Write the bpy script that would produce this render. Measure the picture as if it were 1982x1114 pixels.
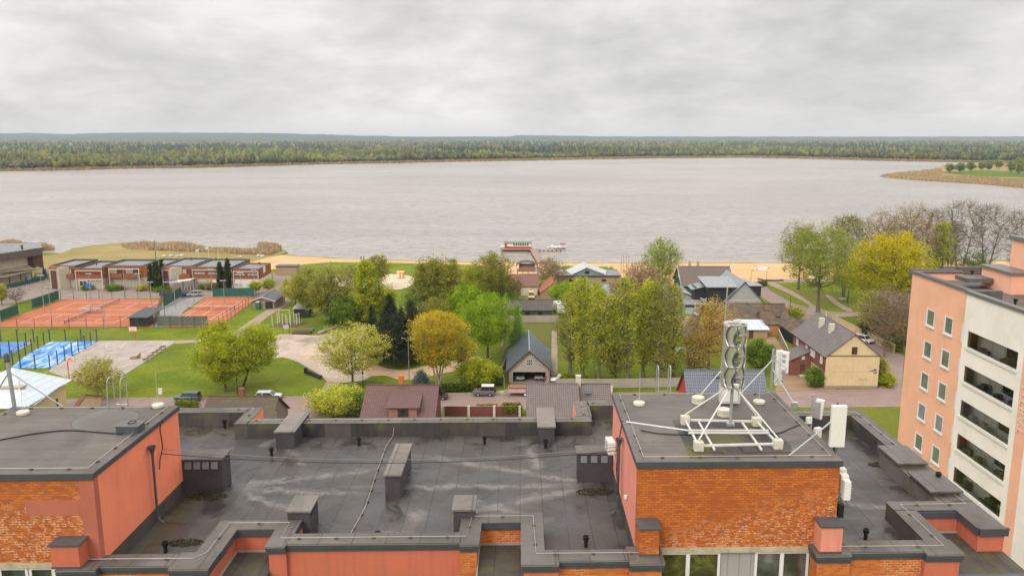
import bpy,math,random
import numpy as np
from mathutils import Matrix,Vector
random.seed(7)
rad=math.radians
SC=bpy.context.scene
COL=SC.collection
for _o in list(bpy.data.objects):
 bpy.data.objects.remove(_o)
FPX,CZ,YAW=1580.0,47.0,rad(0.58)
PITCH=math.atan(292.6/FPX)
cam_d=bpy.data.cameras.new('camera')
cam=bpy.data.objects.new('camera',cam_d)
COL.objects.link(cam)
cam.location=(0,0,CZ)
cam.rotation_euler=(math.pi/2-PITCH,0,YAW)
cam_d.sensor_fit='HORIZONTAL'
cam_d.sensor_width=36.0
cam_d.lens=36.0*FPX/1982.0
cam_d.clip_start=0.5
cam_d.clip_end=30000
SC.camera=cam
SC.render.resolution_x,SC.render.resolution_y=1024,575
W=bpy.data.worlds.new('World')
SC.world=W
W.use_nodes=True
SUN_EL,SUN_AZ=rad(38),rad(212)
def build_world():
 nt=W.node_tree
 N=nt.nodes
 L=nt.links
 N.clear()
 out=N.new('ShaderNodeOutputWorld')
 bg=N.new('ShaderNodeBackground')
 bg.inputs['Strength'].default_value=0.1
 L.new(bg.outputs[0],out.inputs[0])
 sky=N.new('ShaderNodeTexSky')
 sky.sky_type='NISHITA'
 sky.sun_disc=False
 sky.sun_elevation=SUN_EL
 sky.sun_rotation=SUN_AZ
 tc=N.new('ShaderNodeTexCoord')
 sep=N.new('ShaderNodeSeparateXYZ')
 L.new(tc.outputs['Generated'],sep.inputs[0])
 def math_(op,a,b=None,clamp=False):
  n=N.new('ShaderNodeMath')
  n.operation=op
  n.use_clamp=clamp
  for i,v in enumerate((a,b)):
   if v is None:
    continue
   if isinstance(v,(int,float)):
    n.inputs[i].default_value=v
   else:
    L.new(v,n.inputs[i])
  return n.outputs[0]
 zc=math_('MAXIMUM',sep.outputs[2],0.0)
 cb=N.new('ShaderNodeCombineXYZ')
 L.new(sep.outputs[0],cb.inputs[0])
 L.new(sep.outputs[1],cb.inputs[1])
 L.new(math_('MULTIPLY',zc,2.5),cb.inputs[2])
 def noise(scale,det,rough,dist,off):
  mp=N.new('ShaderNodeMapping')
  mp.inputs['Location'].default_value=(off,off*1.7,off*0.3)
  L.new(cb.outputs[0],mp.inputs[0])
  n=N.new('ShaderNodeTexNoise')
  n.inputs['Scale'].default_value=scale
  n.inputs['Detail'].default_value=det
  n.inputs['Roughness'].default_value=rough
  n.inputs['Distortion'].default_value=dist
  L.new(mp.outputs[0],n.inputs['Vector'])
  return n.outputs[0]
 a=noise(3.0,8,0.58,0.25,5.3)
 b=noise(9.0,9,0.6,0.3,8.4)
 m=math_('ADD',math_('MULTIPLY',a,0.66),math_('MULTIPLY',b,0.34))
 ramp=N.new('ShaderNodeValToRGB')
 el=ramp.color_ramp.elements
 el[0].position=0.38
 el[0].color=(0.60,0.59,0.58,1)
 el[1].position=0.60
 el[1].color=(0.92,0.90,0.88,1)
 e=el.new(0.49)
 e.color=(0.755,0.74,0.72,1)
 L.new(m,ramp.inputs[0])
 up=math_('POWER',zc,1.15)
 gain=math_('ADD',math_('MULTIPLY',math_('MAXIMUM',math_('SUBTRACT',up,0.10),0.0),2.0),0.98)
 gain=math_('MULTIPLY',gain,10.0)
 hz=N.new('ShaderNodeMix')
 hz.data_type='RGBA'
 hz.inputs['B'].default_value=(0.72,0.71,0.695,1)
 hzf=math_('MULTIPLY',math_('SUBTRACT',1.0,math_('MULTIPLY',zc,40.0),True),0.7)
 L.new(hzf,hz.inputs['Factor'])
 L.new(ramp.outputs[0],hz.inputs['A'])
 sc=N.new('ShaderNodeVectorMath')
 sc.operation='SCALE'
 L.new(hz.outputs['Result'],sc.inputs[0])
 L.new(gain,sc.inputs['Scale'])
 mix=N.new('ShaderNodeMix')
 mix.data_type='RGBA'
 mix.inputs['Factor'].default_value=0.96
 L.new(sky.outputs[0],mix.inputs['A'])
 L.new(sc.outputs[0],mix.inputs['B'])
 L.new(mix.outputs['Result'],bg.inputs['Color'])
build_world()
sun_d=bpy.data.lights.new('sun','SUN')
sun_d.energy=2.0
sun_d.angle=rad(28)
sun_d.color=(1.0,0.95,0.88)
sun=bpy.data.objects.new('sun',sun_d)
COL.objects.link(sun)
sun.rotation_euler=Vector((-math.sin(SUN_AZ)*math.cos(SUN_EL),-math.cos(SUN_AZ)*math.cos(SUN_EL),-math.sin(SUN_EL))).to_track_quat('-Z','Y').to_euler()
SC.view_settings.view_transform='Standard'
SC.view_settings.look='None'
SC.view_settings.exposure=0.05
SC.view_settings.gamma=1.0
SC.cycles.max_bounces=5
SC.cycles.transparent_max_bounces=6
SC.cycles.diffuse_bounces=3
_sp,_cp=math.sin(PITCH),math.cos(PITCH)
def ray(px,py):
 a=(px-991)/FPX
 v=(py-557)/FPX
 x,y,z=a,_cp-v*_sp,-(v*_cp+_sp)
 return(x*math.cos(YAW)-y*math.sin(YAW),x*math.sin(YAW)+y*math.cos(YAW),z)
def g(px,py,z=0.0):
 r=ray(px,py)
 t=(z-CZ)/r[2]
 return(r[0]*t,r[1]*t)
def atY(px,py,Y):
 r=ray(px,py)
 t=Y/r[1]
 return(r[0]*t,CZ+r[2]*t)
def atX(px,py,X):
 r=ray(px,py)
 t=X/r[0]
 return(r[1]*t,CZ+r[2]*t)
def pxm(y):
 return FPX/(y*1.03)
class MB:
 def __init__(s,shear=0.0):
  s.v=[]
  s.f=[]
  s.shear=shear
 def add(s,vs,fs):
  n=len(s.v)
  s.v+=[tuple(p)for p in vs]
  s.f+=[tuple(i+n for i in f)for f in fs]
  return s
 def box(s,x0,x1,y0,y1,z0,z1):
  if x0>x1:x0,x1=x1,x0
  if y0>y1:y0,y1=y1,y0
  if z0>z1:z0,z1=z1,z0
  return s.add([(x0,y0,z0),(x1,y0,z0),(x1,y1,z0),(x0,y1,z0),(x0,y0,z1),(x1,y0,z1),(x1,y1,z1),(x0,y1,z1)],[(0,3,2,1),(4,5,6,7),(0,1,5,4),(1,2,6,5),(2,3,7,6),(3,0,4,7)])
 def obox(s,c,size,rz=0,rx=0,ry=0):
  M_=Matrix.Translation(c)@Matrix.Rotation(rz,4,'Z')@Matrix.Rotation(ry,4,'Y')@Matrix.Rotation(rx,4,'X')
  hx,hy,hz=size[0]/2,size[1]/2,size[2]/2
  vs=[M_@Vector(p)for p in[(-hx,-hy,-hz),(hx,-hy,-hz),(hx,hy,-hz),(-hx,hy,-hz),(-hx,-hy,hz),(hx,-hy,hz),(hx,hy,hz),(-hx,hy,hz)]]
  return s.add(vs,[(0,3,2,1),(4,5,6,7),(0,1,5,4),(1,2,6,5),(2,3,7,6),(3,0,4,7)])
 def beam(s,a,b,w,h=None,up=(0,0,1)):
  h=h or w
  a,b=Vector(a),Vector(b)
  d=(b-a).normalized()
  u=Vector(up)
  if abs(d.dot(u))>0.98:u=Vector((1,0,0))
  r=d.cross(u).normalized()*(w/2)
  u=r.cross(d).normalized()*(h/2)
  vs=[a-r-u,a+r-u,a+r+u,a-r+u,b-r-u,b+r-u,b+r+u,b-r+u]
  return s.add(vs,[(0,1,2,3),(7,6,5,4),(0,4,5,1),(1,5,6,2),(2,6,7,3),(3,7,4,0)])
 def quad(s,*p):
  return s.add(p,[tuple(range(len(p)))])
 def slab(s,pts,t):
  P=[Vector(p)for p in pts]
  n=Vector((0,0,0))
  for i in range(len(P)):
   a,b=P[i],P[(i+1)%len(P)]
   n+=Vector(((a.y-b.y)*(a.z+b.z),(a.z-b.z)*(a.x+b.x),(a.x-b.x)*(a.y+b.y)))
  n.normalize()
  if n.z<0:
   P.reverse()
   n=-n
  k=len(P)
  Q=[p-n*t for p in P]
  return s.add(P+Q,[tuple(range(k)),tuple(range(2*k-1,k-1,-1))]+[(i,i+k,(i+1)%k+k,(i+1)%k)for i in range(k)])
 def prism(s,pts,z0,z1):
  a=sum(pts[i][0]*pts[(i+1)%len(pts)][1]-pts[(i+1)%len(pts)][0]*pts[i][1]for i in range(len(pts)))
  if a<0:pts=pts[::-1]
  k=len(pts)
  return s.add([(p[0],p[1],z0)for p in pts]+[(p[0],p[1],z1)for p in pts],[tuple(range(k-1,-1,-1)),tuple(range(k,2*k))]+[(i,(i+1)%k,(i+1)%k+k,i+k)for i in range(k)])
 def cyl(s,a,b,r0,r1=None,n=8,cap=True):
  r1=r0 if r1 is None else r1
  a,b=Vector(a),Vector(b)
  d=(b-a).normalized()
  u=Vector((0,0,1))if abs(d.z)<0.9 else Vector((1,0,0))
  p=d.cross(u).normalized()
  q=d.cross(p)
  vs=[]
  for c,r in((a,r0),(b,r1)):
   for i in range(n):
    t=2*math.pi*i/n
    vs.append(c+(p*math.cos(t)+q*math.sin(t))*r)
  fs=[(i,i+n,(i+1)%n+n,(i+1)%n)for i in range(n)]
  if cap:fs+=[tuple(range(n)),tuple(range(2*n-1,n-1,-1))]
  return s.add(vs,fs)
 def tube(s,pts,r,n=6):
  P=[Vector(p)for p in pts]
  vs,fs=[],[]
  for i,p in enumerate(P):
   d=(P[min(i+1,len(P)-1)]-P[max(i-1,0)]).normalized()
   u=Vector((0,0,1))if abs(d.z)<0.9 else Vector((1,0,0))
   a=d.cross(u).normalized()
   b=d.cross(a)
   rr=r[i]if isinstance(r,(list,tuple))else r
   for k in range(n):
    t=2*math.pi*k/n
    vs.append(p+(a*math.cos(t)+b*math.sin(t))*rr)
  for i in range(len(P)-1):
   for k in range(n):
    fs.append((i*n+k,(i+1)*n+k,(i+1)*n+(k+1)%n,i*n+(k+1)%n))
  fs+=[tuple(range(n)),tuple(range(len(P)*n-1,(len(P)-1)*n-1,-1))]
  return s.add(vs,fs)
 def lathe(s,c,prof,n=12):
  vs,fs=[],[]
  for r,z in prof:
   for k in range(n):
    t=2*math.pi*k/n
    vs.append((c[0]+r*math.cos(t),c[1]+r*math.sin(t),c[2]+z))
  for i in range(len(prof)-1):
   for k in range(n):
    fs.append((i*n+k,i*n+(k+1)%n,(i+1)*n+(k+1)%n,(i+1)*n+k))
  fs+=[tuple(range(n-1,-1,-1)),tuple(range((len(prof)-1)*n,len(prof)*n))]
  return s.add(vs,fs)
 def ball(s,c,r,n=10,m=6,sz=1.0):
  prof=[(r*math.sin(math.pi*j/m)+1e-4,-r*sz*math.cos(math.pi*j/m))for j in range(m+1)]
  return s.lathe(c,prof,n)
 def build(s,name,mat=None,parent=None,smooth=False,local=False):
  V=s.v
  if s.shear:
   V=[(x,y+s.shear*x,z)for x,y,z in V]
  me=bpy.data.meshes.new(name)
  o=bpy.data.objects.new(name,me)
  if parent is not None:
   top=parent
   while top.parent:top=top.parent
   o.parent=parent
   if not local:
    MI=(Matrix.Translation(top.location)@top.rotation_euler.to_matrix().to_4x4()).inverted()
    if top.type=='EMPTY' or True:
     V=[tuple(MI@Vector(p))for p in V]
  elif not local:
   xs=[p[0]for p in V];ys=[p[1]for p in V];zs=[p[2]for p in V]
   c=((min(xs)+max(xs))/2,(min(ys)+max(ys))/2,min(zs))
   V=[(p[0]-c[0],p[1]-c[1],p[2]-c[2])for p in V]
   o.location=c
  me.from_pydata([tuple(p)for p in V],[],s.f)
  me.update()
  if smooth:
   me.polygons.foreach_set('use_smooth',[True]*len(me.polygons))
  if mat:me.materials.append(mat)
  COL.objects.link(o)
  return o
def thing(name,label,cat,loc=(0,0,0),rz=0.0,group=None):
 o=bpy.data.objects.new(name,None)
 o.empty_display_size=0.5
 COL.objects.link(o)
 o.location=(loc[0],loc[1],loc[2]if len(loc)>2 else 0)
 o.rotation_euler=(0,0,rz)
 return tag(o,label,cat,group)
def tag(o,label,cat,group=None):
 o['label']=label
 o['category']=cat
 if group:o['group']=group
 return o
def struct(o,kind='structure',label=None):
 o['kind']=kind
 if label:o['label']=label
 return o
def dup(root,loc,rz=None,label=None):
 r=root.copy()
 COL.objects.link(r)
 r.location=(loc[0],loc[1],loc[2]if len(loc)>2 else 0)
 if rz is not None:r.rotation_euler=(0,0,rz)
 if label:r['label']=label
 for ch in root.children:
  c=ch.copy()
  COL.objects.link(c)
  c.parent=r
  for gch in ch.children:
   d=gch.copy()
   COL.objects.link(d)
   d.parent=c
 return r
class NB:
 def __init__(s,name):
  s.m=bpy.data.materials.new(name)
  s.m.use_nodes=True
  s.nt=s.m.node_tree
  s.N=s.nt.nodes
  s.L=s.nt.links
  s.b=s.N.get('Principled BSDF')
  s.pos=None
 def n(s,t,**kw):
  x=s.N.new(t)
  for k,v in kw.items():setattr(x,k,v)
  return x
 def put(s,sock,v):
  if v is None:return
  if hasattr(v,'is_linked')or hasattr(v,'links'):
   s.L.new(v,sock)
  else:
   if isinstance(v,tuple)and len(v)==3 and sock.type=='RGBA':v=v+(1,)
   sock.default_value=v
 def P(s,world=True):
  if world:
   return s.n('ShaderNodeNewGeometry').outputs['Position']
  return s.n('ShaderNodeTexCoord').outputs['Object']
 def sep(s,v):
  x=s.n('ShaderNodeSeparateXYZ')
  s.put(x.inputs[0],v)
  return x.outputs
 def comb(s,x,y,z=0.0):
  c=s.n('ShaderNodeCombineXYZ')
  s.put(c.inputs[0],x);s.put(c.inputs[1],y);s.put(c.inputs[2],z)
  return c.outputs[0]
 def m_(s,op,a,b=None,c=None,clamp=False):
  x=s.n('ShaderNodeMath',operation=op,use_clamp=clamp)
  s.put(x.inputs[0],a);s.put(x.inputs[1],b)
  if c is not None:s.put(x.inputs[2],c)
  return x.outputs[0]
 def noise(s,v,scale,det=3,rough=0.5,dist=0.0,stretch=None):
  if stretch:
   mp=s.n('ShaderNodeMapping')
   mp.inputs['Scale'].default_value=stretch
   s.put(mp.inputs[0],v)
   v=mp.outputs[0]
  x=s.n('ShaderNodeTexNoise')
  s.put(x.inputs['Vector'],v)
  s.put(x.inputs['Scale'],float(scale)if not hasattr(scale,'links')else scale)
  x.inputs['Detail'].default_value=det
  x.inputs['Roughness'].default_value=rough
  x.inputs['Distortion'].default_value=dist
  return x.outputs[0]
 def ramp(s,f,*st):
  r=s.n('ShaderNodeValToRGB')
  e=r.color_ramp.elements
  while len(e)<len(st):e.new(0.5)
  for i,(p,c)in enumerate(st):
   e[i].position=p
   if isinstance(c,(int,float)):c=(c,c,c)
   e[i].color=tuple(c)+(1,)
  s.put(r.inputs[0],f)
  return r.outputs[0]
 def mix(s,f,a,b,mode='MIX'):
  x=s.n('ShaderNodeMix',data_type='RGBA',blend_type=mode)
  s.put(x.inputs['Factor'],f);s.put(x.inputs['A'],a);s.put(x.inputs['B'],b)
  return x.outputs['Result']
 def step(s,f,lo,hi):
  x=s.n('ShaderNodeMapRange')
  s.put(x.inputs[0],f)
  x.inputs[1].default_value=lo;x.inputs[2].default_value=hi
  return x.outputs[0]
 def bump(s,h,st=0.3,dist=0.02):
  x=s.n('ShaderNodeBump')
  x.inputs['Strength'].default_value=st
  x.inputs['Distance'].default_value=dist
  s.put(x.inputs['Height'],h)
  s.L.new(x.outputs[0],s.b.inputs['Normal'])
 def done(s,col=None,rough=None,metal=None,spec=None):
  s.put(s.b.inputs['Base Color'],col)
  s.put(s.b.inputs['Roughness'],rough)
  s.put(s.b.inputs['Metallic'],metal)
  s.put(s.b.inputs['Specular IOR Level'],spec)
  return s.m
def sc3(c,k):return tuple(min(1.0,x*k)for x in c)
_mc={}
def plain(name,col,rough=0.8,var=0.12,scale=2.0,bump=0.0,bs=20.0,metal=0.0,world=True,spec=0.4,stretch=None):
 if name in _mc:return _mc[name]
 b=NB(name)
 p=b.P(world)
 n1=b.noise(p,scale,4,0.6,0.3,stretch)
 c=b.ramp(n1,(0.25,sc3(col,1-var*1.6)),(0.5,col),(0.75,sc3(col,1+var)))
 n2=b.noise(p,scale*9,3)
 c=b.mix(0.25,c,b.ramp(n2,(0.3,sc3(col,1-var*2)),(0.7,sc3(col,1+var*1.5))))
 if bump:b.bump(b.noise(p,bs,3),bump,0.02)
 _mc[name]=b.done(c,rough,metal,spec)
 return _mc[name]
def brick_mat(name,c1,c2,mortar,bw=0.26,bh=0.1,ms=0.012,eff=0.0,stain=0.25,effz=None,smooth=0.15):
 if name in _mc:return _mc[name]
 b=NB(name)
 p=b.P()
 x,y,z=b.sep(p)
 vec=b.comb(b.m_('ADD',x,y),z)
 t=b.n('ShaderNodeTexBrick')
 t.offset=0.5
 b.put(t.inputs['Vector'],vec)
 t.inputs['Scale'].default_value=1.0
 t.inputs['Brick Width'].default_value=bw
 t.inputs['Row Height'].default_value=bh
 t.inputs['Mortar Size'].default_value=ms
 t.inputs['Mortar Smooth'].default_value=smooth
 t.inputs['Bias'].default_value=0.0
 t.inputs['Color1'].default_value=c1+(1,)
 t.inputs['Color2'].default_value=c2+(1,)
 big=b.noise(p,0.7,4,0.6,0.5)
 col=b.mix(b.m_('MULTIPLY',b.step(big,0.35,0.7),stain*1.4,clamp=True),t.outputs['Color'],sc3(c2,0.85))
 mcol=mortar
 if eff:
  jit=b.noise(p,5.0,3,0.7)
  pat=b.noise(p,0.55,3,0.6,0.4)
  k=b.m_('MULTIPLY',b.step(pat,0.46,0.56),b.step(jit,0.40,0.5))
  if effz:
   zz=b.m_('SUBTRACT',b.m_('ADD',z,b.m_('MULTIPLY',pat,1.6)),b.m_('MULTIPLY',x,effz[2]))
   k=b.m_('MULTIPLY',b.step(jit,0.49,0.56),b.step(zz,effz[0],effz[1]))
  k=b.m_('MULTIPLY',k,eff,clamp=True)
  mcol=b.mix(k,mortar,(0.54,0.40,0.27))
  bloom=b.m_('MULTIPLY',b.step(b.noise(p,2.2,4,0.7),0.58,0.72),0.35)
  col=b.mix(bloom,col,(0.42,0.2,0.1))
 t.inputs['Mortar'].default_value=(0,0,0,1)
 col=b.mix(t.outputs['Fac'],col,mcol)
 b.bump(b.m_('SUBTRACT',b.m_('MULTIPLY',b.noise(p,60,2),0.3),t.outputs['Fac']),0.5,0.008)
 _mc[name]=b.done(col,0.85,None,0.3)
 return _mc[name]
def tiles(name,c1,c2,bw=0.3,bh=0.35,ms=0.03,ax='x',moss=0.0,mosscol=(0.13,0.12,0.025),rough=0.6,world=False,stain=0.3,slope=1.1):
 """roof covering laid in rows; ax is the horizontal axis of the rows"""
 key=name
 if key in _mc:return _mc[key]
 b=NB(name)
 p=b.P(world)
 x,y,z=b.sep(p)
 vec=b.comb(x,b.m_('MULTIPLY',y,slope))if ax=='x' else b.comb(y,b.m_('MULTIPLY',x,slope))
 t=b.n('ShaderNodeTexBrick')
 t.offset=0.0
 b.put(t.inputs['Vector'],vec)
 t.inputs['Scale'].default_value=1.0
 t.inputs['Brick Width'].default_value=bw
 t.inputs['Row Height'].default_value=bh
 t.inputs['Mortar Size'].default_value=ms
 t.inputs['Mortar Smooth'].default_value=0.6
 t.inputs['Color1'].default_value=c1+(1,)
 t.inputs['Color2'].default_value=c2+(1,)
 t.inputs['Mortar'].default_value=sc3(c1,0.45)+(1,)
 col=b.mix(b.m_('MULTIPLY',b.step(b.noise(p,0.5,4,0.6,0.5),0.35,0.75),stain,clamp=True),t.outputs['Color'],sc3(c2,0.6))
 if moss:
  k=b.m_('MULTIPLY',b.step(b.noise(p,0.9,6,0.72,0.6),0.62-moss*0.3,0.78-moss*0.3),0.95)
  mc=b.ramp(b.noise(p,4.0,4,0.7),(0.3,sc3(mosscol,0.5)),(0.7,sc3(mosscol,1.5)))
  col=b.mix(k,col,mc)
 b.bump(b.m_('SUBTRACT',1.0,t.outputs['Fac']),0.6,0.03)
 _mc[key]=b.done(col,rough,None,0.4)
 return _mc[key]
def seams(name,col,pitch=0.5,ax='x',rough=0.35,metal=0.3,world=False,dirt=0.25):
 if name in _mc:return _mc[name]
 b=NB(name)
 p=b.P(world)
 x,y,z=b.sep(p)
 f=b.m_('FRACT',b.m_('DIVIDE',x if ax=='x' else y,pitch))
 k=b.m_('GREATER_THAN',f,0.88)
 n1=b.noise(p,0.8,5,0.6,0.5,(1,1,1))
 c=b.ramp(n1,(0.3,sc3(col,1-dirt)),(0.7,sc3(col,1.08)))
 c=b.mix(b.m_('MULTIPLY',k,0.45),c,sc3(col,0.5))
 b.bump(k,0.5,0.03)
 _mc[name]=b.done(c,rough,metal,0.5)
 return _mc[name]
def glass_mat(name='window_glass',col=(0.03,0.035,0.035),rough=0.08):
 if name in _mc:return _mc[name]
 b=NB(name)
 p=b.P()
 c=b.ramp(b.noise(p,0.9,3,0.6,1.0),(0.35,sc3(col,0.4)),(0.5,col),(0.68,sc3(col,2.6)))
 _mc[name]=b.done(c,rough,0.0,0.8)
 return _mc[name]
# ================================================================== SETTING
def m_grass(name,c1,c2,c3,sc=0.12,mow=0.0):
 b=NB(name)
 p=b.P()
 a=b.noise(p,sc,6,0.62,0.4)
 f=b.noise(p,1.6,5,0.7)
 c=b.ramp(a,(0.33,c1),(0.5,c2),(0.68,c3))
 c=b.mix(0.45,c,b.ramp(f,(0.3,sc3(c1,0.55)),(0.7,sc3(c2,1.25))))
 b.bump(b.noise(p,6.0,4,0.8),0.9,0.15)
 return b.done(c,0.95,None,0.1)
M_GRASS=m_grass('lawn_grass',(0.085,0.125,0.016),(0.11,0.155,0.017),(0.155,0.185,0.022))
M_MEADOW=m_grass('meadow_grass',(0.22,0.19,0.06),(0.30,0.235,0.095),(0.42,0.31,0.16),0.05)
M_ROUGH=m_grass('rough_grass',(0.13,0.12,0.035),(0.125,0.135,0.03),(0.17,0.14,0.06),0.2)
def m_sand(name,c1,c2,sc=0.3):
 b=NB(name)
 p=b.P()
 c=b.ramp(b.noise(p,sc,6,0.65,0.6,(0.4,1,1)),(0.3,c1),(0.7,c2))
 b.bump(b.noise(p,3,5,0.7),0.5,0.08)
 return b.done(c,0.9,None,0.2)
M_SAND=m_sand('beach_sand',(0.46,0.27,0.125),(0.62,0.41,0.21))
M_PSAND=m_sand('pale_sand',(0.50,0.40,0.27),(0.60,0.49,0.34))
M_DIRT=m_sand('bare_soil',(0.20,0.13,0.075),(0.33,0.22,0.13))
def m_asph(name,c1,c2,sc=0.25,wet=0.0,fine=0.12):
 b=NB(name)
 p=b.P()
 a=b.noise(p,sc,6,0.6,0.8)
 c=b.ramp(a,(0.3,c1),(0.7,c2))
 f=b.noise(p,2.3,6,0.75)
 c=b.mix(fine*2,c,b.ramp(f,(0.35,sc3(c1,0.6)),(0.65,sc3(c2,1.15))))
 r=0.85
 if wet:
  k=b.step(b.noise(p,sc*1.6,4,0.5,1.0),0.5,0.62)
  r=b.m_('SUBTRACT',0.85,b.m_('MULTIPLY',k,wet))
  c=b.mix(b.m_('MULTIPLY',k,0.35),c,sc3(c1,0.5))
 b.bump(b.noise(p,12,3),0.3,0.02)
 return b.done(c,r,None,0.4)
M_STREET=m_asph('street_asphalt',(0.215,0.145,0.125),(0.29,0.205,0.18))
M_LOT=m_asph('forecourt_asphalt',(0.19,0.145,0.12),(0.28,0.22,0.185),0.2)
M_GREYA=m_asph('wet_grey_asphalt',(0.20,0.185,0.175),(0.29,0.27,0.25),0.25,0.5)
M_COURT=m_asph('court_asphalt',(0.30,0.25,0.215),(0.42,0.355,0.31),0.22,0.25,0.2)
M_SKATE=m_asph('skate_concrete',(0.30,0.225,0.165),(0.56,0.45,0.37),0.13,0.5,0.16)
M_TRACK=m_asph('sandy_concrete',(0.42,0.28,0.16),(0.52,0.36,0.22),0.2,0.1,0.1)
M_PATH=m_asph('gravel_path',(0.24,0.175,0.12),(0.36,0.275,0.20),0.4)
M_CLAY=m_asph('clay_surface',(0.36,0.095,0.036),(0.47,0.135,0.052),0.16,0.2,0.12)
M_LINE=plain('line_paint',(0.68,0.56,0.48),0.8,0.15,1.0)
M_BLUE=m_asph('blue_turf',(0.035,0.14,0.42),(0.10,0.26,0.55),0.16,0.1,0.1)
def m_bluew():
 b=NB('worn_blue_turf')
 p=b.P()
 x,y,z=b.sep(p)
 v=b.comb(b.m_('ADD',b.m_('MULTIPLY',x,0.5),b.m_('MULTIPLY',y,0.1)),b.m_('MULTIPLY',b.m_('SUBTRACT',y,x),0.16))
 k=b.noise(v,1.1,5,0.6,0.8)
 c=b.ramp(k,(0.36,(0.03,0.16,0.46)),(0.5,(0.13,0.30,0.58)),(0.62,(0.42,0.52,0.65)),(0.74,(0.55,0.56,0.58)))
 return b.done(c,0.85,None,0.2)
M_BLUEW=m_bluew()
SHORE=[(-500,472),(-60,478),(60,480),(80,489),(124,489.5),(140,481),(180,475),(250,469),(400,478),(500,482),(548,483),(557,488),(546,492.5),(570,494.5),(650,499.5),(760,503),(900,506.5),(1050,508),(1250,508.5),(1520,508),(1760,506),(2200,502)]
_sh=[g(x,y,0)for x,y in SHORE]
_pts=[]
for i in range(len(_sh)-1):
 a,b_=Vector(_sh[i]),Vector(_sh[i+1])
 k=max(2,int((b_-a).length/4))
 for j in range(k):
  q=a.lerp(b_,j/k)
  w=0.0 if q.y<290 else 0.7
  _pts.append((q.x,q.y+w*math.sin(q.x*0.31)*math.sin(q.x*0.07+1)+random.uniform(-.2,.2)))
_pts.append(_sh[-1])
near=_pts+[(900,250),(900,-400),(-900,-400),(-900,300)]
mb=MB()
mb.add([(x,y,0)for x,y in near]+[(x,y,-1.5)for x,y in near],[tuple(range(len(near)-1,-1,-1))]+[(i,(i+1)%len(near),(i+1)%len(near)+len(near),i+len(near))for i in range(len(near))])
def bground():
 b=NB('park_ground')
 p=b.P()
 x,y,z=b.sep(p)
 a=b.noise(p,0.10,6,0.62,0.4)
 f=b.noise(p,1.4,6,0.75)
 c=b.ramp(a,(0.36,(0.095,0.15,0.008)),(0.5,(0.15,0.21,0.010)),(0.62,(0.235,0.265,0.018)))
 c=b.mix(0.5,c,b.ramp(f,(0.36,(0.05,0.08,0.008)),(0.64,(0.21,0.235,0.025))))
 br=b.noise(p,0.045,5,0.6,0.5)
 east=b.step(x,30,60)
 k=b.m_('MULTIPLY',b.step(br,0.5,0.62),b.m_('ADD',0.25,b.m_('MULTIPLY',east,0.45)))
 c=b.mix(k,c,b.ramp(f,(0.3,(0.15,0.11,0.045)),(0.7,(0.21,0.165,0.06))))
 c=b.mix(b.m_('MULTIPLY',b.step(b.noise(p,0.32,6,0.72,1.2),0.56,0.68),0.45),c,(0.21,0.19,0.045))
 b.bump(b.noise(p,3.0,6,0.8),1.0,0.25)
 return b.done(c,0.95,None,0.1)
struct(mb.build('ground',bground()))
def m_lake():
 b=NB('lake_water')
 p=b.P()
 x,y,z=b.sep(p)
 w1=b.noise(p,0.55,4,0.62,0.6,(0.33,1.0,1))
 w2=b.noise(p,0.10,4,0.6,0.5,(0.3,1,1))
 w3=b.noise(p,0.02,3,0.6,0.5,(0.22,1,1))
 h=b.m_('ADD',b.m_('MULTIPLY',w1,0.55),b.m_('ADD',b.m_('MULTIPLY',w2,1.1),b.m_('MULTIPLY',w3,1.0)))
 gust=b.noise(p,0.006,4,0.6,0.8,(0.4,1,1))
 c=b.ramp(gust,(0.35,(0.27,0.235,0.21)),(0.65,(0.38,0.335,0.30)))
 c=b.mix(b.m_('MULTIPLY',b.step(w1,0.44,0.60),0.62),c,(0.13,0.115,0.10))
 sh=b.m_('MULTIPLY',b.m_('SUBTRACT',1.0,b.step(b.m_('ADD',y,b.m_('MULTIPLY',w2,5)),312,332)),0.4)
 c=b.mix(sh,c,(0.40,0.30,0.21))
 b.bump(h,1.0,0.7)
 m=b.done(c,0.22,0.0,0.5)
 b.b.inputs['IOR'].default_value=1.33
 return m
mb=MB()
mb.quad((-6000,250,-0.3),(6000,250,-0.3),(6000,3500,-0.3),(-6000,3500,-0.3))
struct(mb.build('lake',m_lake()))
FAR=[(-900,352),(-300,338),(0,331),(120,329.5),(250,326),(380,324.5),(500,321.5),(640,317.5),(760,315.5),(900,312.5),(1000,311),(1100,309),(1250,306.5),(1450,305),(1600,308),(1700,311),(1830,313.5),(1900,315),(2100,316),(2600,318)]
_far=[g(x,y,0)for x,y in FAR]
mb=MB()
fl=_far+[(9000,_far[-1][1]),(12500,11400),(-12500,11400),(-9000,_far[0][1])]
mb.add([(x,y,0.0)for x,y in fl]+[(x,y,-1.0)for x,y in fl],[tuple(range(len(fl)-1,-1,-1))]+[(i,(i+1)%len(fl),(i+1)%len(fl)+len(fl),i+len(fl))for i in range(len(fl))])
M_FARLAND=m_grass('far_fields',(0.12,0.12,0.04),(0.14,0.16,0.04),(0.2,0.17,0.07),0.002)
struct(mb.build('far_shore',M_FARLAND))
PEN=[(1703,341),(1711,337),(1740,333),(1800,329),(1822,322),(1850,318.5),(1990,316.5),(2600,316),(2600,420),(2150,378),(1982,363.5),(1900,356),(1840,351),(1760,347.5),(1720,344.5)]
_pen=[g(x,y,0)for x,y in PEN]
mb=MB()
mb.prism(_pen,-1.0,0.25)
struct(mb.build('peninsula',M_MEADOW))
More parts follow.
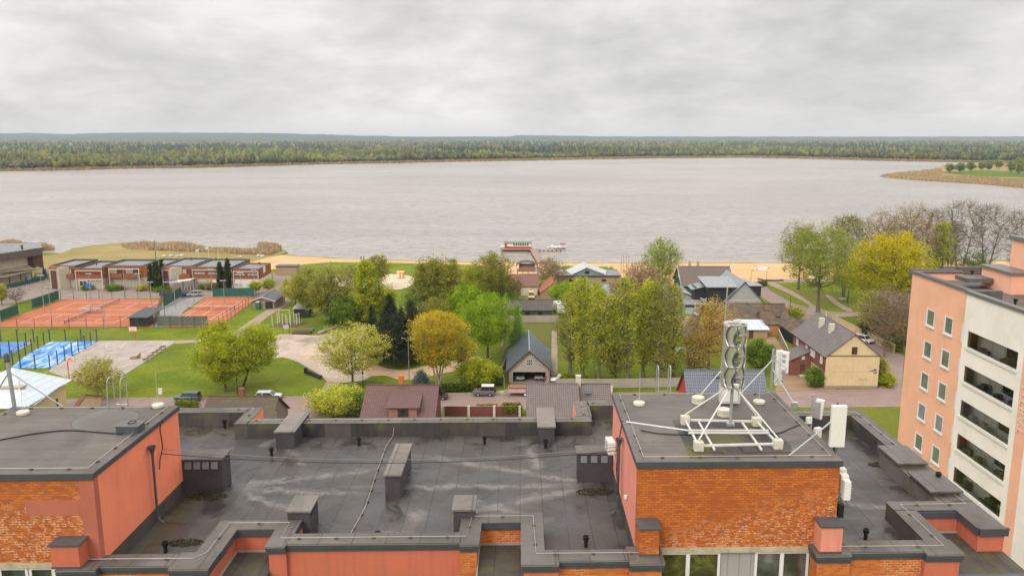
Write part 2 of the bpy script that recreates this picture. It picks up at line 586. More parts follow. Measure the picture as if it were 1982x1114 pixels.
def area(name,px,m,z,world=None):
 pts=world if world else[g(x,y,0)for x,y in px]
 a=sum(pts[i][0]*pts[(i+1)%len(pts)][1]-pts[(i+1)%len(pts)][0]*pts[i][1]for i in range(len(pts)))
 if a<0:pts=pts[::-1]
 mb=MB()
 mb.prism(pts,z-0.03,z)
 return struct(mb.build(name,m))
def smooth_poly(px,k=3):
 n=len(px)
 out=[]
 for i in range(n):
  p0,p1,p2,p3=px[i-1],px[i],px[(i+1)%n],px[(i+2)%n]
  for j in range(k):
   t=j/k
   out.append(tuple(0.5*(2*p1[c]+(p2[c]-p0[c])*t+(2*p0[c]-5*p1[c]+4*p2[c]-p3[c])*t*t+(3*p1[c]-p0[c]-3*p2[c]+p3[c])*t**3)for c in(0,1)))
 return out
area('field',[(1815,333),(1900,330),(2000,334),(2200,342),(2200,352),(2000,344),(1880,342)],M_GRASS,0.35)
area('field',[(1790,300),(1982,299),(2100,300),(2100,304),(1982,303.5),(1790,303)],M_GRASS,0.3)
area('meadow',smooth_poly([(60,500),(110,492),(140,483),(180,477),(250,471),(400,480),(545,485),(540,492),(500,505),(440,512),(100,530),(70,520)]),M_MEADOW,0.02)
area('beach',[(470,512),(520,498),(546,493.5),(570,495.5),(650,500.5),(760,504),(900,507.5),(1050,509),(1250,509.5),(1520,509),(1760,507),(2200,503),(2200,532),(1760,534),(1600,538),(1520,541),(1470,545),(1400,556),(1300,556),(1200,535),(1185,516),(1070,514),(1055,535),(990,535),(965,514),(880,511.5),(760,508.5),(640,507),(590,511),(565,518),(500,523)],M_SAND,0.03)
area('sand_court',smooth_poly([(640,540),(660,530),(730,529),(790,533),(802,541),(795,552),(770,560),(700,558),(650,552)]),M_PSAND,0.04)
area('forecourt',[(-200,640),(-200,545),(60,545),(90,538),(105,556),(330,554),(480,556),(530,547),(527,528),(560,526),(566,550),(548,575),(500,574),(120,580),(50,594),(0,600)],M_LOT,0.04)
area('lawn',[(-200,650),(0,600),(30,588),(60,578),(115,577),(112,581),(60,602),(0,625),(-60,650)],M_GRASS,0.07)
area('alley',[(318,578),(395,576),(358,600),(330,632),(298,633)],M_GREYA,0.06)
area('clay_court',None,M_CLAY,0.10,[(-133.9,234.0),(-105.3,234.0),(-100.5,220.0),(-92.1,198.6),(-134.0,198.6)])
area('clay_court',None,M_CLAY,0.10,[(-93.5,236.4),(-77.6,236.8),(-75.8,198.8),(-88.6,198.8)])
def lines(segs,z=0.125,w=0.1,name='court_line'):
 mb=MB()
 for(x0,y0),(x1,y1)in segs:
  d=Vector((x1-x0,y1-y0)).normalized()*(w/2)
  n=Vector((-d.y,d.x))
  mb.quad((x0-d.x+n.x,y0-d.y+n.y,z),(x0-d.x-n.x,y0-d.y-n.y,z),(x1+d.x-n.x,y1+d.y-n.y,z),(x1+d.x+n.x,y1+d.y+n.y,z))
 return mb
def tennis_segs(cx,cy,ax):
 S=[]
 L_,D,S_,V=11.9,5.49,4.12,6.4
 def P(a,b):return(cx+a,cy+b)if ax=='x' else(cx+b,cy+a)
 for s in(-1,1):
  S.append((P(-L_,s*D),P(L_,s*D)))
  S.append((P(-L_,s*S_),P(L_,s*S_)))
  S.append((P(s*L_,-D),P(s*L_,D)))
  S.append((P(s*V,-S_),P(s*V,S_)))
 S.append((P(-V,0),P(V,0)))
 return S
TC=[(-116.0,224.2,'x'),(-116.0,208.0,'x'),(-85.0,219.0,'y')]
mb=MB()
for t in TC:
 q=lines(tennis_segs(*t),w=0.15)
 mb.add(q.v,q.f)
struct(mb.build('court_marking',M_LINE))
area('basketball_court',[(192,659),(335,659),(338,663),(232,731),(150,738),(96,720),(97,712)],M_COURT,0.05)
def arc(c,r,a0,a1,n=14):
 return[(c[0]+r*math.cos(rad(a0+(a1-a0)*i/n)),c[1]+r*math.sin(rad(a0+(a1-a0)*i/n)))for i in range(n+1)]
def chain(p):return[(p[i],p[i+1])for i in range(len(p)-1)]
bx,by=-88.5,183.6
seg=[((bx-7.5,by),(bx+7.2,by)),((bx-7.5,by),(bx-7.5,by-28)),((bx+7.2,by),(bx+5.4,by-28)),((bx+6.4,by),(bx+4.6,by-28)),((bx-3,by),(bx-1.8,by-5.8)),((bx+3,by),(bx+1.8,by-5.8)),((bx-1.8,by-5.8),(bx+1.8,by-5.8)),((bx-7.5,by-14),(bx+6,by-14))]
seg+=chain(arc((bx,by-1.2),6.5,180,360))+chain(arc((bx,by-14),1.8,0,360,20))
struct(lines(seg,0.075,0.14).build('court_marking',M_LINE))
area('padel_court',[(97,661),(187,660),(140,690),(96,712),(20,712),(50,688)],M_BLUEW,0.05)
area('padel_court',[(-60,662),(65,661.5),(35,678),(0,692),(-60,700)],M_BLUE,0.05)
struct(lines([(g(-40,664),g(60,663)),(g(-40,675),g(40,674)),(g(60,663),g(38,676)),(g(-40,688),g(5,689))],0.07,0.12).build('court_marking',M_LINE))
area('path',[(335,659),(415,656),(440,652),(500,610),(540,585),(562,568),(575,570),(556,590),(520,612),(470,652),(420,661),(338,665)],M_PATH,0.06)
area('skate_plaza',smooth_poly([(520,660),(545,647),(610,649),(645,645),(700,645),(728,650),(735,670),(720,690),(728,705),(722,722),(712,732),(690,738),(640,740),(622,727),(600,714),(575,700),(550,692),(530,693),(505,690)],4),M_SKATE,0.06)
area('path',[(632,738),(660,740),(648,757),(640,772),(602,772),(622,755)],M_PATH,0.08)
area('bike_track',smooth_poly([(690,640),(715,625),(735,632),(728,660),(760,675),(765,690),(722,692),(735,708),(770,716),(800,714),(835,704),(880,696),(925,690),(930,702),(890,716),(850,724),(815,732),(775,735),(745,727),(712,726),(706,700),(700,665)],4),M_TRACK,0.075)
area('yard',[(985,618),(1080,618),(1078,680),(1072,745),(1060,745),(985,745),(972,690)],M_ROUGH,0.05)
area('footpath',[(1068,640),(1078,640),(1080,742),(1066,742)],M_PATH,0.08)
area('yard',[(1025,548),(1062,548),(1060,600),(1085,620),(1040,612),(1015,590)],M_DIRT,0.05)
area('street',[(-300,778),(262,771.5),(545,768.5),(860,762.5),(1020,760),(1500,757.5),(1620,754),(1745,750),(2300,742),(2300,790),(1745,787),(1500,789),(1000,792),(500,812),(-300,830)],M_STREET,0.05)
mb=MB()
for a,b_ in(((-300,777.5),(262,771)),((262,771),(600,767.5)),((660,766.5),(860,762)),((860,762),(985,760.3))):
 a,b_=g(*a),g(*b_)
 mb.beam((a[0],a[1],0.06),(b_[0],b_[1],0.06),0.18,0.14)
struct(mb.build('kerb',plain('kerb_concrete',(0.33,0.29,0.25),0.9,0.15)))
area('road',[(1745,756),(1750,690),(1732,678),(1672,650),(1606,612),(1580,600),(1530,585),(1490,562),(1478,548),(1462,545),(1452,553),(1475,575),(1510,600),(1550,622),(1600,660),(1660,700),(1702,722),(1700,757)],M_STREET,0.065)
area('footpath',smooth_poly([(1480,547),(1494,545),(1540,567),(1585,596),(1620,604),(1680,603),(1740,600),(1740,606),(1680,610),(1610,614),(1560,606),(1566,592),(1530,570)]),M_PATH,0.075)
area('footpath',smooth_poly([(1598,572),(1606,572),(1628,588),(1650,600),(1640,603),(1614,588)]),M_PATH,0.08)
area('promenade',[(1475,540),(1600,541),(1740,541),(1900,543),(1900,546),(1740,545),(1600,546),(1500,547),(1478,549)],M_PATH,0.07)
area('yard',[(1502,757),(1500,735),(1506,700),(1540,700),(1560,735),(1610,742),(1618,754)],M_DIRT,0.05)
area('yard',[(1478,650),(1500,652),(1520,680),(1510,700),(1488,672)],M_DIRT,0.06)
area('yard',[(1320,640),(1360,640),(1360,700),(1320,700)],M_ROUGH,0.05)
area('verge',[(1540,792),(2000,790),(2000,1000),(1540,1000)],m_grass('verge_grass',(0.12,0.135,0.02),(0.15,0.165,0.02),(0.19,0.18,0.03)),0.04)
def m_hill():
 b=NB('wooded_hill')
 p=b.P()
 c=b.ramp(b.noise(p,0.004,6,0.7),(0.4,(0.02,0.035,0.03)),(0.6,(0.05,0.065,0.05)))
 return b.done(c,1.0,None,0.0)
M_HILL=m_hill()
def hills(name,prof,Y,depth=900,seed=1):
 rnd=random.Random(seed)
 n=160
 xs=[prof[0][0]+(prof[-1][0]-prof[0][0])*i/n for i in range(n+1)]
 V,Fc=[],[]
 for i,x in enumerate(xs):
  for j in range(len(prof)-1):
   if prof[j][0]<=x<=prof[j+1][0]:
    t=(x-prof[j][0])/(prof[j+1][0]-prof[j][0])
    t=t*t*(3-2*t)
    py=prof[j][1]*(1-t)+prof[j+1][1]*t
  wx,wz=atY(x,py,Y)
  wz+=(rnd.random()-0.5)*Y*0.0004+math.sin(i*0.9)*Y*0.00012
  wz=max(wz,2)
  V+=[(wx,Y-depth,-1),(wx,Y-depth*0.4,wz*0.55),(wx,Y,wz),(wx,Y+depth*0.6,-1)]
 for i in range(n):
  for k in range(3):
   Fc.append((i*4+k,(i+1)*4+k,(i+1)*4+k+1,i*4+k+1))
 mb=MB()
 mb.add(V,Fc)
 return struct(mb.build(name,M_HILL,smooth=True))
hills('hill',[(-300,259),(0,258.5),(70,257.5),(120,259.5),(230,257),(290,256.5),(400,257),(520,257.5),(620,260),(700,262.5),(800,264.5),(1000,265.5)],9500,1500,2)
hills('hill',[(700,265),(980,264.2),(1010,261.8),(1050,262.2),(1090,263),(1115,262.6),(1160,264),(1500,264.5),(2300,264)],9900,900,5)
def attr_mat(name,rough=0.9,transl=0.0,spec=0.15):
 if name in _mc:return _mc[name]
 b=NB(name)
 a=b.n('ShaderNodeAttribute',attribute_name='Col')
 b.done(a.outputs['Color'],rough,None,spec)
 if transl:
  tr=b.n('ShaderNodeBsdfTranslucent')
  b.L.new(a.outputs['Color'],tr.inputs[0])
  mx=b.n('ShaderNodeMixShader')
  mx.inputs[0].default_value=transl
  out=[n for n in b.N if n.type=='OUTPUT_MATERIAL'][0]
  b.L.new(b.b.outputs[0],mx.inputs[1])
  b.L.new(tr.outputs[0],mx.inputs[2])
  b.L.new(mx.outputs[0],out.inputs[0])
 _mc[name]=b.m
 return b.m
def np_mesh(name,V,Fq,mat,cols=None,parent=None,smooth=False):
 """V (n,3); Fq (m,k) k-gons; cols (n,3) per vertex"""
 me=bpy.data.meshes.new(name)
 k=Fq.shape[1]
 me.vertices.add(len(V))
 me.vertices.foreach_set('co',V.astype(np.float32).ravel())
 me.loops.add(Fq.size)
 me.loops.foreach_set('vertex_index',Fq.astype(np.int32).ravel())
 me.polygons.add(len(Fq))
 me.polygons.foreach_set('loop_start',np.arange(0,Fq.size,k,dtype=np.int32))
 me.polygons.foreach_set('loop_total',np.full(len(Fq),k,dtype=np.int32))
 if smooth:me.polygons.foreach_set('use_smooth',np.ones(len(Fq),dtype=bool))
 me.update(calc_edges=True)
 if cols is not None:
  ca=me.color_attributes.new('Col','FLOAT_COLOR','POINT')
  c4=np.ones((len(V),4),np.float32)
  c4[:,:3]=np.clip(cols,0,1)
  ca.data.foreach_set('color',c4.ravel())
 me.materials.append(mat)
 o=bpy.data.objects.new(name,me)
 COL.objects.link(o)
 if parent is not None:o.parent=parent
 return o
_t=(1+5**0.5)/2
ICO_V=np.array([(-1,_t,0),(1,_t,0),(-1,-_t,0),(1,-_t,0),(0,-1,_t),(0,1,_t),(0,-1,-_t),(0,1,-_t),(_t,0,-1),(_t,0,1),(-_t,0,-1),(-_t,0,1)])/math.sqrt(1+_t*_t)
ICO_F=np.array([(0,11,5),(0,5,1),(0,1,7),(0,7,10),(0,10,11),(1,5,9),(5,11,4),(11,10,2),(10,7,6),(7,1,8),(3,9,4),(3,4,2),(3,2,6),(3,6,8),(3,8,9),(4,9,5),(2,4,11),(6,2,10),(8,6,7),(9,8,1)])
CONE_V=np.array([(math.cos(a),math.sin(a),0.1)for a in np.linspace(0,2*math.pi,7)[:6]]+[(0,0,1.0)]+[(0.62*math.cos(a+.5),0.62*math.sin(a+.5),0.45)for a in np.linspace(0,2*math.pi,7)[:6]])
CONE_F=np.array([(i,(i+1)%6,6)for i in range(6)]+[(7+i,7+(i+1)%6,6)for i in range(6)])
def scatter(name,C,S,cols,tv,tf,rng,jit=0.22):
 n,k=len(C),len(tv)
 V=np.repeat(tv[None],n,0)*(1+rng.normal(0,jit,(n,k,1)))
 V=V*S[:,None,:]+C[:,None,:]
 F_=(tf[None]+(np.arange(n)*k)[:,None,None]).reshape(-1,3)
 cc=np.repeat(cols[:,None,:],k,1)*(1+rng.normal(0,0.12,(n,k,1)))
 return V.reshape(-1,3),F_,cc.reshape(-1,3)
_fx=np.array([p[0]for p in _far]);_fy=np.array([p[1]for p in _far])
_dir=np.array([ray(x,y)for x,y in FAR])
FPX_X=np.array([p[0]for p in FAR],float);FPX_Y=np.array([p[1]for p in FAR],float)
def far_woods():
 rng=np.random.default_rng(3)
 n=21000
 px=rng.uniform(-120,2110,n)
 shore=np.interp(px,FPX_X,FPX_Y)
 top=266.5
 u=rng.uniform(0,1,n)**1.15
 py=top+(shore-4.0-top)*u
 edge=rng.uniform(0,1,n)<0.16
 py=np.where(edge,shore-4.0-rng.uniform(0,2.2,n),py)
 open_=(px>1795)&(py>298)&(py<306)
 keep=~open_
 px,py,u,edge=px[keep],py[keep],u[keep],edge[keep]
 n=len(px)
 a=(px-991)/FPX
 v=(py-557)/FPX
 dx,dy,dz=a,_cp-v*_sp,-(v*_cp+_sp)
 X=dx*math.cos(YAW)-dy*math.sin(YAW)
 Y=dx*math.sin(YAW)+dy*math.cos(YAW)
 t=-CZ/dz
 X,Y=X*t,Y*t
 pat=np.sin(X*0.0051+1.3)+np.sin(Y*0.0033+X*0.0021)+0.8*np.sin(X*0.013+Y*0.004)
 pcon=np.clip((Y-1450)/1500,0,1)*0.62+0.36*pat
 pcon=np.where(edge,0.03,pcon)
 con=rng.uniform(0,1,n)<pcon
 pal=np.array([(0.16,0.17,0.04),(0.20,0.18,0.055),(0.24,0.20,0.05),(0.14,0.14,0.05),(0.21,0.155,0.085),(0.10,0.13,0.04),(0.25,0.24,0.06),(0.19,0.16,0.10)])
 idx=(np.floor((np.sin(X*0.021+0.7*np.sin(Y*0.02))+1)*2.5+rng.uniform(0,3,n))).astype(int)%8
 cols=pal[idx]*rng.uniform(0.5,0.95,(n,1))*np.array([.80,.93,.90])*(1+.3*np.sin(X*.0083+Y*.011)*np.sin(X*.0031+2))[:,None]
 ccol=np.array([(0.022,0.036,0.022)])*rng.uniform(0.7,1.6,(n,1))
 wid=np.maximum(3.4,Y*0.0017)*np.exp(rng.normal(0,.38,n))
 hgt=rng.uniform(8,17,n)*(1+.25*np.sin(X*.006+1)*np.sin(X*.019+Y*.005))*np.where(Y>3000,1.15,1.0)*np.where(edge,0.75,1.0)
 hgt=np.where(Y>2600,np.minimum(hgt,19),hgt)
 d=~con
 parts=[]
 Cn=np.stack([X[d],Y[d],hgt[d]*0.52],1)
 parts.append(scatter('a',Cn,np.stack([wid[d],wid[d],hgt[d]*0.55],1),cols[d],ICO_V,ICO_F,rng))
 off=rng.normal(0,0.5,(d.sum(),3))*wid[d][:,None]
 Cn2=Cn+off*np.array([1,1,0.3])+np.array([0,0,1.0])*hgt[d][:,None]*0.12
 parts.append(scatter('a',Cn2,np.stack([wid[d]*.6,wid[d]*.6,hgt[d]*0.42],1),cols[d]*1.12,ICO_V,ICO_F,rng))
 Cc=np.stack([X[con],Y[con],np.zeros(con.sum())],1)
 parts.append(scatter('a',Cc,np.stack([wid[con]*.62,wid[con]*.62,hgt[con]*1.25],1),ccol[con],CONE_V,CONE_F,rng,0.1))
 Vs,Fs,Cs,o=[],[],[],0
 for V,F_,c in parts:
  Vs.append(V);Fs.append(F_+o);Cs.append(c);o+=len(V)
 return np_mesh('far_woods',np.concatenate(Vs),np.concatenate(Fs),attr_mat('far_foliage'),np.concatenate(Cs))
o=far_woods()
struct(o,'stuff','mixed spruce and budding birch woods along the far shore of the lake')
o['category']='woods'
def reeds(name,label,polypx,n,h,w,z=-0.3,cols=((0.52,0.38,0.22),(0.60,0.46,0.28),(0.44,0.31,0.18)),seed=1,lean=0.15):
 rng=np.random.default_rng(seed)
 P=np.array([g(x,y,z)for x,y in polypx])
 Q=np.array(polypx,float)
 lo,hi=Q.min(0),Q.max(0)
 S=rng.uniform(lo,hi,(n*4,2))
 inside=np.zeros(len(S),bool)
 j=len(Q)-1
 for i in range(len(Q)):
  c=((Q[i,1]>S[:,1])!=(Q[j,1]>S[:,1]))&(S[:,0]<(Q[j,0]-Q[i,0])*(S[:,1]-Q[i,1])/(Q[j,1]-Q[i,1]+1e-12)+Q[i,0])
  inside^=c
  j=i
 S=S[inside][:n]
 a=(S[:,0]-991)/FPX
 v=(S[:,1]-557)/FPX
 dy,dz=_cp-v*_sp,-(v*_cp+_sp)
 t=(z-CZ)/dz
 X=(a*math.cos(YAW)-dy*math.sin(YAW))*t
 Y=(a*math.sin(YAW)+dy*math.cos(YAW))*t
 m=len(S)
 ang=rng.uniform(0,math.pi,m)
 hh=h*rng.uniform(0.35,1.1,m)*(1+.3*np.sin(X*.17+1)+.2*np.sin(X*.41+Y*.3))
 ww=w*rng.uniform(0.6,1.3,m)
 L=rng.normal(0,lean,(m,2))*hh[:,None]
 V=np.zeros((m,4,3))
 V[:,0]=np.stack([X-np.cos(ang)*ww,Y-np.sin(ang)*ww,np.full(m,z)],1)
 V[:,1]=np.stack([X+np.cos(ang)*ww,Y+np.sin(ang)*ww,np.full(m,z)],1)
 V[:,2]=np.stack([X+np.cos(ang)*ww*1.3+L[:,0],Y+np.sin(ang)*ww+L[:,1],z+hh*0.9],1)
 V[:,3]=np.stack([X-np.cos(ang)*ww*.2+L[:,0],Y-np.sin(ang)*ww+L[:,1],z+hh],1)
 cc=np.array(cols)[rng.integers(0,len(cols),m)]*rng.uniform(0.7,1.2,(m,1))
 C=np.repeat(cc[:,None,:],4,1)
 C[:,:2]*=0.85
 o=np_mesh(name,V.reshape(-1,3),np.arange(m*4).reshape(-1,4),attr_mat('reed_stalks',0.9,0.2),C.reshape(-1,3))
 struct(o,'stuff',label)
 o['category']='reeds'
 return o
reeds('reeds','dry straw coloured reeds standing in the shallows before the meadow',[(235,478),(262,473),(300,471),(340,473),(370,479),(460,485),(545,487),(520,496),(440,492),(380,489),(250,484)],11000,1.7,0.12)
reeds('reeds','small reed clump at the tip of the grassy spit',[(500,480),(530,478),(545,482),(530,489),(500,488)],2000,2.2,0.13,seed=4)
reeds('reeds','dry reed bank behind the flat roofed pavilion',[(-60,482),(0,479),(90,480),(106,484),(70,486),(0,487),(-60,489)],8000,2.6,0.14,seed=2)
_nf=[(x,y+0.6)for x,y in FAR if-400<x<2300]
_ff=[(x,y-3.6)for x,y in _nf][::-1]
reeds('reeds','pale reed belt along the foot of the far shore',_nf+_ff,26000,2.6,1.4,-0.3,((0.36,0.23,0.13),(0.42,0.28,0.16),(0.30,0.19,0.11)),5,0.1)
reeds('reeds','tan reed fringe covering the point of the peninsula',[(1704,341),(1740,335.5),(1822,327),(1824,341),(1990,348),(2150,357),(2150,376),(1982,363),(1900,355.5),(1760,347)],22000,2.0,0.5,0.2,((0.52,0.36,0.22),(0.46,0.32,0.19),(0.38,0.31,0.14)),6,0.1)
def build_haze():
 m=bpy.data.materials.new('haze')
 m.use_nodes=True
 nt=m.node_tree
 nt.nodes.clear()
 o=nt.nodes.new('ShaderNodeOutputMaterial')
 v=nt.nodes.new('ShaderNodeVolumePrincipled')
 v.inputs['Color'].default_value=(0.82,0.90,0.97,1)
 v.inputs['Density'].default_value=HAZE
 nt.links.new(v.outputs[0],o.inputs['Volume'])
 mb=MB()
 mb.box(-13000,13000,-450,11600,-3.0,105)
 struct(mb.build('haze',m),'stuff','thin damp air that pales the far woods and hills')
HAZE=6.5e-5
if HAZE:build_haze()
# ================================================================== THE BLOCK WE LOOK OVER
SH=0.03
RZ,PZ,HZ=30.8,31.6,35.0
def B_():return MB(SH)
def d_(px,py,z):
 x,y=g(px,py,z)
 return x,y-SH*x
def m_felt(name,base,strips=1.0,light=0.35,moss=0.0,ax='x',wet=0.0,streak=False):
 b=NB(name)
 p=b.P()
 x,y,z=b.sep(p)
 a=x if ax=='x' else y
 cell=b.m_('FLOOR',b.m_('DIVIDE',a,strips))
 wn=b.n('ShaderNodeTexWhiteNoise',noise_dimensions='1D')
 b.put(wn.inputs['W'],cell)
 fr=b.m_('FRACT',b.m_('DIVIDE',a,strips))
 seam=b.m_('LESS_THAN',fr,0.035)
 n1=b.noise(p,0.35,6,0.65,0.8)
 c=b.ramp(n1,(0.32,sc3(base,0.55)),(0.5,base),(0.66,sc3(base,1.0+light*1.4)))
 c=b.mix(0.30,c,b.ramp(wn.outputs['Value'],(0,sc3(base,0.55)),(1,sc3(base,1.5))))
 c=b.mix(0.22,c,b.ramp(b.noise(p,55,2),(0.35,sc3(base,0.3)),(0.65,sc3(base,2.4))))
 r=0.62
 if streak:
  def tongue(x0,y0,x1,y1,w,s):
   dx,dy=x1-x0,y1-y0
   L_=math.hypot(dx,dy)
   ux,uy=dx/L_,dy/L_
   xs=b.m_('SUBTRACT',x,x0);ys=b.m_('SUBTRACT',y,y0)
   al=b.m_('ADD',b.m_('MULTIPLY',xs,ux),b.m_('MULTIPLY',ys,uy))
   ac=b.m_('ADD',b.m_('MULTIPLY',xs,-uy),b.m_('MULTIPLY',ys,ux))
   ac=b.m_('ADD',ac,b.m_('MULTIPLY',b.m_('SUBTRACT',b.noise(p,1.1,6,0.7,0.8),0.5),s*1.5))
   t=b.m_('DIVIDE',al,L_)
   k=b.m_('SUBTRACT',1.0,b.m_('DIVIDE',b.m_('ABSOLUTE',ac),w),None,True)
   e=b.m_('MULTIPLY',b.step(t,-0.05,0.08),b.m_('SUBTRACT',1.0,b.step(t,0.75,1.1)))
   return b.m_('MULTIPLY',b.m_('POWER',k,1.3),e)
  T=[tongue(3.2,36.6,-5.2,39.9,.45,1.2),tongue(3.0,36.3,-8.0,36.0,.4,1.0),tongue(2.8,36.0,-2.6,33.2,.55,1.3),tongue(1.0,38.2,0.2,42.0,.5,.8),tongue(-13.4,36.0,-6.5,38.3,.5,1.4),tongue(-13.2,35.7,-7.0,35.2,.45,1.5),tongue(-13,35.4,-9.5,33.2,.4,1.2),tongue(-4.3,33.6,-5.8,30.5,.9,1.6),tongue(-11.0,38.5,-12.4,41.2,.45,.6),tongue(-13.8,41.0,-12.8,43.0,.4,.6),tongue(-2.6,34.6,1.6,32.4,.5,1.2),tongue(13.6,37.5,16.8,38.6,.35,.7),tongue(13.4,35.0,17.6,33.6,.4,.9)]
  k=T[0]
  for t in T[1:]:k=b.m_('MAXIMUM',k,t)
  k=b.m_('MULTIPLY',k,b.m_('ADD',0.35,b.noise(p,1.4,4,0.6)),None,True)
  c=b.mix(b.m_('MULTIPLY',k,0.7),c,(0.215,0.188,0.170))  # pale streaks: silt tone, with the puddles' sky sheen painted into the colour
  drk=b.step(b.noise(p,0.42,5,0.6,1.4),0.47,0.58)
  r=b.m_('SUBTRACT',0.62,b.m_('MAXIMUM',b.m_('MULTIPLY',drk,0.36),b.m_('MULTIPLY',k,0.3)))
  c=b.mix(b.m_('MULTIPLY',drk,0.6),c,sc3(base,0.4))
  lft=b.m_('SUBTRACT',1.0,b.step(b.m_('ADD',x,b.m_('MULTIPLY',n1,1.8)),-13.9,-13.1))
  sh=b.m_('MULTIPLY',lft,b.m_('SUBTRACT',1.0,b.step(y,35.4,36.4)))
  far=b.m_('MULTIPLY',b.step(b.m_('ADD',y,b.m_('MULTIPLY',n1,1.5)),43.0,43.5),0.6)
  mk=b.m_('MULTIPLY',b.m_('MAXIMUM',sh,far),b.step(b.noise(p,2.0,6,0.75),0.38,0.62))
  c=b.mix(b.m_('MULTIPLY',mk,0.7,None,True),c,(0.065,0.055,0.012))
 if not streak:
  st=b.step(b.noise(p,0.28,5,0.6,0.9),0.5,0.64)
  c=b.mix(b.m_('MULTIPLY',st,0.5),c,sc3(base,0.5))
 if moss:
  mk=b.step(b.noise(p,1.6,6,0.75,0.3),0.60-0.2*moss,0.75-0.2*moss)
  c=b.mix(b.m_('MULTIPLY',mk,0.75),c,(0.075,0.07,0.015))
 c=b.mix(b.m_('MULTIPLY',seam,0.7),c,sc3(base,0.35))
 b.bump(b.m_('ADD',b.m_('MULTIPLY',b.noise(p,80,2),0.25),b.m_('SUBTRACT',1.0,seam)),0.5,0.01)
 return b.done(c,r,None,0.45)
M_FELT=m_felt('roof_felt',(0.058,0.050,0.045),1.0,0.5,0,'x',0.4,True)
M_FELT2=m_felt('stair_head_felt',(0.108,0.092,0.079),1.0,0.35,0.15,'y')
M_CAP=m_felt('parapet_cap_felt',(0.105,0.092,0.083),1.3,0.25,0.35,'x')
M_SHCAP=m_felt('shaft_cap_felt',(0.165,0.142,0.124),2.0,0.15,0.1,'x')
M_TERR=m_felt('terrace_felt',(0.050,0.042,0.035),1.0,0.4,0.7,'x')
def m_upstand():
 b=NB('parapet_upstand_felt')
 p=b.P()
 x,y,z=b.sep(p)
 n=b.noise(p,1.0,5,0.65,0.0,(3.5,3.5,0.5))
 c=b.ramp(n,(0.3,(0.030,0.026,0.025)),(0.5,(0.055,0.048,0.045)),(0.72,(0.085,0.073,0.066)))
 cell=b.m_('FLOOR',b.m_('DIVIDE',b.m_('ADD',x,b.m_('MULTIPLY',y,0.9)),1.45))
 wn=b.n('ShaderNodeTexWhiteNoise',noise_dimensions='1D')
 b.put(wn.inputs['W'],cell)
 c=b.mix(0.55,c,b.ramp(wn.outputs['Value'],(0.1,(0.022,0.021,0.023)),(0.9,(0.10,0.085,0.075))))
 top=b.m_('MULTIPLY',b.step(b.m_('ADD',z,b.m_('MULTIPLY',n,0.9)),31.55,31.95),b.step(b.noise(p,0.45,3,0.6),0.47,0.6))
 c=b.mix(b.m_('MULTIPLY',top,0.8,None,True),c,(0.11,0.10,0.03))
 b.bump(b.noise(p,70,2),0.3,0.01)
 return b.done(c,0.7,None,0.4)
M_UP=m_upstand()
M_SHAFT=plain('shaft_felt',(0.062,0.056,0.056),.6,.25,1.2,.2,60)
M_FASC=plain('dark_fascia_metal',(0.060,0.063,0.075),0.4,0.15,1.5,spec=0.5)
M_FASCL=plain('pale_flashing',(0.30,0.28,0.27),0.4,0.1,2.0)
def m_stucco(name,col,streak=0.3,dirt=(0.2,0.09,0.06),bumps=0.35):
 b=NB(name)
 p=b.P()
 n1=b.noise(p,0.6,5,0.6,0.4)
 c=b.ramp(n1,(0.3,sc3(col,0.90)),(0.5,col),(0.7,sc3(col,1.06)))
 st=b.noise(p,1.0,4,0.6,0.0,(4.5,4.5,0.3))
 c=b.mix(b.m_('MULTIPLY',b.step(st,0.5,0.75),streak,None,True),c,dirt)
 c=b.mix(0.12,c,b.ramp(b.noise(p,45,3),(0.35,sc3(col,0.5)),(0.65,sc3(col,1.5))))
 b.bump(b.noise(p,90,3),bumps,0.008)
 return b.done(c,0.88,None,0.2)
M_SALM=m_stucco('salmon_render',(0.88,0.25,0.14),0.3,(0.5,0.17,0.11))
M_SALMP=m_stucco('pink_render',(0.70,0.26,0.19),0.25)
M_SALMD=m_stucco('terracotta_render',(0.50,0.14,0.08),0.5,(0.26,0.10,0.07))
M_BRICK=brick_mat('orange_brick',(0.60,0.165,0.024),(0.38,0.085,0.018),(0.26,0.085,0.03),0.26,0.098,0.013,1.0,0.3,(31.5,30.5,.3))
M_BRICKR=brick_mat('parapet_brick',(0.66,0.175,0.02),(0.42,0.09,0.016),(0.40,0.17,0.07),0.26,0.098,0.014,0.8,0.25)
M_BRICKL=brick_mat('weathered_brick',(0.60,0.165,0.022),(0.36,0.085,0.022),(0.28,0.10,0.045),0.26,0.098,0.014,1.0,0.35,(35.0,34.3,0.0))
M_LINT=plain('lintel_concrete',(0.42,0.35,0.25),0.85,0.25,3.0,0.3)
M_WFRAME=plain('white_window_frame',(0.68,0.66,0.66),0.35,0.04)
M_PANEL=seams('grey_facade_panel',(0.33,0.31,0.30),0.45,'x',0.5,0.0,True,0.05)
M_GALV=plain('galvanised_steel',(0.42,0.43,0.43),0.38,0.12,6,metal=0.55)
M_WHITEP=plain('white_painted_steel',(0.62,0.58,0.54),0.45,0.08,3)
M_DARKMET=plain('dark_sheet_metal',(0.075,0.077,0.085),0.45,0.15,3)
M_BLACK=plain('black_plastic',(0.012,0.012,0.012),0.35,0.1,3)
M_CABLE=plain('cable_rubber',(0.02,0.02,0.02),0.5,0.1)
M_WIRE=plain('aluminium_wire',(0.46,0.42,0.38),0.4,0.1)
M_CONC=plain('pale_concrete',(0.55,0.51,0.42),0.85,0.12,4,0.2)
M_WBOX=plain('white_enamel',(0.68,0.66,0.61),0.4,0.04,2)
M_GLASS=glass_mat()
M_GLASSG=glass_mat('green_reflecting_glass',(0.055,0.055,0.02),0.12)
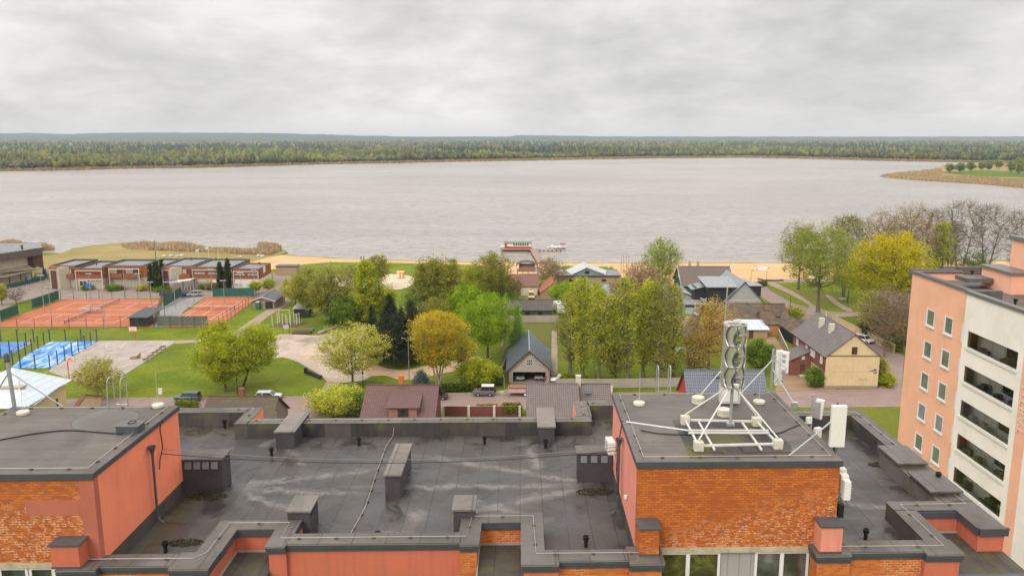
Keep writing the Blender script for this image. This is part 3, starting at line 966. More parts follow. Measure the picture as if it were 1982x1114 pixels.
blk=thing('apartment_block','orange brick and salmon apartment block whose dark felt roof fills the bottom of the view','building',(0,35,0))
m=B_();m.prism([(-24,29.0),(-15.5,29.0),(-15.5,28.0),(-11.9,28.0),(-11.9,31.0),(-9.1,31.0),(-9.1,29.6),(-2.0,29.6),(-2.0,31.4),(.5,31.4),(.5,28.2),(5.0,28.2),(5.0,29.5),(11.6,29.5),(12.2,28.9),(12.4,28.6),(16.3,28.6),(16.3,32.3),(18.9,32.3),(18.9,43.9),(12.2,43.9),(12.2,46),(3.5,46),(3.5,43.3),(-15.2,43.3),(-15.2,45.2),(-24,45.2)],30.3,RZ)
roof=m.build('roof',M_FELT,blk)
def band(pts,m_up,m_cap,parent,z0=RZ-.1,z1=PZ,name='parapet',cornice=None):
 """pts: footprint polygon of a parapet run; upstand body, cap sheet 3 cm thick and 2 cm proud"""
 a=B_();a.prism(pts,z0,z1-0.03)
 o=a.build(name,m_up,parent)
 return o
parts_cap=B_()
def run(x0,x1,y0,y1,m_up=None):
 a=B_();a.box(x0,x1,y0,y1,RZ-0.1,PZ-0.03)
 o=a.build('parapet',m_up or M_UP,blk)
 c=B_();c.box(x0-0.03,x1+0.03,y0-0.03,y1+0.03,PZ-0.03,PZ)
 c.build('cap_sheet',M_CAP,o)
 return o
run(-14.9,3.95,42.8,43.6)
run(-15.6,-14.9-.001,42.8,45.5)
run(-24,-15.61,44.7,45.5)
run(3.2,4.0,43.601,46.3)
run(4.001,12.3,45.5,46.3)
run(12.301,13.1,43.5,46.3)
run(13.101,19.45,43.5,44.3)
run(18.62,19.45,32.5,43.499)
run(15.75,19.45,31.7,32.499)
run(15.75,16.6,28.45,31.699)
for q_ in((-14.895,-14.87,43.62,45.48),(3.16,3.195,43.62,46.28)):
 m=B_();m.box(*q_,26,PZ-.06);m.build('facade',M_SALM,blk)
def front(x0,x1,y0,y1,wall,zb=24.0,nose=0.10,up=None,ends=''):
 """a run of facade below its parapet: wall skin to zb, fascia, cap"""
 a=B_();a.box(x0,x1,y0,y1,zb,PZ-0.34)
 o=a.build('facade',wall,blk)
 f=B_()
 xa=x0-(nose if 'l' in ends else 0);xb=x1+(nose if 'r' in ends else 0)
 f.box(xa+(.04 if 'l' in ends else 0),xb-(.04 if 'r' in ends else 0),y0-nose+0.04,y1-0.02,PZ-0.339,PZ-0.20)
 f.box(xa,xb,y0-nose,y1-0.02,PZ-0.199,PZ-0.06)
 fo=f.build('fascia',M_FASC,o)
 e=B_();e.box(xa,xb,y0-nose-.015,y0-nose+.01,PZ-0.059,PZ-0.035)
 e.build('flashing',M_FASCL,o)
 c=B_();c.box(xa-.01,xb+.01,y0-nose-0.02,y1+.02,PZ-0.034,PZ+0.003)
 c.build('cap_sheet',M_CAP,o)
 i=B_();i.box(x0,x1,y1-.019,y1+.012,RZ-0.05,PZ-0.035)
 i.build('upstand',M_UP,o)
 return o
front(-16.7,-15.35,27.6,28.55,M_BRICKR,ends='l')
front(-15.349,-12.75,27.86,28.6,M_BRICKR)
front(-12.749,-11.4,27.6,28.7,M_SALMD,ends='r')
front(-9.65,-8.99,29.2,30.1,M_SALMD,ends='l')
front(-8.989,-2.31,29.38,30.1,M_SALMD)
front(-2.309,-1.66,29.2,30.1,M_BRICKR,ends='r')
front(0.16,1.45,27.65,28.6,M_SALMD,ends='l')
front(1.451,4.05,27.92,28.6,M_BRICKR)
front(4.051,5.25,27.65,28.8,M_BRICKR,ends='r')
front(11.2,12.45,28.1,28.88,M_BRICKR,ends='l')
front(12.451,15.3,28.35,29.1,M_BRICKR)
front(15.301,16.62,28.1,29.1,M_SALMD,ends='r')
def side(x0,x1,y0,y1,wall,face,nose=0.10,z0=30.5,cap=True):
 e=.004 if face=='f' else 0
 a=B_();a.box(x0,x1,y0,y1,z0,PZ-0.34)
 o=a.build('facade',wall,blk)
 f=B_()
 if face=='r':f.box(x0+.01,x1+nose,y0,y1,PZ-.339,PZ-.06)
 elif face=='l':f.box(x0-nose,x1-.01,y0,y1,PZ-.339,PZ-.06)
 else:f.box(x0,x1,y0-nose,y1-.02,PZ-.339+e,PZ-.06-e)
 if not cap:
  f.build('fascia',M_FASC,o)
  return o
 f.build('fascia',M_FASC,o)
 c=B_()
 if face=='r':c.box(x0,x1+nose+.02,y0,y1,PZ-.059,PZ)
 elif face=='l':c.box(x0-nose-.02,x1,y0,y1,PZ-.059,PZ)
 else:c.box(x0,x1,y0-nose-.02,y1,PZ-.059,PZ-e)
 c.build('cap_sheet',M_CAP,o)
 return o
side(-12.2,-11.401,28.71,31.3,M_SALMD,'r')
side(-11.4,-9.65,30.65,31.301,M_SALMD,'f')
side(-9.649,-8.9,30.101,31.301,M_SALMD,'l')
side(-2.4,-1.661,30.101,31.75,M_BRICKR,'r')
side(-1.66,0.16,31.03,31.751,M_BRICKR,'f')
side(0.161,0.95,28.601,31.75,M_BRICKR,'l')
side(16.0,16.605,29.101,31.699,M_SALMD,'r',cap=False)
side(16.606,18.45,31.69,31.96,M_SALMD,'f',cap=False)
side(18.451,19.5,30.1,31.66,M_SALMD,'l')
m=B_();m.box(18.44,19.6,29.98,30.099,PZ-.339,PZ-.06);m.build('fascia',M_FASC,blk)
m=B_();m.box(18.4,19.62,29.96,30.099,PZ-.058,PZ-.001);m.build('cap_sheet',M_CAP,blk)
for x0,x1,y0,y1 in((-11.4,-9.65,26.4,30.65),(-1.66,.16,26.4,31.03),(16.62,18.45,28.3,31.69)):
 m=B_();m.box(x0,x1,y0,y1,24,30.55)
 t=m.build('terrace_roof',M_TERR,blk)
 m=B_();m.box(x0,x1,y1-.05,y1-.004,30.56,30.63);m.box(x0+.004,x0+.05,y0,y1-.051,30.56,30.63)
 m.build('flashing',M_FASCL,t)
m=B_();m.box(16.62,19.6,28.0,28.299,30.1,30.62);m.build('fascia',M_FASC,blk)
m=B_();m.box(18.451,19.5,28.3,30.099,24,30.56);m.build('terrace_roof',M_TERR,blk)
m=B_();m.prism([(-24,29.0),(-15.3,29.0),(-12,28.3),(-9,30),(.2,30),(1,28.9),(5,28.9),(5.05,29.5),(11.55,29.5),(11.6,29.2),(19.3,29.2),(19.3,44.2),(-24,45.4)],0,30.29)
m.build('wall',M_SALMD,blk)
def stair_head(x0,x1,y0,y1,front_m,left_m,right_m,rise=0.0):
 a=B_();a.box(x0+.3,x1-.3,y0+.3,y1-.02,RZ-.2,HZ-.3)
 h=a.build('stair_head',M_SALM,blk)
 w=B_();w.box(x0,x1,y0,y0+.3,31.5,HZ-.2);w.build('brick_wall',front_m,h)
 w=B_();w.box(x0-.004,x0+.29,y0+.301,y1,RZ-.2,HZ-.2);w.build('render_wall',left_m,h)
 w=B_();w.box(x1-.29,x1+.004,y0+.301,y1,RZ-.2,HZ-.2);w.build('render_wall',right_m,h)
 w=B_();w.box(x0-.03,x1+.03,y0+.302,y1+.03,RZ-.1,RZ+.62);w.build('upstand',M_UP,h)
 r=B_();r.box(x0-.06,x1+.06,y0-.06,y1+.06,HZ-.05,HZ);r.build('stair_head_roof',M_FELT2,h)
 f=B_()
 f.box(x0-.08,x1+.08,y0-.08,y0-.061,HZ-.24,HZ-.01)
 f.box(x0-.08,x1+.08,y1+.061,y1+.08,HZ-.24,HZ-.01)
 f.box(x0-.08,x0-.061,y0-.06,y1+.06,HZ-.20,HZ-.01)
 f.box(x1+.061,x1+.08,y0-.06,y1+.06,HZ-.20,HZ-.01)
 f.box(x0-.059,x1+.059,y0-.059,y1+.059,HZ-.2,HZ-.051)
 f.build('fascia',M_FASC,h)
 return h
hl=stair_head(-22.9,-15.55,28.25,35.75,M_BRICKL,M_SALM,M_SALM)
hr=stair_head(4.45,12.12,28.9,37.15,M_BRICK,M_SALMP,M_SALMD)
x,y=d_(205,812,HZ)
m=B_();m.lathe((x,y,HZ-.02),[(1.45,0),(1.25,.04),(1.0,.13),(.7,.26),(.35,.34),(.02,.37)],24)
m.build('felt_blister',plain('stretched_felt',(.10,.088,.078),.32,.15,1.5),hl,smooth=True)
m=B_();m.box(-18.05,-16.05,28.235,28.249,33.35,33.95);m.box(-16.05,-15.52,28.232,28.249,31.6,34.76);m.box(-15.549,-15.52,28.25,28.56,31.5,34.76)
m.build('render_patch',m_stucco('rose_render',(0.42,0.13,0.085),0.15),hl)
def stub(x0,x1,y0,y1,zt,mt):
 a=B_();a.box(x0,x1,y0,y1,31.62,zt-.06)
 o=a.build('pillar',mt,blk)
 c=B_();c.box(x0-.06,x1+.06,y0-.07,y1,zt-.059,zt);c.build('pillar_cap',M_DARKMET,o)
 c=B_();c.box(x0-.02,x1+.02,y0-.03,y0-.001,31.61,31.68);c.build('flashing',M_DARKMET,o)
stub(4.47,5.2,28.1,28.899,32.72,M_BRICK)
stub(11.3,12.1,28.15,28.899,32.72,M_SALMP)
stub(-16.95,-15.95,27.6,28.249,32.55,M_SALMD)
def bay(x0,x1,y,win,zt=31.5,zb=29.72):
 m=B_();m.box(x0,x1,y-.03,y+.3,zt-.22,zt);m.build('lintel',M_LINT,blk)
 m=B_();m.box(x0,x1,y+.15,y+.3,24,zt-.221);m.build('panelling',M_PANEL,blk)
 m=B_();m.box(x0,x1,y-.01,y+.149,24,zb-.05);m.build('wall',M_BRICK,blk)
 for a,b_,n,gm in win:
  w=B_()
  t=.095
  zt2=zt-.225
  w.box(a,b_,y+.05,y+.13,zt2-t,zt2);w.box(a,b_,y+.05,y+.13,zb,zb+t)
  w.box(a,a+t,y+.05,y+.13,zb+t,zt2-t);w.box(b_-t,b_,y+.05,y+.13,zb+t,zt2-t)
  for i in range(1,n):
   xm=a+(b_-a)*i/n
   w.box(xm-t*.8,xm+t*.8,y+.05,y+.13,zb+t,zt2-t)
  wo=w.build('window',M_WFRAME,blk)
  q=B_();q.box(a+t,b_-t,y+.085,y+.095,zb+t,zt2-t);q.build('pane',gm,wo)
bay(5.2,11.3,28.9,[(5.25,7.75,2,M_GLASSG),(9.1,11.2,2,glass_mat('grey_room_glass',(.10,.095,.085),.1))])
bay(-22.9,-16.4,28.25,[(-20.4,-18.3,2,M_GLASS),(-18.25,-16.45,2,M_GLASS)])
m=B_();m.box(-16.4,-15.35,28.0,28.9,24,31.4);m.build('wall',M_BRICKR,blk)
m=B_();m.box(11.3,12.1,28.9,29.3,24,31.4);m.build('wall',M_BRICK,blk)
def shaft(x0,x1,y0,y1,zt,vents='',cap=None,ovh=0.07):
 a=B_();a.box(x0,x1,y0,y1,RZ-.05,zt-.08)
 o=a.build('vent_shaft',M_SHAFT,blk)
 c=B_();c.box(x0-ovh,x1+ovh,y0-ovh,y1+ovh,zt-.079,zt)
 c.build('shaft_cap',cap or M_SHCAP,o)
 if vents=='front':
  n=max(2,int((x1-x0)/.45))
  for i in range(n):
   w=B_()
   xa=x0+.12+i*(x1-x0-.2)/n
   w.obox((xa+.17,y0-.03,zt-.32),(.3,.03,.34),0,rad(-14))
   w.build('vent_louvre',plain('bluish_louvre',(.16,.175,.19),.4,.1),o)
 if vents=='right':
  w=B_()
  for i in range(3):
   ya=y0+.2+i*(y1-y0-.4)/3
   w.box(x1,x1+.012,ya,ya+.2,zt-.35,zt-.2)
  w.build('vent_hole',M_BLACK,o)
 return o
shaft(-12.85,-11.9,41.1,44.2,31.78)
shaft(1.0,1.85,41.55,44.6,31.78)
shaft(-6.1,-5.42,34.85,38.6,32.0)
shaft(-9.5,-8.6,31.32,32.7,32.0,'right')
shaft(-2.72,-1.88,31.3,32.6,32.0)
shaft(-15.56,-13.75,35.79,36.9,32.45,'front',M_CAP)
shaft(2.75,4.41,36.55,37.4,32.3,'front',M_CAP)
m=B_();m.box(18.0,18.61,32.5,38.3,RZ-.08,PZ-.02);m.build('parapet',M_CAP,blk)
for py0,py1 in((36.1,38.2),(33.0,35.0)):
 a=B_();a.box(17.95,19.2,py0,py1,PZ-.019,PZ+.18)
 o=a.build('vent_shaft',M_UP,blk)
 c=B_();c.box(17.85,19.3,py0-.1,py1+.1,PZ+.181,PZ+.26);c.build('shaft_cap',M_CAP,o)
def vent_pipe(x,y,z,h=.48):
 m=B_()
 m.lathe((x,y,z-.02),[(.075,0),(.075,h*.62),(.115,h*.66),(.115,h*.78),(.13,h*.82),(.13,h),(.10,h),(.09,h*.85),(.02,h*.84)],12)
 return m.build('vent_pipe',M_BLACK,blk)
for px,py,z in((435,828,RZ),(526,882,RZ),(695,862,RZ),(938,859,RZ),(1056,867,RZ),(1134,1057,RZ),(321,1068,RZ),(1675,1043,RZ),(1815,932,PZ)):
 x,y=d_(px,py,z)
 vent_pipe(x,y,z)
x,y=d_(731,1036,RZ);vent_pipe(x,y,RZ,.2)
for px,py,r in((400,960,.55),(1150,952,.5),(875/3.964+1482,834+258/3.964,.35),(1055/3.964+1482,834+565/3.964,.4),(360,1050,.4)):
 x,y=d_(px,py,RZ)
 rng=random.Random(int(px))
 m=B_()
 for i in range(220):
  a=rng.uniform(0,6.28);q=r*math.sqrt(rng.random())
  m.obox((x+math.cos(a)*q*1.7,y+math.sin(a)*q*.8,RZ+.01+rng.random()*.04),(.07,.05,.01),rng.uniform(0,3),rng.uniform(-.6,.6))
 o=m.build('leaf_litter',plain('dead_leaves',(0.035,0.028,0.01),0.9,0.4,9),None)
 struct(o,'stuff','brown leaf litter caught at a roof drain');o['category']='litter'
def downpipe(x,y,z0,z1,sx,parent):
 m=B_()
 m.lathe((x,y,z1),[(.05,0),(.16,.34),(.18,.36),(.15,.36),(.04,.05)],10)
 m.tube([(x,y,z1+.05),(x,y,z0+.35),(x+sx*.12,y-.03,z0+.18),(x+sx*.25,y-.05,z0+.1)],.055,8)
 return m.build('rain_pipe',M_DARKMET,parent)
downpipe(-15.36,32.6,RZ+.0,33.95,1,hl)
downpipe(4.25,33.1,RZ,33.95,-1,hr)
def conductor(pts,step=1.35,parent=blk,r=.011):
 m=B_();m.tube(pts,r,5)
 o=m.build('lightning_conductor',M_WIRE,parent)
 for a,b_ in zip(pts[:-1],pts[1:]):
  a,b_=Vector(a),Vector(b_)
  L_=(b_-a).length
  k=int(L_/step)
  for i in range(k):
   q=a.lerp(b_,(i+.5)/k)
   c=B_()
   c.obox((q.x,q.y,q.z-.045),(.13,.09,.06),0.2*math.sin(i*5))
   c.obox((q.x,q.y,q.z-.012),(.05,.05,.03))
   c.build('wire_holder',plain('mossy_holder',(0.10,0.085,0.05),0.9,0.4,9),o)
 return o
z=PZ+.075
conductor([(-16.0,28.15,z),(-12.1,28.15,z),(-11.75,28.6,z),(-11.75,30.95,z),(-9.3,30.95,z),(-9.3,29.65,z),(-2.1,29.65,z),(-1.95,31.35,z),(.55,31.35,z),(.62,28.25,z),(4.9,28.25,z)])
conductor([(12.2,28.55,z),(16.2,28.55,z),(16.15,32.1,z),(19.0,32.1,z),(18.95,33.0,z)])
conductor([(19.05,38.5,z),(19.05,43.9,z),(13.3,43.9,z)])
conductor([(-17,45.1,z),(-15.25,45.1,z),(-15.25,43.2,z),(3.6,43.2,z),(3.6,45.9,z),(5.0,45.9,z)])
z=HZ+.075
conductor([(-22.7,34.0,z),(-22.6,35.45,z),(-15.85,35.45,z),(-15.85,28.55,z),(-22.7,28.55,z)],1.3,hl)
conductor([(4.7,29.2,z),(4.7,36.9,z),(11.85,36.9,z),(11.85,29.2,z),(4.7,29.2,z)],1.3,hr)
x0,y0=d_(765,815,PZ);x1,y1=d_(693,1030,RZ)
conductor([(-6.9,42.95,PZ+.05),(-6.95,42.6,RZ+.1),(-7.1,41.2,RZ+.08),(-7.0,37.6,RZ+.08),(-6.85,34,RZ+.08),(-7.0,31.4,RZ+.08),(-6.95,30.2,RZ+.1)],1.0)
x,y=d_(255,836,HZ)
q=thing('equipment_box','dark grey box with a coiled cable on the edge of the left roof','box',(x,y+SH*x,HZ))
m=MB();m.box(-.55,.35,-.2,.45,0,.3);m.build('case',M_DARKMET,q,local=True)
m=MB();m.box(-.59,.39,-.24,.49,.301,.34);m.build('lid',plain('grey_lid',(0.12,0.115,0.11),.6,.1),q,local=True)
m=MB();m.tube([(-.2,.1,.34),(-.1,.2,.43),(.1,.25,.40),(.2,.05,.42),(0,-.05,.39),(-.15,.05,.37)],.02,6);m.build('cable',M_CABLE,q,local=True)
def cable(name,label,pts,r=.02,sub=14,mat=None,sag=0):
 P=[Vector(p)for p in pts]
 out=[]
 for i in range(len(P)-1):
  p0,p1,p2,p3=P[max(i-1,0)],P[i],P[i+1],P[min(i+2,len(P)-1)]
  for j in range(sub):
   t=j/sub
   out.append(0.5*(2*p1+(p2-p0)*t+(2*p0-5*p1+4*p2-p3)*t*t+(3*p1-p0-3*p2+p3)*t**3))
 out.append(P[-1])
 m=MB();m.tube(out,r,5)
 return tag(m.build(name,mat or M_CABLE,smooth=True),label,'cable')
def G3(px,py,z):return g(px,py,z)+(z,)
cable('cable','black cable snaking over the left stair head roof',[G3(-5,851,HZ+.03),G3(30,845,HZ+.03),G3(70,838,HZ+.03),G3(130,832,HZ+.03),G3(180,835,HZ+.03),G3(236,839,HZ+.05)],.03)
A=atX(289,867,-15.4);Bq=atX(1190,874,4.3)
ya,za,yb,zb=33.2,33.45,34.4,33.55
def slung(name,label,a,b_,sag,r,mat):
 pts=[]
 for i in range(41):
  t=i/40
  q=Vector(a).lerp(Vector(b_),t)
  q.z-=sag*4*t*(1-t)
  pts.append(q)
 m=MB();m.tube(pts,r,5)
 return tag(m.build(name,mat,smooth=True),label,'cable')
a1=(-15.3,33.0,atY(292,868,33.0)[1]);b1=(4.3,34.0,atY(1185,864,34.0)[1])
slung('slung_cable','pale upper cable slung across the roof between the stair heads',a1,b1,.55,.013,plain('grey_cable',(.2,.19,.18),.6,.1))
a2=(-15.3,32.8,atY(292,877,32.8)[1]);b2=(4.3,33.8,atY(1183,871,33.8)[1])
slung('slung_cable','black lower cable slung across the roof between the stair heads',a2,b2,.5,.018,M_CABLE)
cable('cable','tangled black cables hanging beside the rain pipe of the right stair head',[(4.3,33.8,33.4),(4.2,33.5,32.9),(4.22,33.3,32.3),(4.2,33.0,31.9),(4.2,32.8,32.2),(4.2,33.0,32.6),(4.2,33.4,32.7),(4.28,33.6,33.9),(4.4,33.4,35.05)],.025)
cable('cable','black cable dropping beside the rain pipe of the left stair head',[(-15.3,33.2,35.05),(-15.42,33.15,34.7),(-15.4,33.2,33.9),(-15.45,33.0,33.4),(-15.42,32.8,33.0)],.025)
cable('cable','black cable trailing over the gravelly felt of the right stair head',[G3(1240,832,HZ+.03),G3(1300,840,HZ+.03),G3(1420,838,HZ+.03),G3(1500,838,HZ+.03),G3(1530,828,HZ+.03),G3(1550,820,HZ+.03)],.025)
def rod(px,py,pytop,label,z=HZ,stack=1,first=[]):
 x,y=g(px,py,z)
 q=thing('lightning_rod',label,'lightning rod',(x,y,z),0,'lightning rods on concrete discs')
 m=MB()
 for i in range(stack):m.lathe((0,0,i*.16),[(.24,0),(.27,.02),(.27,.12),(.24,.15)],20)
 m.build('base',M_CONC,q,local=True)
 h=atY(px,pytop,y)[1]-z
 m=MB();m.tube([(0,0,.1),(0,0,h)],[.012,.006],5)
 m.build('rod',M_WIRE,q,local=True)
 m=MB();m.tube([(0,0,.35),(-.12,.3,.08)],.012,5);m.build('link_wire',M_WIRE,q,local=True)
rod(45,801,735,'lightning rod on the disc nearest the tall braced pole')
rod(306,787,720,'lightning rod on the disc at the far corner of the left stair head')
rod(1237,783,718,'lightning rod on the disc behind the air conditioner end of the right roof')
rod(1469,780,725,'lightning rod on the disc by the tall double panel antenna')
def lad(px0,px1,py,pytop,label):
 x0,y0=g(px0,py,HZ);x1,_=g(px1,py,HZ)
 yb=(35.75 if px0<900 else 37.15)+SH*x0+.25
 q=thing('roof_ladder',label,'ladder',((x0+x1)/2,yb,30.8),0,'hooped roof ladders')
 h=36.35-30.8
 w=abs(x1-x0)/2
 for s in(-1,1):
  m=MB()
  pts=[(s*w,0,0),(s*w,0,h-.25)]+[(s*w,-.28+.28*math.cos(t*math.pi/6),h-.25+.28*math.sin(t*math.pi/6))for t in range(1,6)]+[(s*w,-.56,h-.3),(s*w,-.66,35.0-30.8)]
  m.tube(pts,.025,7);m.build('rail',M_GALV,q,local=True)
 m=MB()
 for i in range(15):m.tube([(-w,0,.3+i*.28),(w,0,.3+i*.28)],.013,5)
 m.build('rung',M_GALV,q,local=True)
lad(222,247,783,738,'grey hooped ladder over the far edge of the left stair head')
lad(1272,1295,762,725,'grey hooped ladder over the far edge of the right stair head')
x,y=g(29,786,HZ)
q=thing('antenna_pole','tall grey braced pole with a small camera head at the left roof corner','pole',(x,y,HZ))
top=atY(14,700,y)[1]-HZ
m=MB();m.tube([(0,0,-.6),(-.12,0,top)],.09,10);m.build('pole',M_GALV,q,local=True)
m=MB();m.obox((-.12,0,top+.15),(.16,.2,.3));m.lathe((-.12,0,top),[(.1,0),(.14,.1),(.05,.4)],8);m.build('camera_head',M_DARKMET,q,local=True)
for tx,ty in((2.05,.25),(-1.5,.4)):
 m=MB();m.tube([(-.08,0,top*.78),(tx,ty,-.1)],.03,6);m.build('stay',M_GALV,q,local=True)
zt=HZ
def gp(px,py,zz=HZ+.16):
 x,y=g(px,py,zz);return(x,y,zz)
c0=g(1413,834,HZ)
tb=thing('wind_turbine','silver column of curved metal blades on a white ballasted frame on the right stair head','wind turbine',(c0[0],c0[1],HZ))
zf=HZ+.22
FR=M_WHITEP
corn={'fl':g(1352,862,zf),'fr':g(1505,858,zf),'bl':g(1326,812,zf),'br':g(1464,815,zf)}
def P3(a,dz=0):return(a[0],a[1],zf+dz)
m=MB()
m.beam(P3(corn['bl']),P3(corn['br']),.075);m.beam(P3(corn['fl']),P3(corn['fr']),.075)
m.beam(P3(corn['bl'],.001),P3(corn['fl'],.001),.07);m.beam(P3(corn['br'],.001),P3(corn['fr'],.001),.07)
a=g(1330,836,zf);b_=g(1487,836,zf)
m.beam(P3(a,.08),P3(b_,.08),.06)
a=g(1332,841,zf);b_=g(1489,841,zf)
m.beam(P3(a,.08),P3(b_,.08),.06)
for u in((1352,812,1383,866),(1435,812,1474,866)):
 a=g(u[0],u[1],zf);b_=g(u[2],u[3],zf)
 m.beam(P3(a,-.078),P3(b_,-.078),.07)
m.build('ballast_frame',FR,tb)
m=MB()
a=g(1212,829,HZ);b_=g(1332,838,zf)
m.tube([(a[0],a[1],HZ+.3),(b_[0],b_[1],zf+.12)],.04,8);m.build('long_stay',M_GALV,tb)
for k,cpos in corn.items():
 m=MB()
 for j in range(2):
  m.obox((cpos[0],cpos[1],HZ+.04+.09+j*.18),(.35,.31,.17),.03*(j-.5))
 m.obox((cpos[0]+.02,cpos[1]-.18,HZ+.16),(.09,.02,.09))
 m.build('ballast_block',M_CONC,tb)
for xa,xb,ya,yb2 in((1324,1375,822,837),(1345,1402,866,876),(1440,1530,862,876)):
 p0=g(xa,yb2,HZ);p1=g(xb,yb2,HZ);p2=g(xb-12,ya,HZ);p3=g(xa-12,ya,HZ)
 m=MB();m.prism([p0,p1,p2,p3],HZ+.002,HZ+.035);m.build('rubber_mat',M_UP,tb)
mast_x,mast_y=c0
pp=[g(*q_,HZ)for q_ in((1300,812),(1478,808),(1500,835),(1532,862),(1530,884),(1334,886),(1320,850))]
m=MB();m.prism(pp,HZ+.0005,HZ+.0015);m.build('felt_patch',M_UP,hr)
zb_=36.95
m=MB();m.tube([(mast_x,mast_y,HZ+.2),(mast_x,mast_y,zb_)],.065,12);m.obox((mast_x,mast_y,HZ+.32),(.3,.25,.1));m.build('mast',M_GALV,tb)
for k in('bl','fl','fr','br'):
 m=MB();m.tube([(corn[k][0],corn[k][1],HZ+.45),(mast_x+(corn[k][0]-mast_x)*.05,mast_y+(corn[k][1]-mast_y)*.05,zb_+.02)],.032,8)
 m.build('strut',FR,tb)
M_SHEET=plain('brushed_aluminium',(0.60,0.58,0.57),0.28,0.15,5,metal=0.75)
M_SHEETD=plain('dull_aluminium',(0.42,0.41,0.40),0.35,0.25,8,metal=0.7)
H_,R_=2.62,0.47
rot_root=None
def shell(a_mid,half0,amp,phase,r,z0,z1,n=44,per=0.87):
 V,Fc=[],[]
 k=9
 for i in range(n+1):
  zz=z0+(z1-z0)*i/n
  hw=half0+amp*(1-2*abs(math.sin(math.pi*(zz-z0)/per+phase)))
  for j in range(k):
   t=a_mid+hw*(2*j/(k-1)-1)
   V.append((mast_x+r*math.cos(t),mast_y+r*math.sin(t),zz))
 for i in range(n):
  for j in range(k-1):
   Fc.append((i*k+j,i*k+j+1,(i+1)*k+j+1,(i+1)*k+j))
 return V,Fc
bl=None
for am,ph,r in((rad(180),0,R_),(rad(2),math.pi,R_),(rad(95),1.5,R_*.96),(rad(222),.6,R_*.8),(rad(322),3.6,R_*.86)):
 m=MB();V,Fc=shell(am,.66,.24,ph,r,zb_,zb_+H_);m.add(V,Fc)
 o=m.build('blade',M_SHEET,tb,smooth=True)
 md=o.modifiers.new('thick','SOLIDIFY');md.thickness=.012
for j in range(7):
 zz=zb_+H_*j/6
 m=MB()
 k=22
 V,Fc=[],[]
 sgn=1 if j%2 else-1
 for i in range(k+1):
  t=rad(-100+200*i/k)+(0 if sgn>0 else math.pi)+.25
  V+=[(mast_x+R_*math.cos(t),mast_y+R_*math.sin(t),zz),(mast_x+R_*.55*math.cos(t)+sgn*.08,mast_y+R_*.55*math.sin(t),zz),(mast_x+R_*math.cos(t),mast_y+R_*math.sin(t),zz+.03),(mast_x+R_*.55*math.cos(t)+sgn*.08,mast_y+R_*.55*math.sin(t),zz+.03)]
 for i in range(k):
  q=i*4
  Fc+=[(q+2,q+3,q+7,q+6),(q,q+4,q+5,q+1),(q,q+2,q+6,q+4),(q+1,q+5,q+7,q+3)]
 m.add(V,Fc)
 m.build('rotor_rib',M_SHEET if j==6 else M_SHEETD,tb)
for j in range(8):
 zz=zb_+.15+j*.315
 m=MB();m.lathe((mast_x,mast_y,zz),[(.04,0),(.19,.0),(.19,.03),(.11,.05),(.11,.14),(.04,.15)],14)
 for i in range(5):
  t=i*1.256+j
  m.beam((mast_x,mast_y,zz+.13),(mast_x+.3*math.cos(t),mast_y+.3*math.sin(t),zz+.13),.03,.05)
 m.build('coil_disc',M_SHEETD,tb)
m=MB();m.tube([(mast_x,mast_y,zb_),(mast_x,mast_y,zb_+H_+.1)],.045,8);m.build('shaft',M_GALV,tb)
m=MB();m.obox((mast_x+.05,mast_y,zb_+H_+.1),(.3,.14,.12),.4);m.beam((mast_x-.4,mast_y+.1,zb_+H_+.05),(mast_x+.42,mast_y-.1,zb_+H_+.05),.05);m.build('top_bearing',M_WHITEP,tb)
def disc_base(px,py,n,label):
 x,y=g(px,py,HZ)
 m=MB()
 for i in range(n):m.lathe((x,y,HZ+i*.17),[(.26,0),(.29,.02),(.29,.14),(.26,.16)],20)
 tag(m.build('concrete_weight',M_CONC),label,'weight','loose round concrete weights on the right stair head')
disc_base(1351,780,2,'stacked round concrete weight left of the turbine legs')
disc_base(1401,804,2,'stacked round concrete weight directly behind the turbine mast')
x,y=g(1412,782,HZ)
q=thing('equipment_cabinet','small beige cabinet hidden behind the turbine mast','cabinet',(x,y,HZ))
m=MB();m.box(-.45,.42,-.2,.2,.1,.95);m.build('case',M_CONC,q,local=True)
m=MB();m.box(-.35,.3,-.22,-.201,.2,.85);m.build('door',M_WBOX,q,local=True)
x,y=g(1391,772,HZ)
q=thing('whip_antenna','very tall thin whip antenna rising past the turbine','antenna',(x,y,HZ))
tz=atY(1400,487,y)[1]-HZ
mz=atY(1395,555,y)[1]-HZ
m=MB();m.tube([(0,0,0),(.16,0,mz)],.03,8);m.build('mast',M_GALV,q,local=True)
m=MB();m.tube([(.16,0,mz),(.28,0,tz)],[.014,.008],5);m.build('whip',M_WIRE,q,local=True)
for tx,ty in((.42,-.9),(-.95,-.2),(.5,.5)):
 m=MB();m.tube([(.03,0,1.35),(tx,ty,.2)],.022,6);m.build('brace',M_WHITEP,q,local=True)
def panel_box(mb,c,w,d,h,rz):
 mb.obox((c[0],c[1],c[2]+h/2),(w,d,h),rz)
def bevel(o,w=.02):
 md=o.modifiers.new('soft','BEVEL');md.width=w;md.segments=2;md.limit_method='ANGLE'
x,y=g(1492,758,HZ)
tz=atY(1492,676,y)[1]-HZ
q=thing('antenna_mast','galvanised mast with two tall white panel antennas at the far roof corner','antenna mast',(x,y,HZ))
m=MB();m.tube([(0,0,-.3),(0,0,tz)],.06,10);m.build('mast',M_GALV,q,local=True)
for dx,dy,z0,h,w,rz in((.33,.05,.32,1.72,.34,.25),(.55,-.12,.98,1.05,.34,-.5)):
 m=MB();panel_box(m,(dx,dy,z0),w,.18,h,rz);o=m.build('panel',M_WBOX,q,local=True);bevel(o,.03)
m=MB()
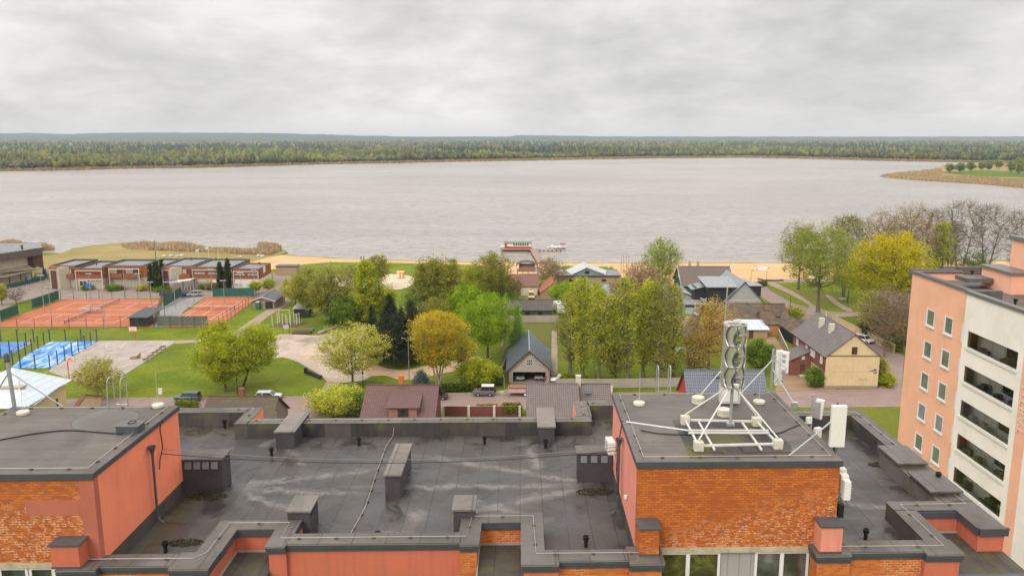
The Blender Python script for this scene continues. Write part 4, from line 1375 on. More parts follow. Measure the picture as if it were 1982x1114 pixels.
for zz in(.5,1.0,1.5,1.75):
 m.tube([(0,0,zz),(.35,-.02,zz+.04)],.025,6)
 m.obox((.45,-.22,zz+.1),(.16,.04,.12),-.5)
m.tube([(.15,-.05,1.6),(.55,-.3,1.3),(.5,-.3,.9),(.2,-.1,.6),(.3,-.2,.3)],.015,5)
m.build('bracket',M_GALV,q,local=True)
for tx,ty,zz in((-2.0,-1.2,1.25),(.55,-1.5,.8)):
 m=MB();m.tube([(0,0,zz+.35),(tx,ty,0.02)],.035,7);m.build('stay',M_GALV,q,local=True)
x,y=g(1560,858,HZ)
def antenna2():
 X0,Y0=12.2,34.6
 q=thing('antenna_mast','short mast with a back facing panel antenna and small white radio boxes','antenna mast',(X0,Y0,HZ))
 zz0=atY(1571,830,Y0)[1]-HZ;zz1=atY(1571,763,Y0)[1]-HZ
 xx=atY(1571,800,Y0)[0]-X0
 m=MB();m.tube([(xx,0,-1.2),(xx,0,zz1)],.045,8);m.build('mast',M_GALV,q,local=True)
 z0=atY(1588,810,Y0)[1]-HZ;z1=atY(1588,773,Y0)[1]-HZ
 m=MB();m.obox((xx+.34,.05,(z0+z1)/2),(.34,.2,z1-z0),-.5,0,.08);o=m.build('panel',M_WBOX,q,local=True);bevel(o,.02)
 m=MB();m.obox((xx+.2,-.08,(z0+z1)/2),(.24,.05,(z1-z0)*.8),-.5);m.tube([(xx,0,z1-.15),(xx+.3,0,z1-.15)],.02,6);m.tube([(xx,0,z0+.1),(xx+.3,0,z0+.1)],.02,6);m.build('bracket',M_GALV,q,local=True)
 z2=atY(1567,812,Y0)[1]-HZ
 m=MB();m.obox((xx-.12,-.05,z2),(.24,.16,.3),.3);o=m.build('radio_box',M_WBOX,q,local=True);bevel(o)
 z3=atY(1582,835,Y0)[1]-HZ
 m=MB();m.obox((xx+.26,-.15,z3),(.32,.2,.5),.5);o=m.build('radio_box',M_WBOX,q,local=True);bevel(o)
antenna2()
Xp,Yp=12.6,30.6
zlo=atY(1621,863,Yp)[1];zhi=atY(1622,783,Yp)[1];xm=atY(1621,823,Yp)[0]
q=thing('panel_antenna','large white panel antenna at the near right corner of the right stair head','antenna',(xm,Yp,zlo))
m=MB();m.box(-.29,.29,-.14,.06,0,zhi-zlo);o=m.build('panel',M_WBOX,q,local=True);bevel(o,.03)
m=MB();m.tube([(0,.14,-.7),(0,.14,zhi-zlo+.05)],.04,8)
m.tube([(-.1,.1,-.02),(.0,.12,-.35),(-.05,.1,-.6)],.02,5);m.tube([(.12,.1,-.02),(.04,.1,-.3),(.1,.1,-.6)],.02,5);m.tube([(0,.0,-.02),(-.16,.1,-.3),(.1,.2,-.5)],.02,5)
m.obox((0,.14,-.66),(.3,.3,.03));m.build('bracket',M_DARKMET,q,local=True)
sx,sy=g(1527,882,HZ)
for ax,ay,az in((sx,sy,HZ),):
 m=MB();m.tube([(ax,ay,az+.02),(xm-.12,Yp+.1,zlo+(zhi-zlo)*.62)],.03,7);m.build('stay',M_GALV,q)
x2,y2=g(1567,852,HZ)
m=MB();m.tube([(x2,y2,HZ+.02),(xm-.15,Yp+.15,zlo+(zhi-zlo)*.62)],.025,7);m.build('stay',M_GALV,q)
def ac_unit(x,y,z,rz,label,w=.8,h=.58,d=.32):
 q=thing('air_conditioner',label,'air conditioner',(x,y,z),rz)
 m=MB();m.box(-w/2,w/2,-d/2,d/2,0,h);o=m.build('case',M_WBOX,q,local=True);bevel(o)
 m=MB();m.lathe((0,0,0),[(.21,0),(.21,.015),(.17,.02)],20)
 m.v=[(a-w*.12,-d/2-c,b+h/2)for a,b,c in m.v];m.build('fan_grille',plain('grey_grille',(0.2,.19,.18),.6,.1),q,local=True)
 m=MB()
 for i in range(7):m.box(-w*.12-.2,-w*.12+.2,-d/2-.03,-d/2-.022,h/2-.18+i*.06,h/2-.17+i*.06)
 m.build('guard',M_WBOX,q,local=True)
 m=MB();m.tube([(w/2,0,.15),(w/2+.1,.05,.12),(w/2+.12,.1,-.25),(w/2,.15,-.4)],.025,6);m.build('hose',M_WHITEP,q,local=True)
 m=MB();m.box(-w/2+.05,-w/2+.09,-d/2,d/2+.25,-.04,-.001);m.box(w/2-.09,w/2-.05,-d/2,d/2+.25,-.04,-.001);m.build('bracket',M_GALV,q,local=True)
 return q
zz=atX(1178,860,4.1)[1]
ac_unit(4.08,34.95,zz,rad(-84),'white air conditioner on the pink wall of the right stair head')
def radio_cluster():
 X0=12.42
 y0,z0=atX(1634,962,X0)
 q=thing('radio_units','stack of white radio units with dangling leads on the right stair head wall','radio equipment',(X0,y0,z0))
 for i in range(3):
  m=MB();m.box(-.12,.12+.04*i,-.25+.34*i,.05+.34*i,.12*i,.75+.1*i)
  for k in range(6):m.box(.13+.04*i,.15+.04*i,-.24+.34*i,.04+.34*i,.12*i+.06+k*.1,.12*i+.09+k*.1)
  o=m.build('radio_box',M_WBOX,q,local=True)
 m=MB()
 for i in range(4):m.tube([(0,-.15+i*.2,.02),(.05,-.2+i*.2,-.2),(-.08,-.1+i*.2,-.32),(-.12,-.1+i*.15,-.1)],.012,5)
 m.build('leads',M_CABLE,q,local=True)
 y1,z1=atX(1622,998,12.25)
 q=thing('junction_box','flat black junction box on the wall below the white radio units','box',(12.26,y1,z1))
 m=MB();m.box(-.06,.14,-.16,.2,0,.55);o=m.build('case',M_BLACK,q,local=True);bevel(o)
 m=MB();m.box(.141,.15,-.1,.14,.08,.47);m.build('lid',M_DARKMET,q,local=True)
radio_cluster()
m=MB();x,y=4.36,31.6;m.obox((x,y,32.4),(.12,.14,.14));tag(m.build('wall_lamp',M_WBOX),'tiny white lamp on the pink wall of the right stair head','lamp')
# ================================================================== TOWN
def box_part(name,m,parent,*bx):
 mb=MB()
 for b in bx:mb.box(*b)
 return mb.build(name,m,parent)
def window(root,face,c,w,h,frame=None,pane=None,nx=2,ny=1,t=.09,proud=.06):
 """face 'f' (looks to -Y), 'l' (-X), 'r' (+X); c = centre on the wall surface"""
 frame=frame or M_WFRAME
 pane=pane or M_GLASS
 mb=MB()
 pn=MB()
 def bx(m,a0,a1,z0,z1,d0,d1):
  if face=='f':m.box(c[0]+a0,c[0]+a1,c[1]-d1,c[1]-d0,c[2]+z0,c[2]+z1)
  elif face=='l':m.box(c[0]-d1,c[0]-d0,c[1]+a0,c[1]+a1,c[2]+z0,c[2]+z1)
  else:m.box(c[0]+d0,c[0]+d1,c[1]+a0,c[1]+a1,c[2]+z0,c[2]+z1)
 hw,hh=w/2,h/2
 bx(mb,-hw,hw,hh-t,hh,.004,proud);bx(mb,-hw,hw,-hh,-hh+t,.004,proud+.04)
 bx(mb,-hw,-hw+t,-hh+t,hh-t,.004,proud);bx(mb,hw-t,hw,-hh+t,hh-t,.004,proud)
 for i in range(1,nx):
  a=-hw+w*i/nx
  bx(mb,a-t*.4,a+t*.4,-hh+t,hh-t,.004,proud)
 for i in range(1,ny):
  a=-hh+h*i/ny
  bx(mb,-hw+t,hw-t,a-t*.35,a+t*.35,.004,proud-.006)
 bx(pn,-hw+t,hw-t,-hh+t,hh-t,.005,.025)
 o=mb.build('window',frame,root)
 pn.build('pane',pane,o)
 return o
def gable_house(name,label,cat,x0,x1,y0,y1,zw,zr,ridge,mw,mr,ov=.45,th=.16,mtrim=None,gx=None,base=None,loc=None):
 root=thing(name,label,cat,((x0+x1)/2,(y0+y1)/2,0))
 mb=MB()
 k=.12
 if ridge=='x':
  ym=gx if gx is not None else(y0+y1)/2
  mb.add([(x0,y0,0),(x1,y0,0),(x1,y1,0),(x0,y1,0),(x0,y0,zw),(x1,y0,zw),(x1,y1,zw),(x0,y1,zw),(x0,ym,zr-k),(x1,ym,zr-k)],[(0,1,5,4),(2,3,7,6),(1,2,6,9,5),(3,0,4,8,7)])
 else:
  xm=gx if gx is not None else(x0+x1)/2
  mb.add([(x0,y0,0),(x1,y0,0),(x1,y1,0),(x0,y1,0),(x0,y0,zw),(x1,y0,zw),(x1,y1,zw),(x0,y1,zw),(xm,y0,zr-k),(xm,y1,zr-k)],[(1,2,6,5),(3,0,4,7),(0,1,5,8,4),(2,3,7,9,6)])
 mb.build('wall',mw,root)
 if base:
  box_part('plinth',base,root,(x0-.04,x1+.04,y0-.04,y1+.04,0,.45))
 rb=MB()
 if ridge=='x':
  for ye,s in((y0,-1),(y1,1)):
   sl=(zr-zw)/abs(ym-ye)
   yy=ye+s*ov
   zz=zw-ov*sl
   rb.slab([(x0-ov,yy,zz+th),(x1+ov,yy,zz+th),(x1+ov,ym,zr+th),(x0-ov,ym,zr+th)],th)
 else:
  for xe,s in((x0,-1),(x1,1)):
   sl=(zr-zw)/abs(xm-xe)
   xx=xe+s*ov
   zz=zw-ov*sl
   rb.slab([(xx,y0-ov,zz+th),(xx,y1+ov,zz+th),(xm,y1+ov,zr+th),(xm,y0-ov,zr+th)],th)
 ro=rb.build('roof',mr,root)
 t=MB()
 if ridge=='x':
  t.beam((x0-ov,ym,zr+th+.02),(x1+ov,ym,zr+th+.02),.25,.08)
 else:
  t.beam((xm,y0-ov,zr+th+.02),(xm,y1+ov,zr+th+.02),.25,.08)
 t.build('ridge_cap',mtrim or mr,ro)
 return root,ro
def chimney(ro,x,y,z0,z1,m,w=.6,d=.6,cap=None):
 o=box_part('chimney',m,ro.parent if ro.parent and ro.parent.parent else ro,(x-w/2,x+w/2,y-d/2,y+d/2,z0,z1),(x-w/2-.05,x+w/2+.05,y-d/2-.05,y+d/2+.05,z1+.001,z1+.09))
 return o
M_BROWNT=tiles('brown_metal_tiles',(0.125,0.062,0.055),(0.155,0.078,0.068),.35,.38,.05)
M_MAROON=plain('maroon_boards',(0.17,0.052,0.05),.7,.15,2)
M_MAROONW=plain('rose_wall',(0.30,0.12,0.115),.8,.1,1)
M_GREYT=tiles('grey_brown_tiles',(0.145,0.115,0.105),(0.175,0.140,0.128),.35,.42,.05)
M_SLATEX=tiles('worn_slate_tiles',(0.135,0.112,0.108),(0.17,0.142,0.135),.7,.5,.035,'y')
M_MOSSY=tiles('mossy_brown_tiles',(0.105,0.068,0.05),(0.085,0.06,0.045),.4,.4,.04,'x',.6,(.085,.07,.03))
M_MOSSY2=tiles('rusty_moss_sheet',(0.075,0.048,0.033),(0.06,0.042,0.032),.8,.9,.03,'x',.45,(0.19,0.10,0.010))
M_REDT=tiles('old_red_tiles',(0.24,0.10,0.07),(0.16,0.075,0.06),.3,.35,.04,'x',.25)
M_ORT=tiles('orange_red_tiles',(0.42,0.14,0.06),(0.30,0.10,0.05),.3,.35,.04,'y',.15)
M_DARKSH=tiles('black_brown_boards',(0.060,0.048,0.040),(0.085,0.065,0.052),.25,3.0,.02,'x',.2)
M_BLUEGR=tiles('blue_grey_tiles',(0.145,0.16,0.195),(0.17,0.185,0.22),.33,.4,.05)
M_LIGHTSH=seams('pale_blue_sheet_roof',(0.50,0.56,0.61),1.2,'x',.35,.2,False,.12)
M_ZINC=seams('grey_standing_seam',(0.29,0.31,0.33),.55,'x',.35,.3)
M_ZINCY=seams('grey_standing_seam_across',(0.29,0.31,0.33),.45,'y',.35,.3)
M_ANTHR=seams('anthracite_seam_roof',(0.11,0.135,0.17),.5,'y',.38,.3)
M_CREAM=m_stucco('cream_render',(0.60,0.46,0.27),.35,(0.38,0.27,0.15),.3)
M_CREAMD=m_stucco('weathered_cream_render',(0.42,0.34,0.235),.5,(0.22,0.16,0.10),.3)
M_WHITER=m_stucco('off_white_render',(0.60,0.55,0.48),.15,(0.4,.35,.28),.2)
M_PEACH=m_stucco('peach_render',(0.80,0.43,0.29),.08,(0.6,.26,.15),.15)
M_WHITEW=m_stucco('light_grey_render',(0.80,0.755,0.69),.06,(0.5,.46,.4),.15)
M_GREYW=plain('grey_boarding',(0.36,0.35,0.34),.75,.1,1.5)
M_TIMB=plain('weathered_timber',(0.27,0.20,0.14),.85,.25,3,.2)
M_BROWNB=brick_mat('rust_brown_brick',(0.30,0.092,0.030),(0.24,0.075,0.028),(0.24,0.10,0.05),.26,.098,.012)
M_DKBR=plain('dark_brown_boards',(0.095,0.04,0.03),.7,.2,3)
M_GREENB=plain('dark_green_boards',(0.02,0.11,0.09),.6,.15,3)
M_BLACKB=plain('charred_boards',(0.022,0.022,0.025),.6,.2,3)
M_REDWOOD=plain('old_red_boards',(0.20,0.072,0.05),.8,.25,3)
M_TANW=plain('tan_boarding',(0.36,0.24,0.14),.8,.15,2)
M_ORW=plain('orange_boards',(0.40,0.19,0.06),.8,.2,2)
M_FENCEY=plain('new_pale_fence_boards',(0.56,0.42,0.235),.8,.12,3)
M_FENCEG=plain('grey_beige_fence_boards',(0.36,0.31,0.25),.8,.15,3)
M_PANE2=plain('curtained_pane',(0.36,0.34,0.31),.3,.25,2)
M_DOORW=plain('pale_door',(0.5,.48,.45),.5,.1)
M_STONE=brick_mat('rubble_stone',(0.30,.26,.21),(0.22,.19,.16),(0.36,.31,.25),.35,.22,.03)
M_FLATR=m_asph('bitumen_flat_roof',(0.16,0.16,0.165),(0.26,0.26,0.27),.3,.55)
M_RED=plain('red_paint',(0.50,0.04,0.03),.5,.1)
M_GREENP=plain('green_paint',(0.10,0.20,0.11),.6,.15)
root,ro=gable_house('house','house with brown tiled roof, front dormer and small orange brick chimney','house',-24.6,-13.6,120.6,134.2,3.4,7.05,'x',M_MAROON,M_BROWNT,gx=128.0)
chimney(ro,-19.4,128.3,6.6,8.6,M_BRICKR,.75,.75)
y0=121.4
xa,_=atY(750,790,y0);xb,_=atY(808,790,y0)
za_=atY(780,789,y0-.3)[1];zb_2=atY(780,758,126.6)[1]
mb=MB();mb.add([(xa+.15,y0+.1,3.2),(xb-.15,y0+.1,3.2),(xb-.15,126.4,3.2),(xa+.15,126.4,3.2),(xa+.15,y0+.1,za_-.1),(xb-.15,y0+.1,za_-.1),(xb-.15,126.4,zb_2-.25),(xa+.15,126.4,zb_2-.25)],[(4,5,6,7),(0,1,5,4),(1,2,6,5),(3,0,4,7)]);mb.build('dormer',M_MAROONW,root)
dm=root.children[-1]
mb=MB();mb.slab([(xa-.3,y0-.3,za_),(xb+.3,y0-.3,za_),(xb+.3,126.6,zb_2),(xa-.3,126.6,zb_2)],.14);mb.build('dormer_roof',M_BROWNT,dm)
mb=MB();mb.box((xa+xb)/2-.8,(xa+xb)/2+.9,y0+.05,y0+.09,za_-1.6,za_-.3);mb.build('dormer_window',M_DKBR,dm)
mb=MB();mb.box((xa+xb)/2-.7,(xa+xb)/2+.8,y0+.02,y0+.045,za_-1.5,za_-.4);mb.build('dormer_pane',M_GLASS,dm)
root,ro=gable_house('house','house with long grey brown tiled roof and tall white chimney stack','house',1.4,9.1,121,135,3.9,7.35,'x',M_SALMD,M_GREYT,gx=128.0,ov=.4)
chimney(ro,9.55,129.0,5.0,8.5,M_CONC,.8,.7)
root2,ro2=gable_house('house_annex','lower tiled annex on the right of the white chimney stack','annex',9.9,14.6,125.2,134.2,4.2,6.9,'x',M_CREAMD,M_GREYT,gx=129.4,ov=.3)
mb=MB();mb.obox((11.0,127.2,6.3),(1.0,.8,.1),0,rad(32));mb.build('roof_hatch',M_DARKMET,ro2)
root,ro=gable_house('cottage','cottage with moss covered old tile roof and a lilac grey gable','cottage',-49.2,-38.6,118.8,129.4,2.7,6.4,'x',plain('lilac_boards',(0.24,.17,.16),.8,.15),M_MOSSY,gx=123.9,ov=.35)
chimney(ro,-44.2,124.1,5.8,7.7,M_REDWOOD,.7,.7)
window(root,'r',(-38.6,122.6,3.6),.8,1.4)
root,ro=gable_house('house','house with blue grey tiled roof and red gable wall beyond the turbine roof','house',25.8,37.6,118.9,127.9,6.6,11.2,'x',M_RED,M_BLUEGR,gx=122.9,ov=.35)
mb=MB();mb.obox((30.5,122.0,10.75),(1.0,.8,.1),0,rad(45));mb.build('roof_hatch',M_DARKMET,ro)
root=thing('building','beige building with pale blue hipped sheet metal roof at the lower left','building',(-84,122,0))
mb=MB();mb.prism([(-89,116.6),(-74.6,116.6),(-74.6,128),(-89,128)],0,7.55);mb.build('wall',M_CREAM,root)
ap=g(25,712,10.5)+(10.5,)
c1=g(139,735,7.6)+(7.6,)
c2=g(48,790,7.6)+(7.6,)
c3=(2*ap[0]-c2[0],c2[1],7.6);c4=(2*ap[0]-c1[0],c1[1]+1,7.6)
mb=MB()
mb.slab([c2,c1,ap],.12);mb.slab([c3,c2,ap],.12);mb.slab([c1,c4,ap],.12);mb.slab([c4,c3,ap],.12)
ro=mb.build('roof',M_LIGHTSH,root)
mb=MB();mb.beam(ap,(c1[0],c1[1],c1[2]+.02),.14,.1);mb.beam(ap,(c2[0],c2[1],c2[2]+.02),.14,.1);mb.beam(ap,c4,.14,.1);mb.build('ridge_cap',M_WBOX,ro)
mb=MB();mb.beam((c2[0]+.6,c2[1]+1.2,7.66),(c1[0]-.3,c1[1]-1.4,7.66),.3,.05);mb.build('gutter',M_ZINC,ro)
x,y=g(8,757,8.5);box_part('chimney',M_CREAMD,ro,(x-2,x+2.6,y,y+1.2,6.5,9.0),(x-2.2,x+2.8,y-.2,y+1.4,9.001,9.2))
x,y=g(107,778,5);window(root,'f',(x,y,5),1.2,1.5)
x0,y0=g(138,790,3.2);x1,y1=g(190,753,3.2)
root,ro=gable_house('outbuilding','low outbuilding with dull red tiled roof under the thin willow','outbuilding',x0-1.2,x1-.2,y1-9,y1+1,1.6,3.4,'x',M_CREAM,tiles('rose_tiles',(0.30,.09,.085),(0.26,.08,.075),.35,.4,.05),ov=.3)
GX0,GX1,GY0,GY1=-2.15,5.75,152.3,168.5
root=thing('garage','stone garage with steep anthracite metal roof and open double gateway','garage',(1.8,160,0))
xm,zr,zw=(GX0+GX1)/2,6.4,2.75
mb=MB()
mb.box(GX0,GX0+.35,GY0,GY1,0,zw);mb.box(GX1-.35,GX1,GY0,GY1,0,zw);mb.box(GX0+.351,GX1-.351,GY1-.3,GY1,0,zw)
mb.box(GX0+.351,GX0+.8,GY0+.01,GY0+.4,0,2.3);mb.box(GX1-.8,GX1-.351,GY0+.01,GY0+.4,0,2.3)
mb.build('wall',M_STONE,root)
for ya,yb in((GY1-.2,GY1),(GY0-.02,GY0+.2)):
 mb=MB()
 if ya<GY0:mb.box(GX0+.35,GX1-.35,GY0-.02,GY0+.3,2.3,zw-.001)
 mb.add([(GX0,ya,zw),(GX1,ya,zw),(xm,ya,zr),(GX0,yb,zw),(GX1,yb,zw),(xm,yb,zr)],[(0,1,2),(5,4,3),(0,3,4,1),(1,4,5,2),(2,5,3,0)])
 gab=mb.build('gable',plain('beige_boards',(0.36,0.31,0.26),.8,.1,2),root)
mb=MB()
for xe,s in((GX0,-1),(GX1,1)):
 mb.slab([(xe+s*.6,GY0-.5,zw-.35),(xe+s*.6,GY1+.4,zw-.35),(xm,GY1+.4,zr+.2),(xm,GY0-.5,zr+.2)],.14)
ro=mb.build('roof',M_ANTHR,root)
mb=MB();mb.beam((xm,GY0-.5,zr+.25),(xm,GY1+.4,zr+.25),.22,.08);mb.build('ridge_cap',M_ZINC,ro)
mb=MB()
for s in(-1,1):mb.beam((xm+s*4.58,GY0-.53,zw-.42),(xm,GY0-.53,zr+.12),.06,.2)
mb.build('barge_board',M_DKBR,ro)
mb=MB();mb.beam((xm-1.0,GY0-.1,5.3),(xm+1.0,GY0-.1,5.3),.08,.1);mb.beam((xm,GY0-.1,5.0),(xm,GY0-.1,6.2),.08,.1);mb.build('king_post',M_CONC,gab)
window(root,'f',(xm,GY0-.02,4.2),1.35,1.35,M_CONC,M_BLACK,3,2,.14)
for s in(-1,1):
 mb=MB();mb.obox((xm+s*1.95,GY0-.04,3.75),(.5,.06,.5),0,0,rad(45));o=mb.build('lozenge',M_CONC,root)
 mb=MB();mb.obox((xm+s*1.95,GY0-.075,3.75),(.24,.03,.24),0,0,rad(45));mb.build('lozenge_pane',M_BLACK,o)
box_part('floor_slab',M_STREET,root,(GX0+.36,GX1-.36,GY0-.3,GY1-.31,0.06,.14))
X0,X1,Y0,Y1=57.9,67.95,150.0,168.8
root,ro=gable_house('house','old two storey house with stained cream gable wall and grey slate roof','house',X0,X1,Y0,Y1,6.35,10.5,'y',M_REDWOOD,M_SLATEX,ov=.45,base=M_STONE)
box_part('gable_render',M_CREAM,root,(X0-.02,X1+.02,Y0-.12,Y0-.001,.45,6.35))
mb=MB();mb.add([(X0,Y0-.12,6.35),(X1,Y0-.12,6.35),((X0+X1)/2,Y0-.12,10.3),(X0,Y0-.01,6.35),(X1,Y0-.01,6.35),((X0+X1)/2,Y0-.01,10.3)],[(0,1,2),(5,4,3),(0,3,4,1),(1,4,5,2),(2,5,3,0)])
mb.build('gable',M_CREAM,root)
box_part('drip_board',M_DKBR,root,(X0-.05,X1+.05,Y0-.22,Y0-.121,6.28,6.4))
mb=MB()
pts=[(3.0,3.35),(3.6,3.55),(4.0,3.6),(4.3,3.95),(4.45,3.75),(4.8,3.5),(4.75,3.4),(4.0,3.32)]
mb.add([((X0+X1)/2+a,Y0-.125,b_)for a,b_ in pts],[tuple(range(len(pts)))]);mb.build('bare_patch',plain('bare_masonry',(0.16,0.12,0.095),.9,.3,6),root)
mb=MB();mb.box(X0,X1,Y0-.128,Y0-.121,3.16,3.2);mb.box(63.1,63.13,Y0-.129,Y0-.122,3.3,6.2);mb.build('joint',plain('render_joint',(0.30,.22,.13),.9,.2),root)
box_part('street_number',M_BLACK,root,(X1-.95,X1-.3,Y0-.16,Y0-.125,2.95,3.12))
mb=MB()
rng=random.Random(5)
gx=64.2
for i in range(7):
 a=gx+i*.28
 pts=[(a+rng.uniform(-.1,.1),1.1+rng.uniform(0,.2)),(a+rng.uniform(0,.2),1.9+rng.uniform(0,.4)),(a+rng.uniform(.05,.3),1.3+rng.uniform(0,.3)),(a+.28,1.8+rng.uniform(-.2,.2))]
 for p,q in zip(pts[:-1],pts[1:]):mb.beam((p[0],Y0-.125,p[1]),(q[0],Y0-.125,q[1]),.035,.01)
mb.beam((gx-.2,Y0-.125,1.0),(gx+2.0,Y0-.125,1.05),.035,.01)
mb.build('scrawl',plain('grey_scrawl',(0.25,.2,.17),.9,.1),root)
window(root,'f',(63.1,Y0-.12,7.35),1.05,1.4,M_DKBR,M_GLASS,2,3,.1)
for yy,zz,hh in((152.2,4.95,1.5),(156.3,4.95,1.3),(157.6,4.95,1.3),(160.5,4.95,1.3),(166.0,4.95,1.3)):
 window(root,'l',(X0,yy,zz),1.1,hh,M_WFRAME,M_PANE2 if yy<154 else M_GLASS,2,1,.14,.12)
box_part('lower_render',M_CREAMD,root,(X0-.06,X0-.003,Y0+.0,157.5,.45,3.1))
window(root,'l',(X0-.06,154.6,1.8),1.0,1.3,M_WFRAME,M_GLASS,2)
PX0,PX1,PY0,PY1=54.0,57.89,158.2,163.4
mb=MB();mb.add([(PX0,PY0,0),(PX1,PY0,0),(PX1,PY1,0),(PX0,PY1,0),(PX0,PY0,3.2),(PX1,PY0,5.0),(PX1,PY1,5.0),(PX0,PY1,3.2)],[(0,1,5,4),(1,2,6,5),(2,3,7,6),(3,0,4,7),(4,5,6,7)])
po=mb.build('porch',M_REDWOOD,root)
mb=MB();mb.slab([(PX0-.3,PY0-.3,3.1),(PX1,PY0-.3,5.1),(PX1,PY1+.3,5.1),(PX0-.3,PY1+.3,3.1)],.12);mb.build('porch_roof',M_GREYT,po)
box_part('door',M_DKBR,po,(56.0,57.0,PY0-.05,PY0-.004,.2,2.3))
box_part('porch_window',M_CONC,po,(56.2,56.85,PY0-.05,PY0-.004,3.3,4.0))
box_part('step',M_CONC,root,(55.8,57.6,PY0-1.1,PY0-.06,0,.25))
for yy,s in((162.3,1),(157.2,1)):
 chimney(ro,61.2+(.1 if yy<160 else 0),yy,8.6,10.75,M_CONC,.95,.8)
mb=MB();mb.obox((62.1,160,10.35),(.7,.8,.1),0,0,rad(-38));mb.build('roof_hatch',M_DARKMET,ro)
root,ro=gable_house('barn','long low barn under a moss grown dark roof beside the grey gabled house','barn',50.5,60.2,195.9,206.5,2.9,5.3,'x',M_TIMB,M_MOSSY2,gx=203.6,ov=.4)
root,ro=gable_house('barn','barn end with the brightest orange moss on its roof','barn',61.3,67.2,200.6,206.8,2.8,5.0,'x',M_TIMB,M_MOSSY2,gx=204.8,ov=.3)
root=thing('lean_to','plank lean-to with pale blue grey sheet roof and a dark door','shed',(56,191,0))
box_part('wall',M_TANW,root,(53.4,58.6,188.6,194.0,0,2.3))
mb=MB();mb.slab([(52.4,188.1,2.25),(58.9,188.1,2.25),(59.3,194.6,3.3),(53.0,194.6,3.3)],.12);mb.build('roof',M_LIGHTSH,root)
box_part('door',M_DKBR,root,(54.2,55.2,188.53,188.596,0.05,2.05))
root,ro=gable_house('cottage','little orange boarded cottage with mossy roof right of the lean-to','cottage',59.0,61.9,191.0,199.8,2.8,4.6,'x',M_ORW,M_MOSSY2,gx=197.5,ov=.3)
window(root,'f',(59.5,191.0,1.6),.7,1.0)
root=thing('barn','sagging barn with rust coloured moss roof and black leaning board wall','barn',(65,188,0))
mb=MB();P_=[g(1492,648,0),g(1500,626,0),g(1545,640,0),g(1542,672,0)]
mb.prism([(62.2,191),(67.2,194),(68.6,180),(64.2,174.5),(62.8,180)],0,2.4);mb.build('wall',M_BLACKB,root)
mb=MB()
A_=[(61.8,192,3.0),(62.1,184,2.8),(63.4,175.5,2.5)];B2=[(64.3,196,4.8),(65.3,186,4.3),(66.5,177,3.9)];C2=[(68.2,196,3.0),(68.8,186,2.8),(69.3,177,2.6)]
for i in range(2):
 mb.slab([A_[i],A_[i+1],B2[i+1],B2[i]],.12);mb.slab([B2[i],B2[i+1],C2[i+1],C2[i]],.12)
mb.build('roof',M_MOSSY2,root)
root=thing('board_fence','grey weathered board fence running down to the old two storey house','fence',(60,178,0))
mb=MB();a=g(1500,649,0);b_=g(1530,668,0)
n=22
for i in range(n):
 t=(i+.5)/n
 mb.obox((61.6+(57.8-61.6)*t,190+(171-190)*t,1.0),(.1,.82,2.0+.08*math.sin(i*7)),-.2+math.pi)
mb.build('boards',M_TIMB,root)
mb=MB();mb.beam((61.55,190,2.05),(57.75,171,2.05),.12,.1);mb.build('rail',M_CONC,root)
root=thing('ruin','half collapsed dark barn roof with white edging behind the poplars','barn',(42,200,0))
mb=MB();mb.prism([(37.5,190),(44,190),(46.5,206),(41,206)],0,1.6);mb.build('wall',M_TIMB,root)
mb=MB();mb.slab([g(1317,650,1.8)+(1.8,),g(1336,655,2.2)+(2.2,),g(1352,607,4.4)+(4.4,),g(1343,600,4.6)+(4.6,)],.12);mb.slab([g(1336,655,2.2)+(2.2,),g(1352,640,1.6)+(1.6,),g(1356,612,3.4)+(3.4,),g(1352,607,4.4)+(4.4,)],.12)
ro=mb.build('roof',M_DARKSH,root)
mb=MB();mb.beam(g(1343,604,4.7)+(4.7,),g(1352,610,4.5)+(4.5,),.5,.1);mb.beam(g(1338,651,2.2)+(2.2,),g(1356,648,1.7)+(1.7,),.25,.1);mb.build('edging',M_CONC,ro)
mb=MB();x,y=g(1325,682,0);rng=random.Random(3)
for i in range(14):mb.obox((x+rng.uniform(-1.2,1.2),y+rng.uniform(-2,2),.3+rng.random()*.5),(1.4,.9,.04),rng.uniform(0,3),rng.uniform(-.7,.7),rng.uniform(-.5,.5))
struct(mb.build('rubble',M_WBOX),'stuff','heap of crumpled white sheeting behind the poplars')
mb=MB()
for i in range(16):
 x,y=g(1385+rng.random()*50,622+rng.random()*8,3)
 mb.obox((x,y,2.6+rng.random()*.8),(1.6,.8,.06),rng.uniform(0,3),rng.uniform(-.4,.4),rng.uniform(-.4,.4))
struct(mb.build('scrap',M_CONC),'stuff','pale scrap boards and frames piled before the mossy barn')
root=thing('shed','low open shed beneath the scrap boards, its front full of timber','shed',(49.5,194.5,0))
box_part('wall',M_TIMB,root,(46.5,53.2,191.5,195.5,0,2.2));box_part('roof',M_DARKSH,root,(46.2,53.3,191.2,195.8,2.21,2.35))
root,ro=gable_house('house','dark green boarded house with large brown tiled roof and two chimneys','house',48.0,63.0,237.5,251,3.8,8.3,'x',M_GREENB,tiles('worn_brown_tiles',(0.135,.095,.075),(0.16,.115,.09),.5,.45,.05),gx=244.7,ov=.5)
for xx in(51.4,53.9):chimney(ro,xx,245.2,7.6,9.9,M_CREAMD,.7,.7)
window(root,'l',(48.0,241.0,2.2),1.3,1.6,t=.2);window(root,'l',(48.0,245.6,2.2),1.3,1.6,t=.2);window(root,'l',(48.0,244.5,6.0),1.0,1.3,t=.2);window(root,'f',(52.2,237.5,2.4),1.8,1.8,t=.25)
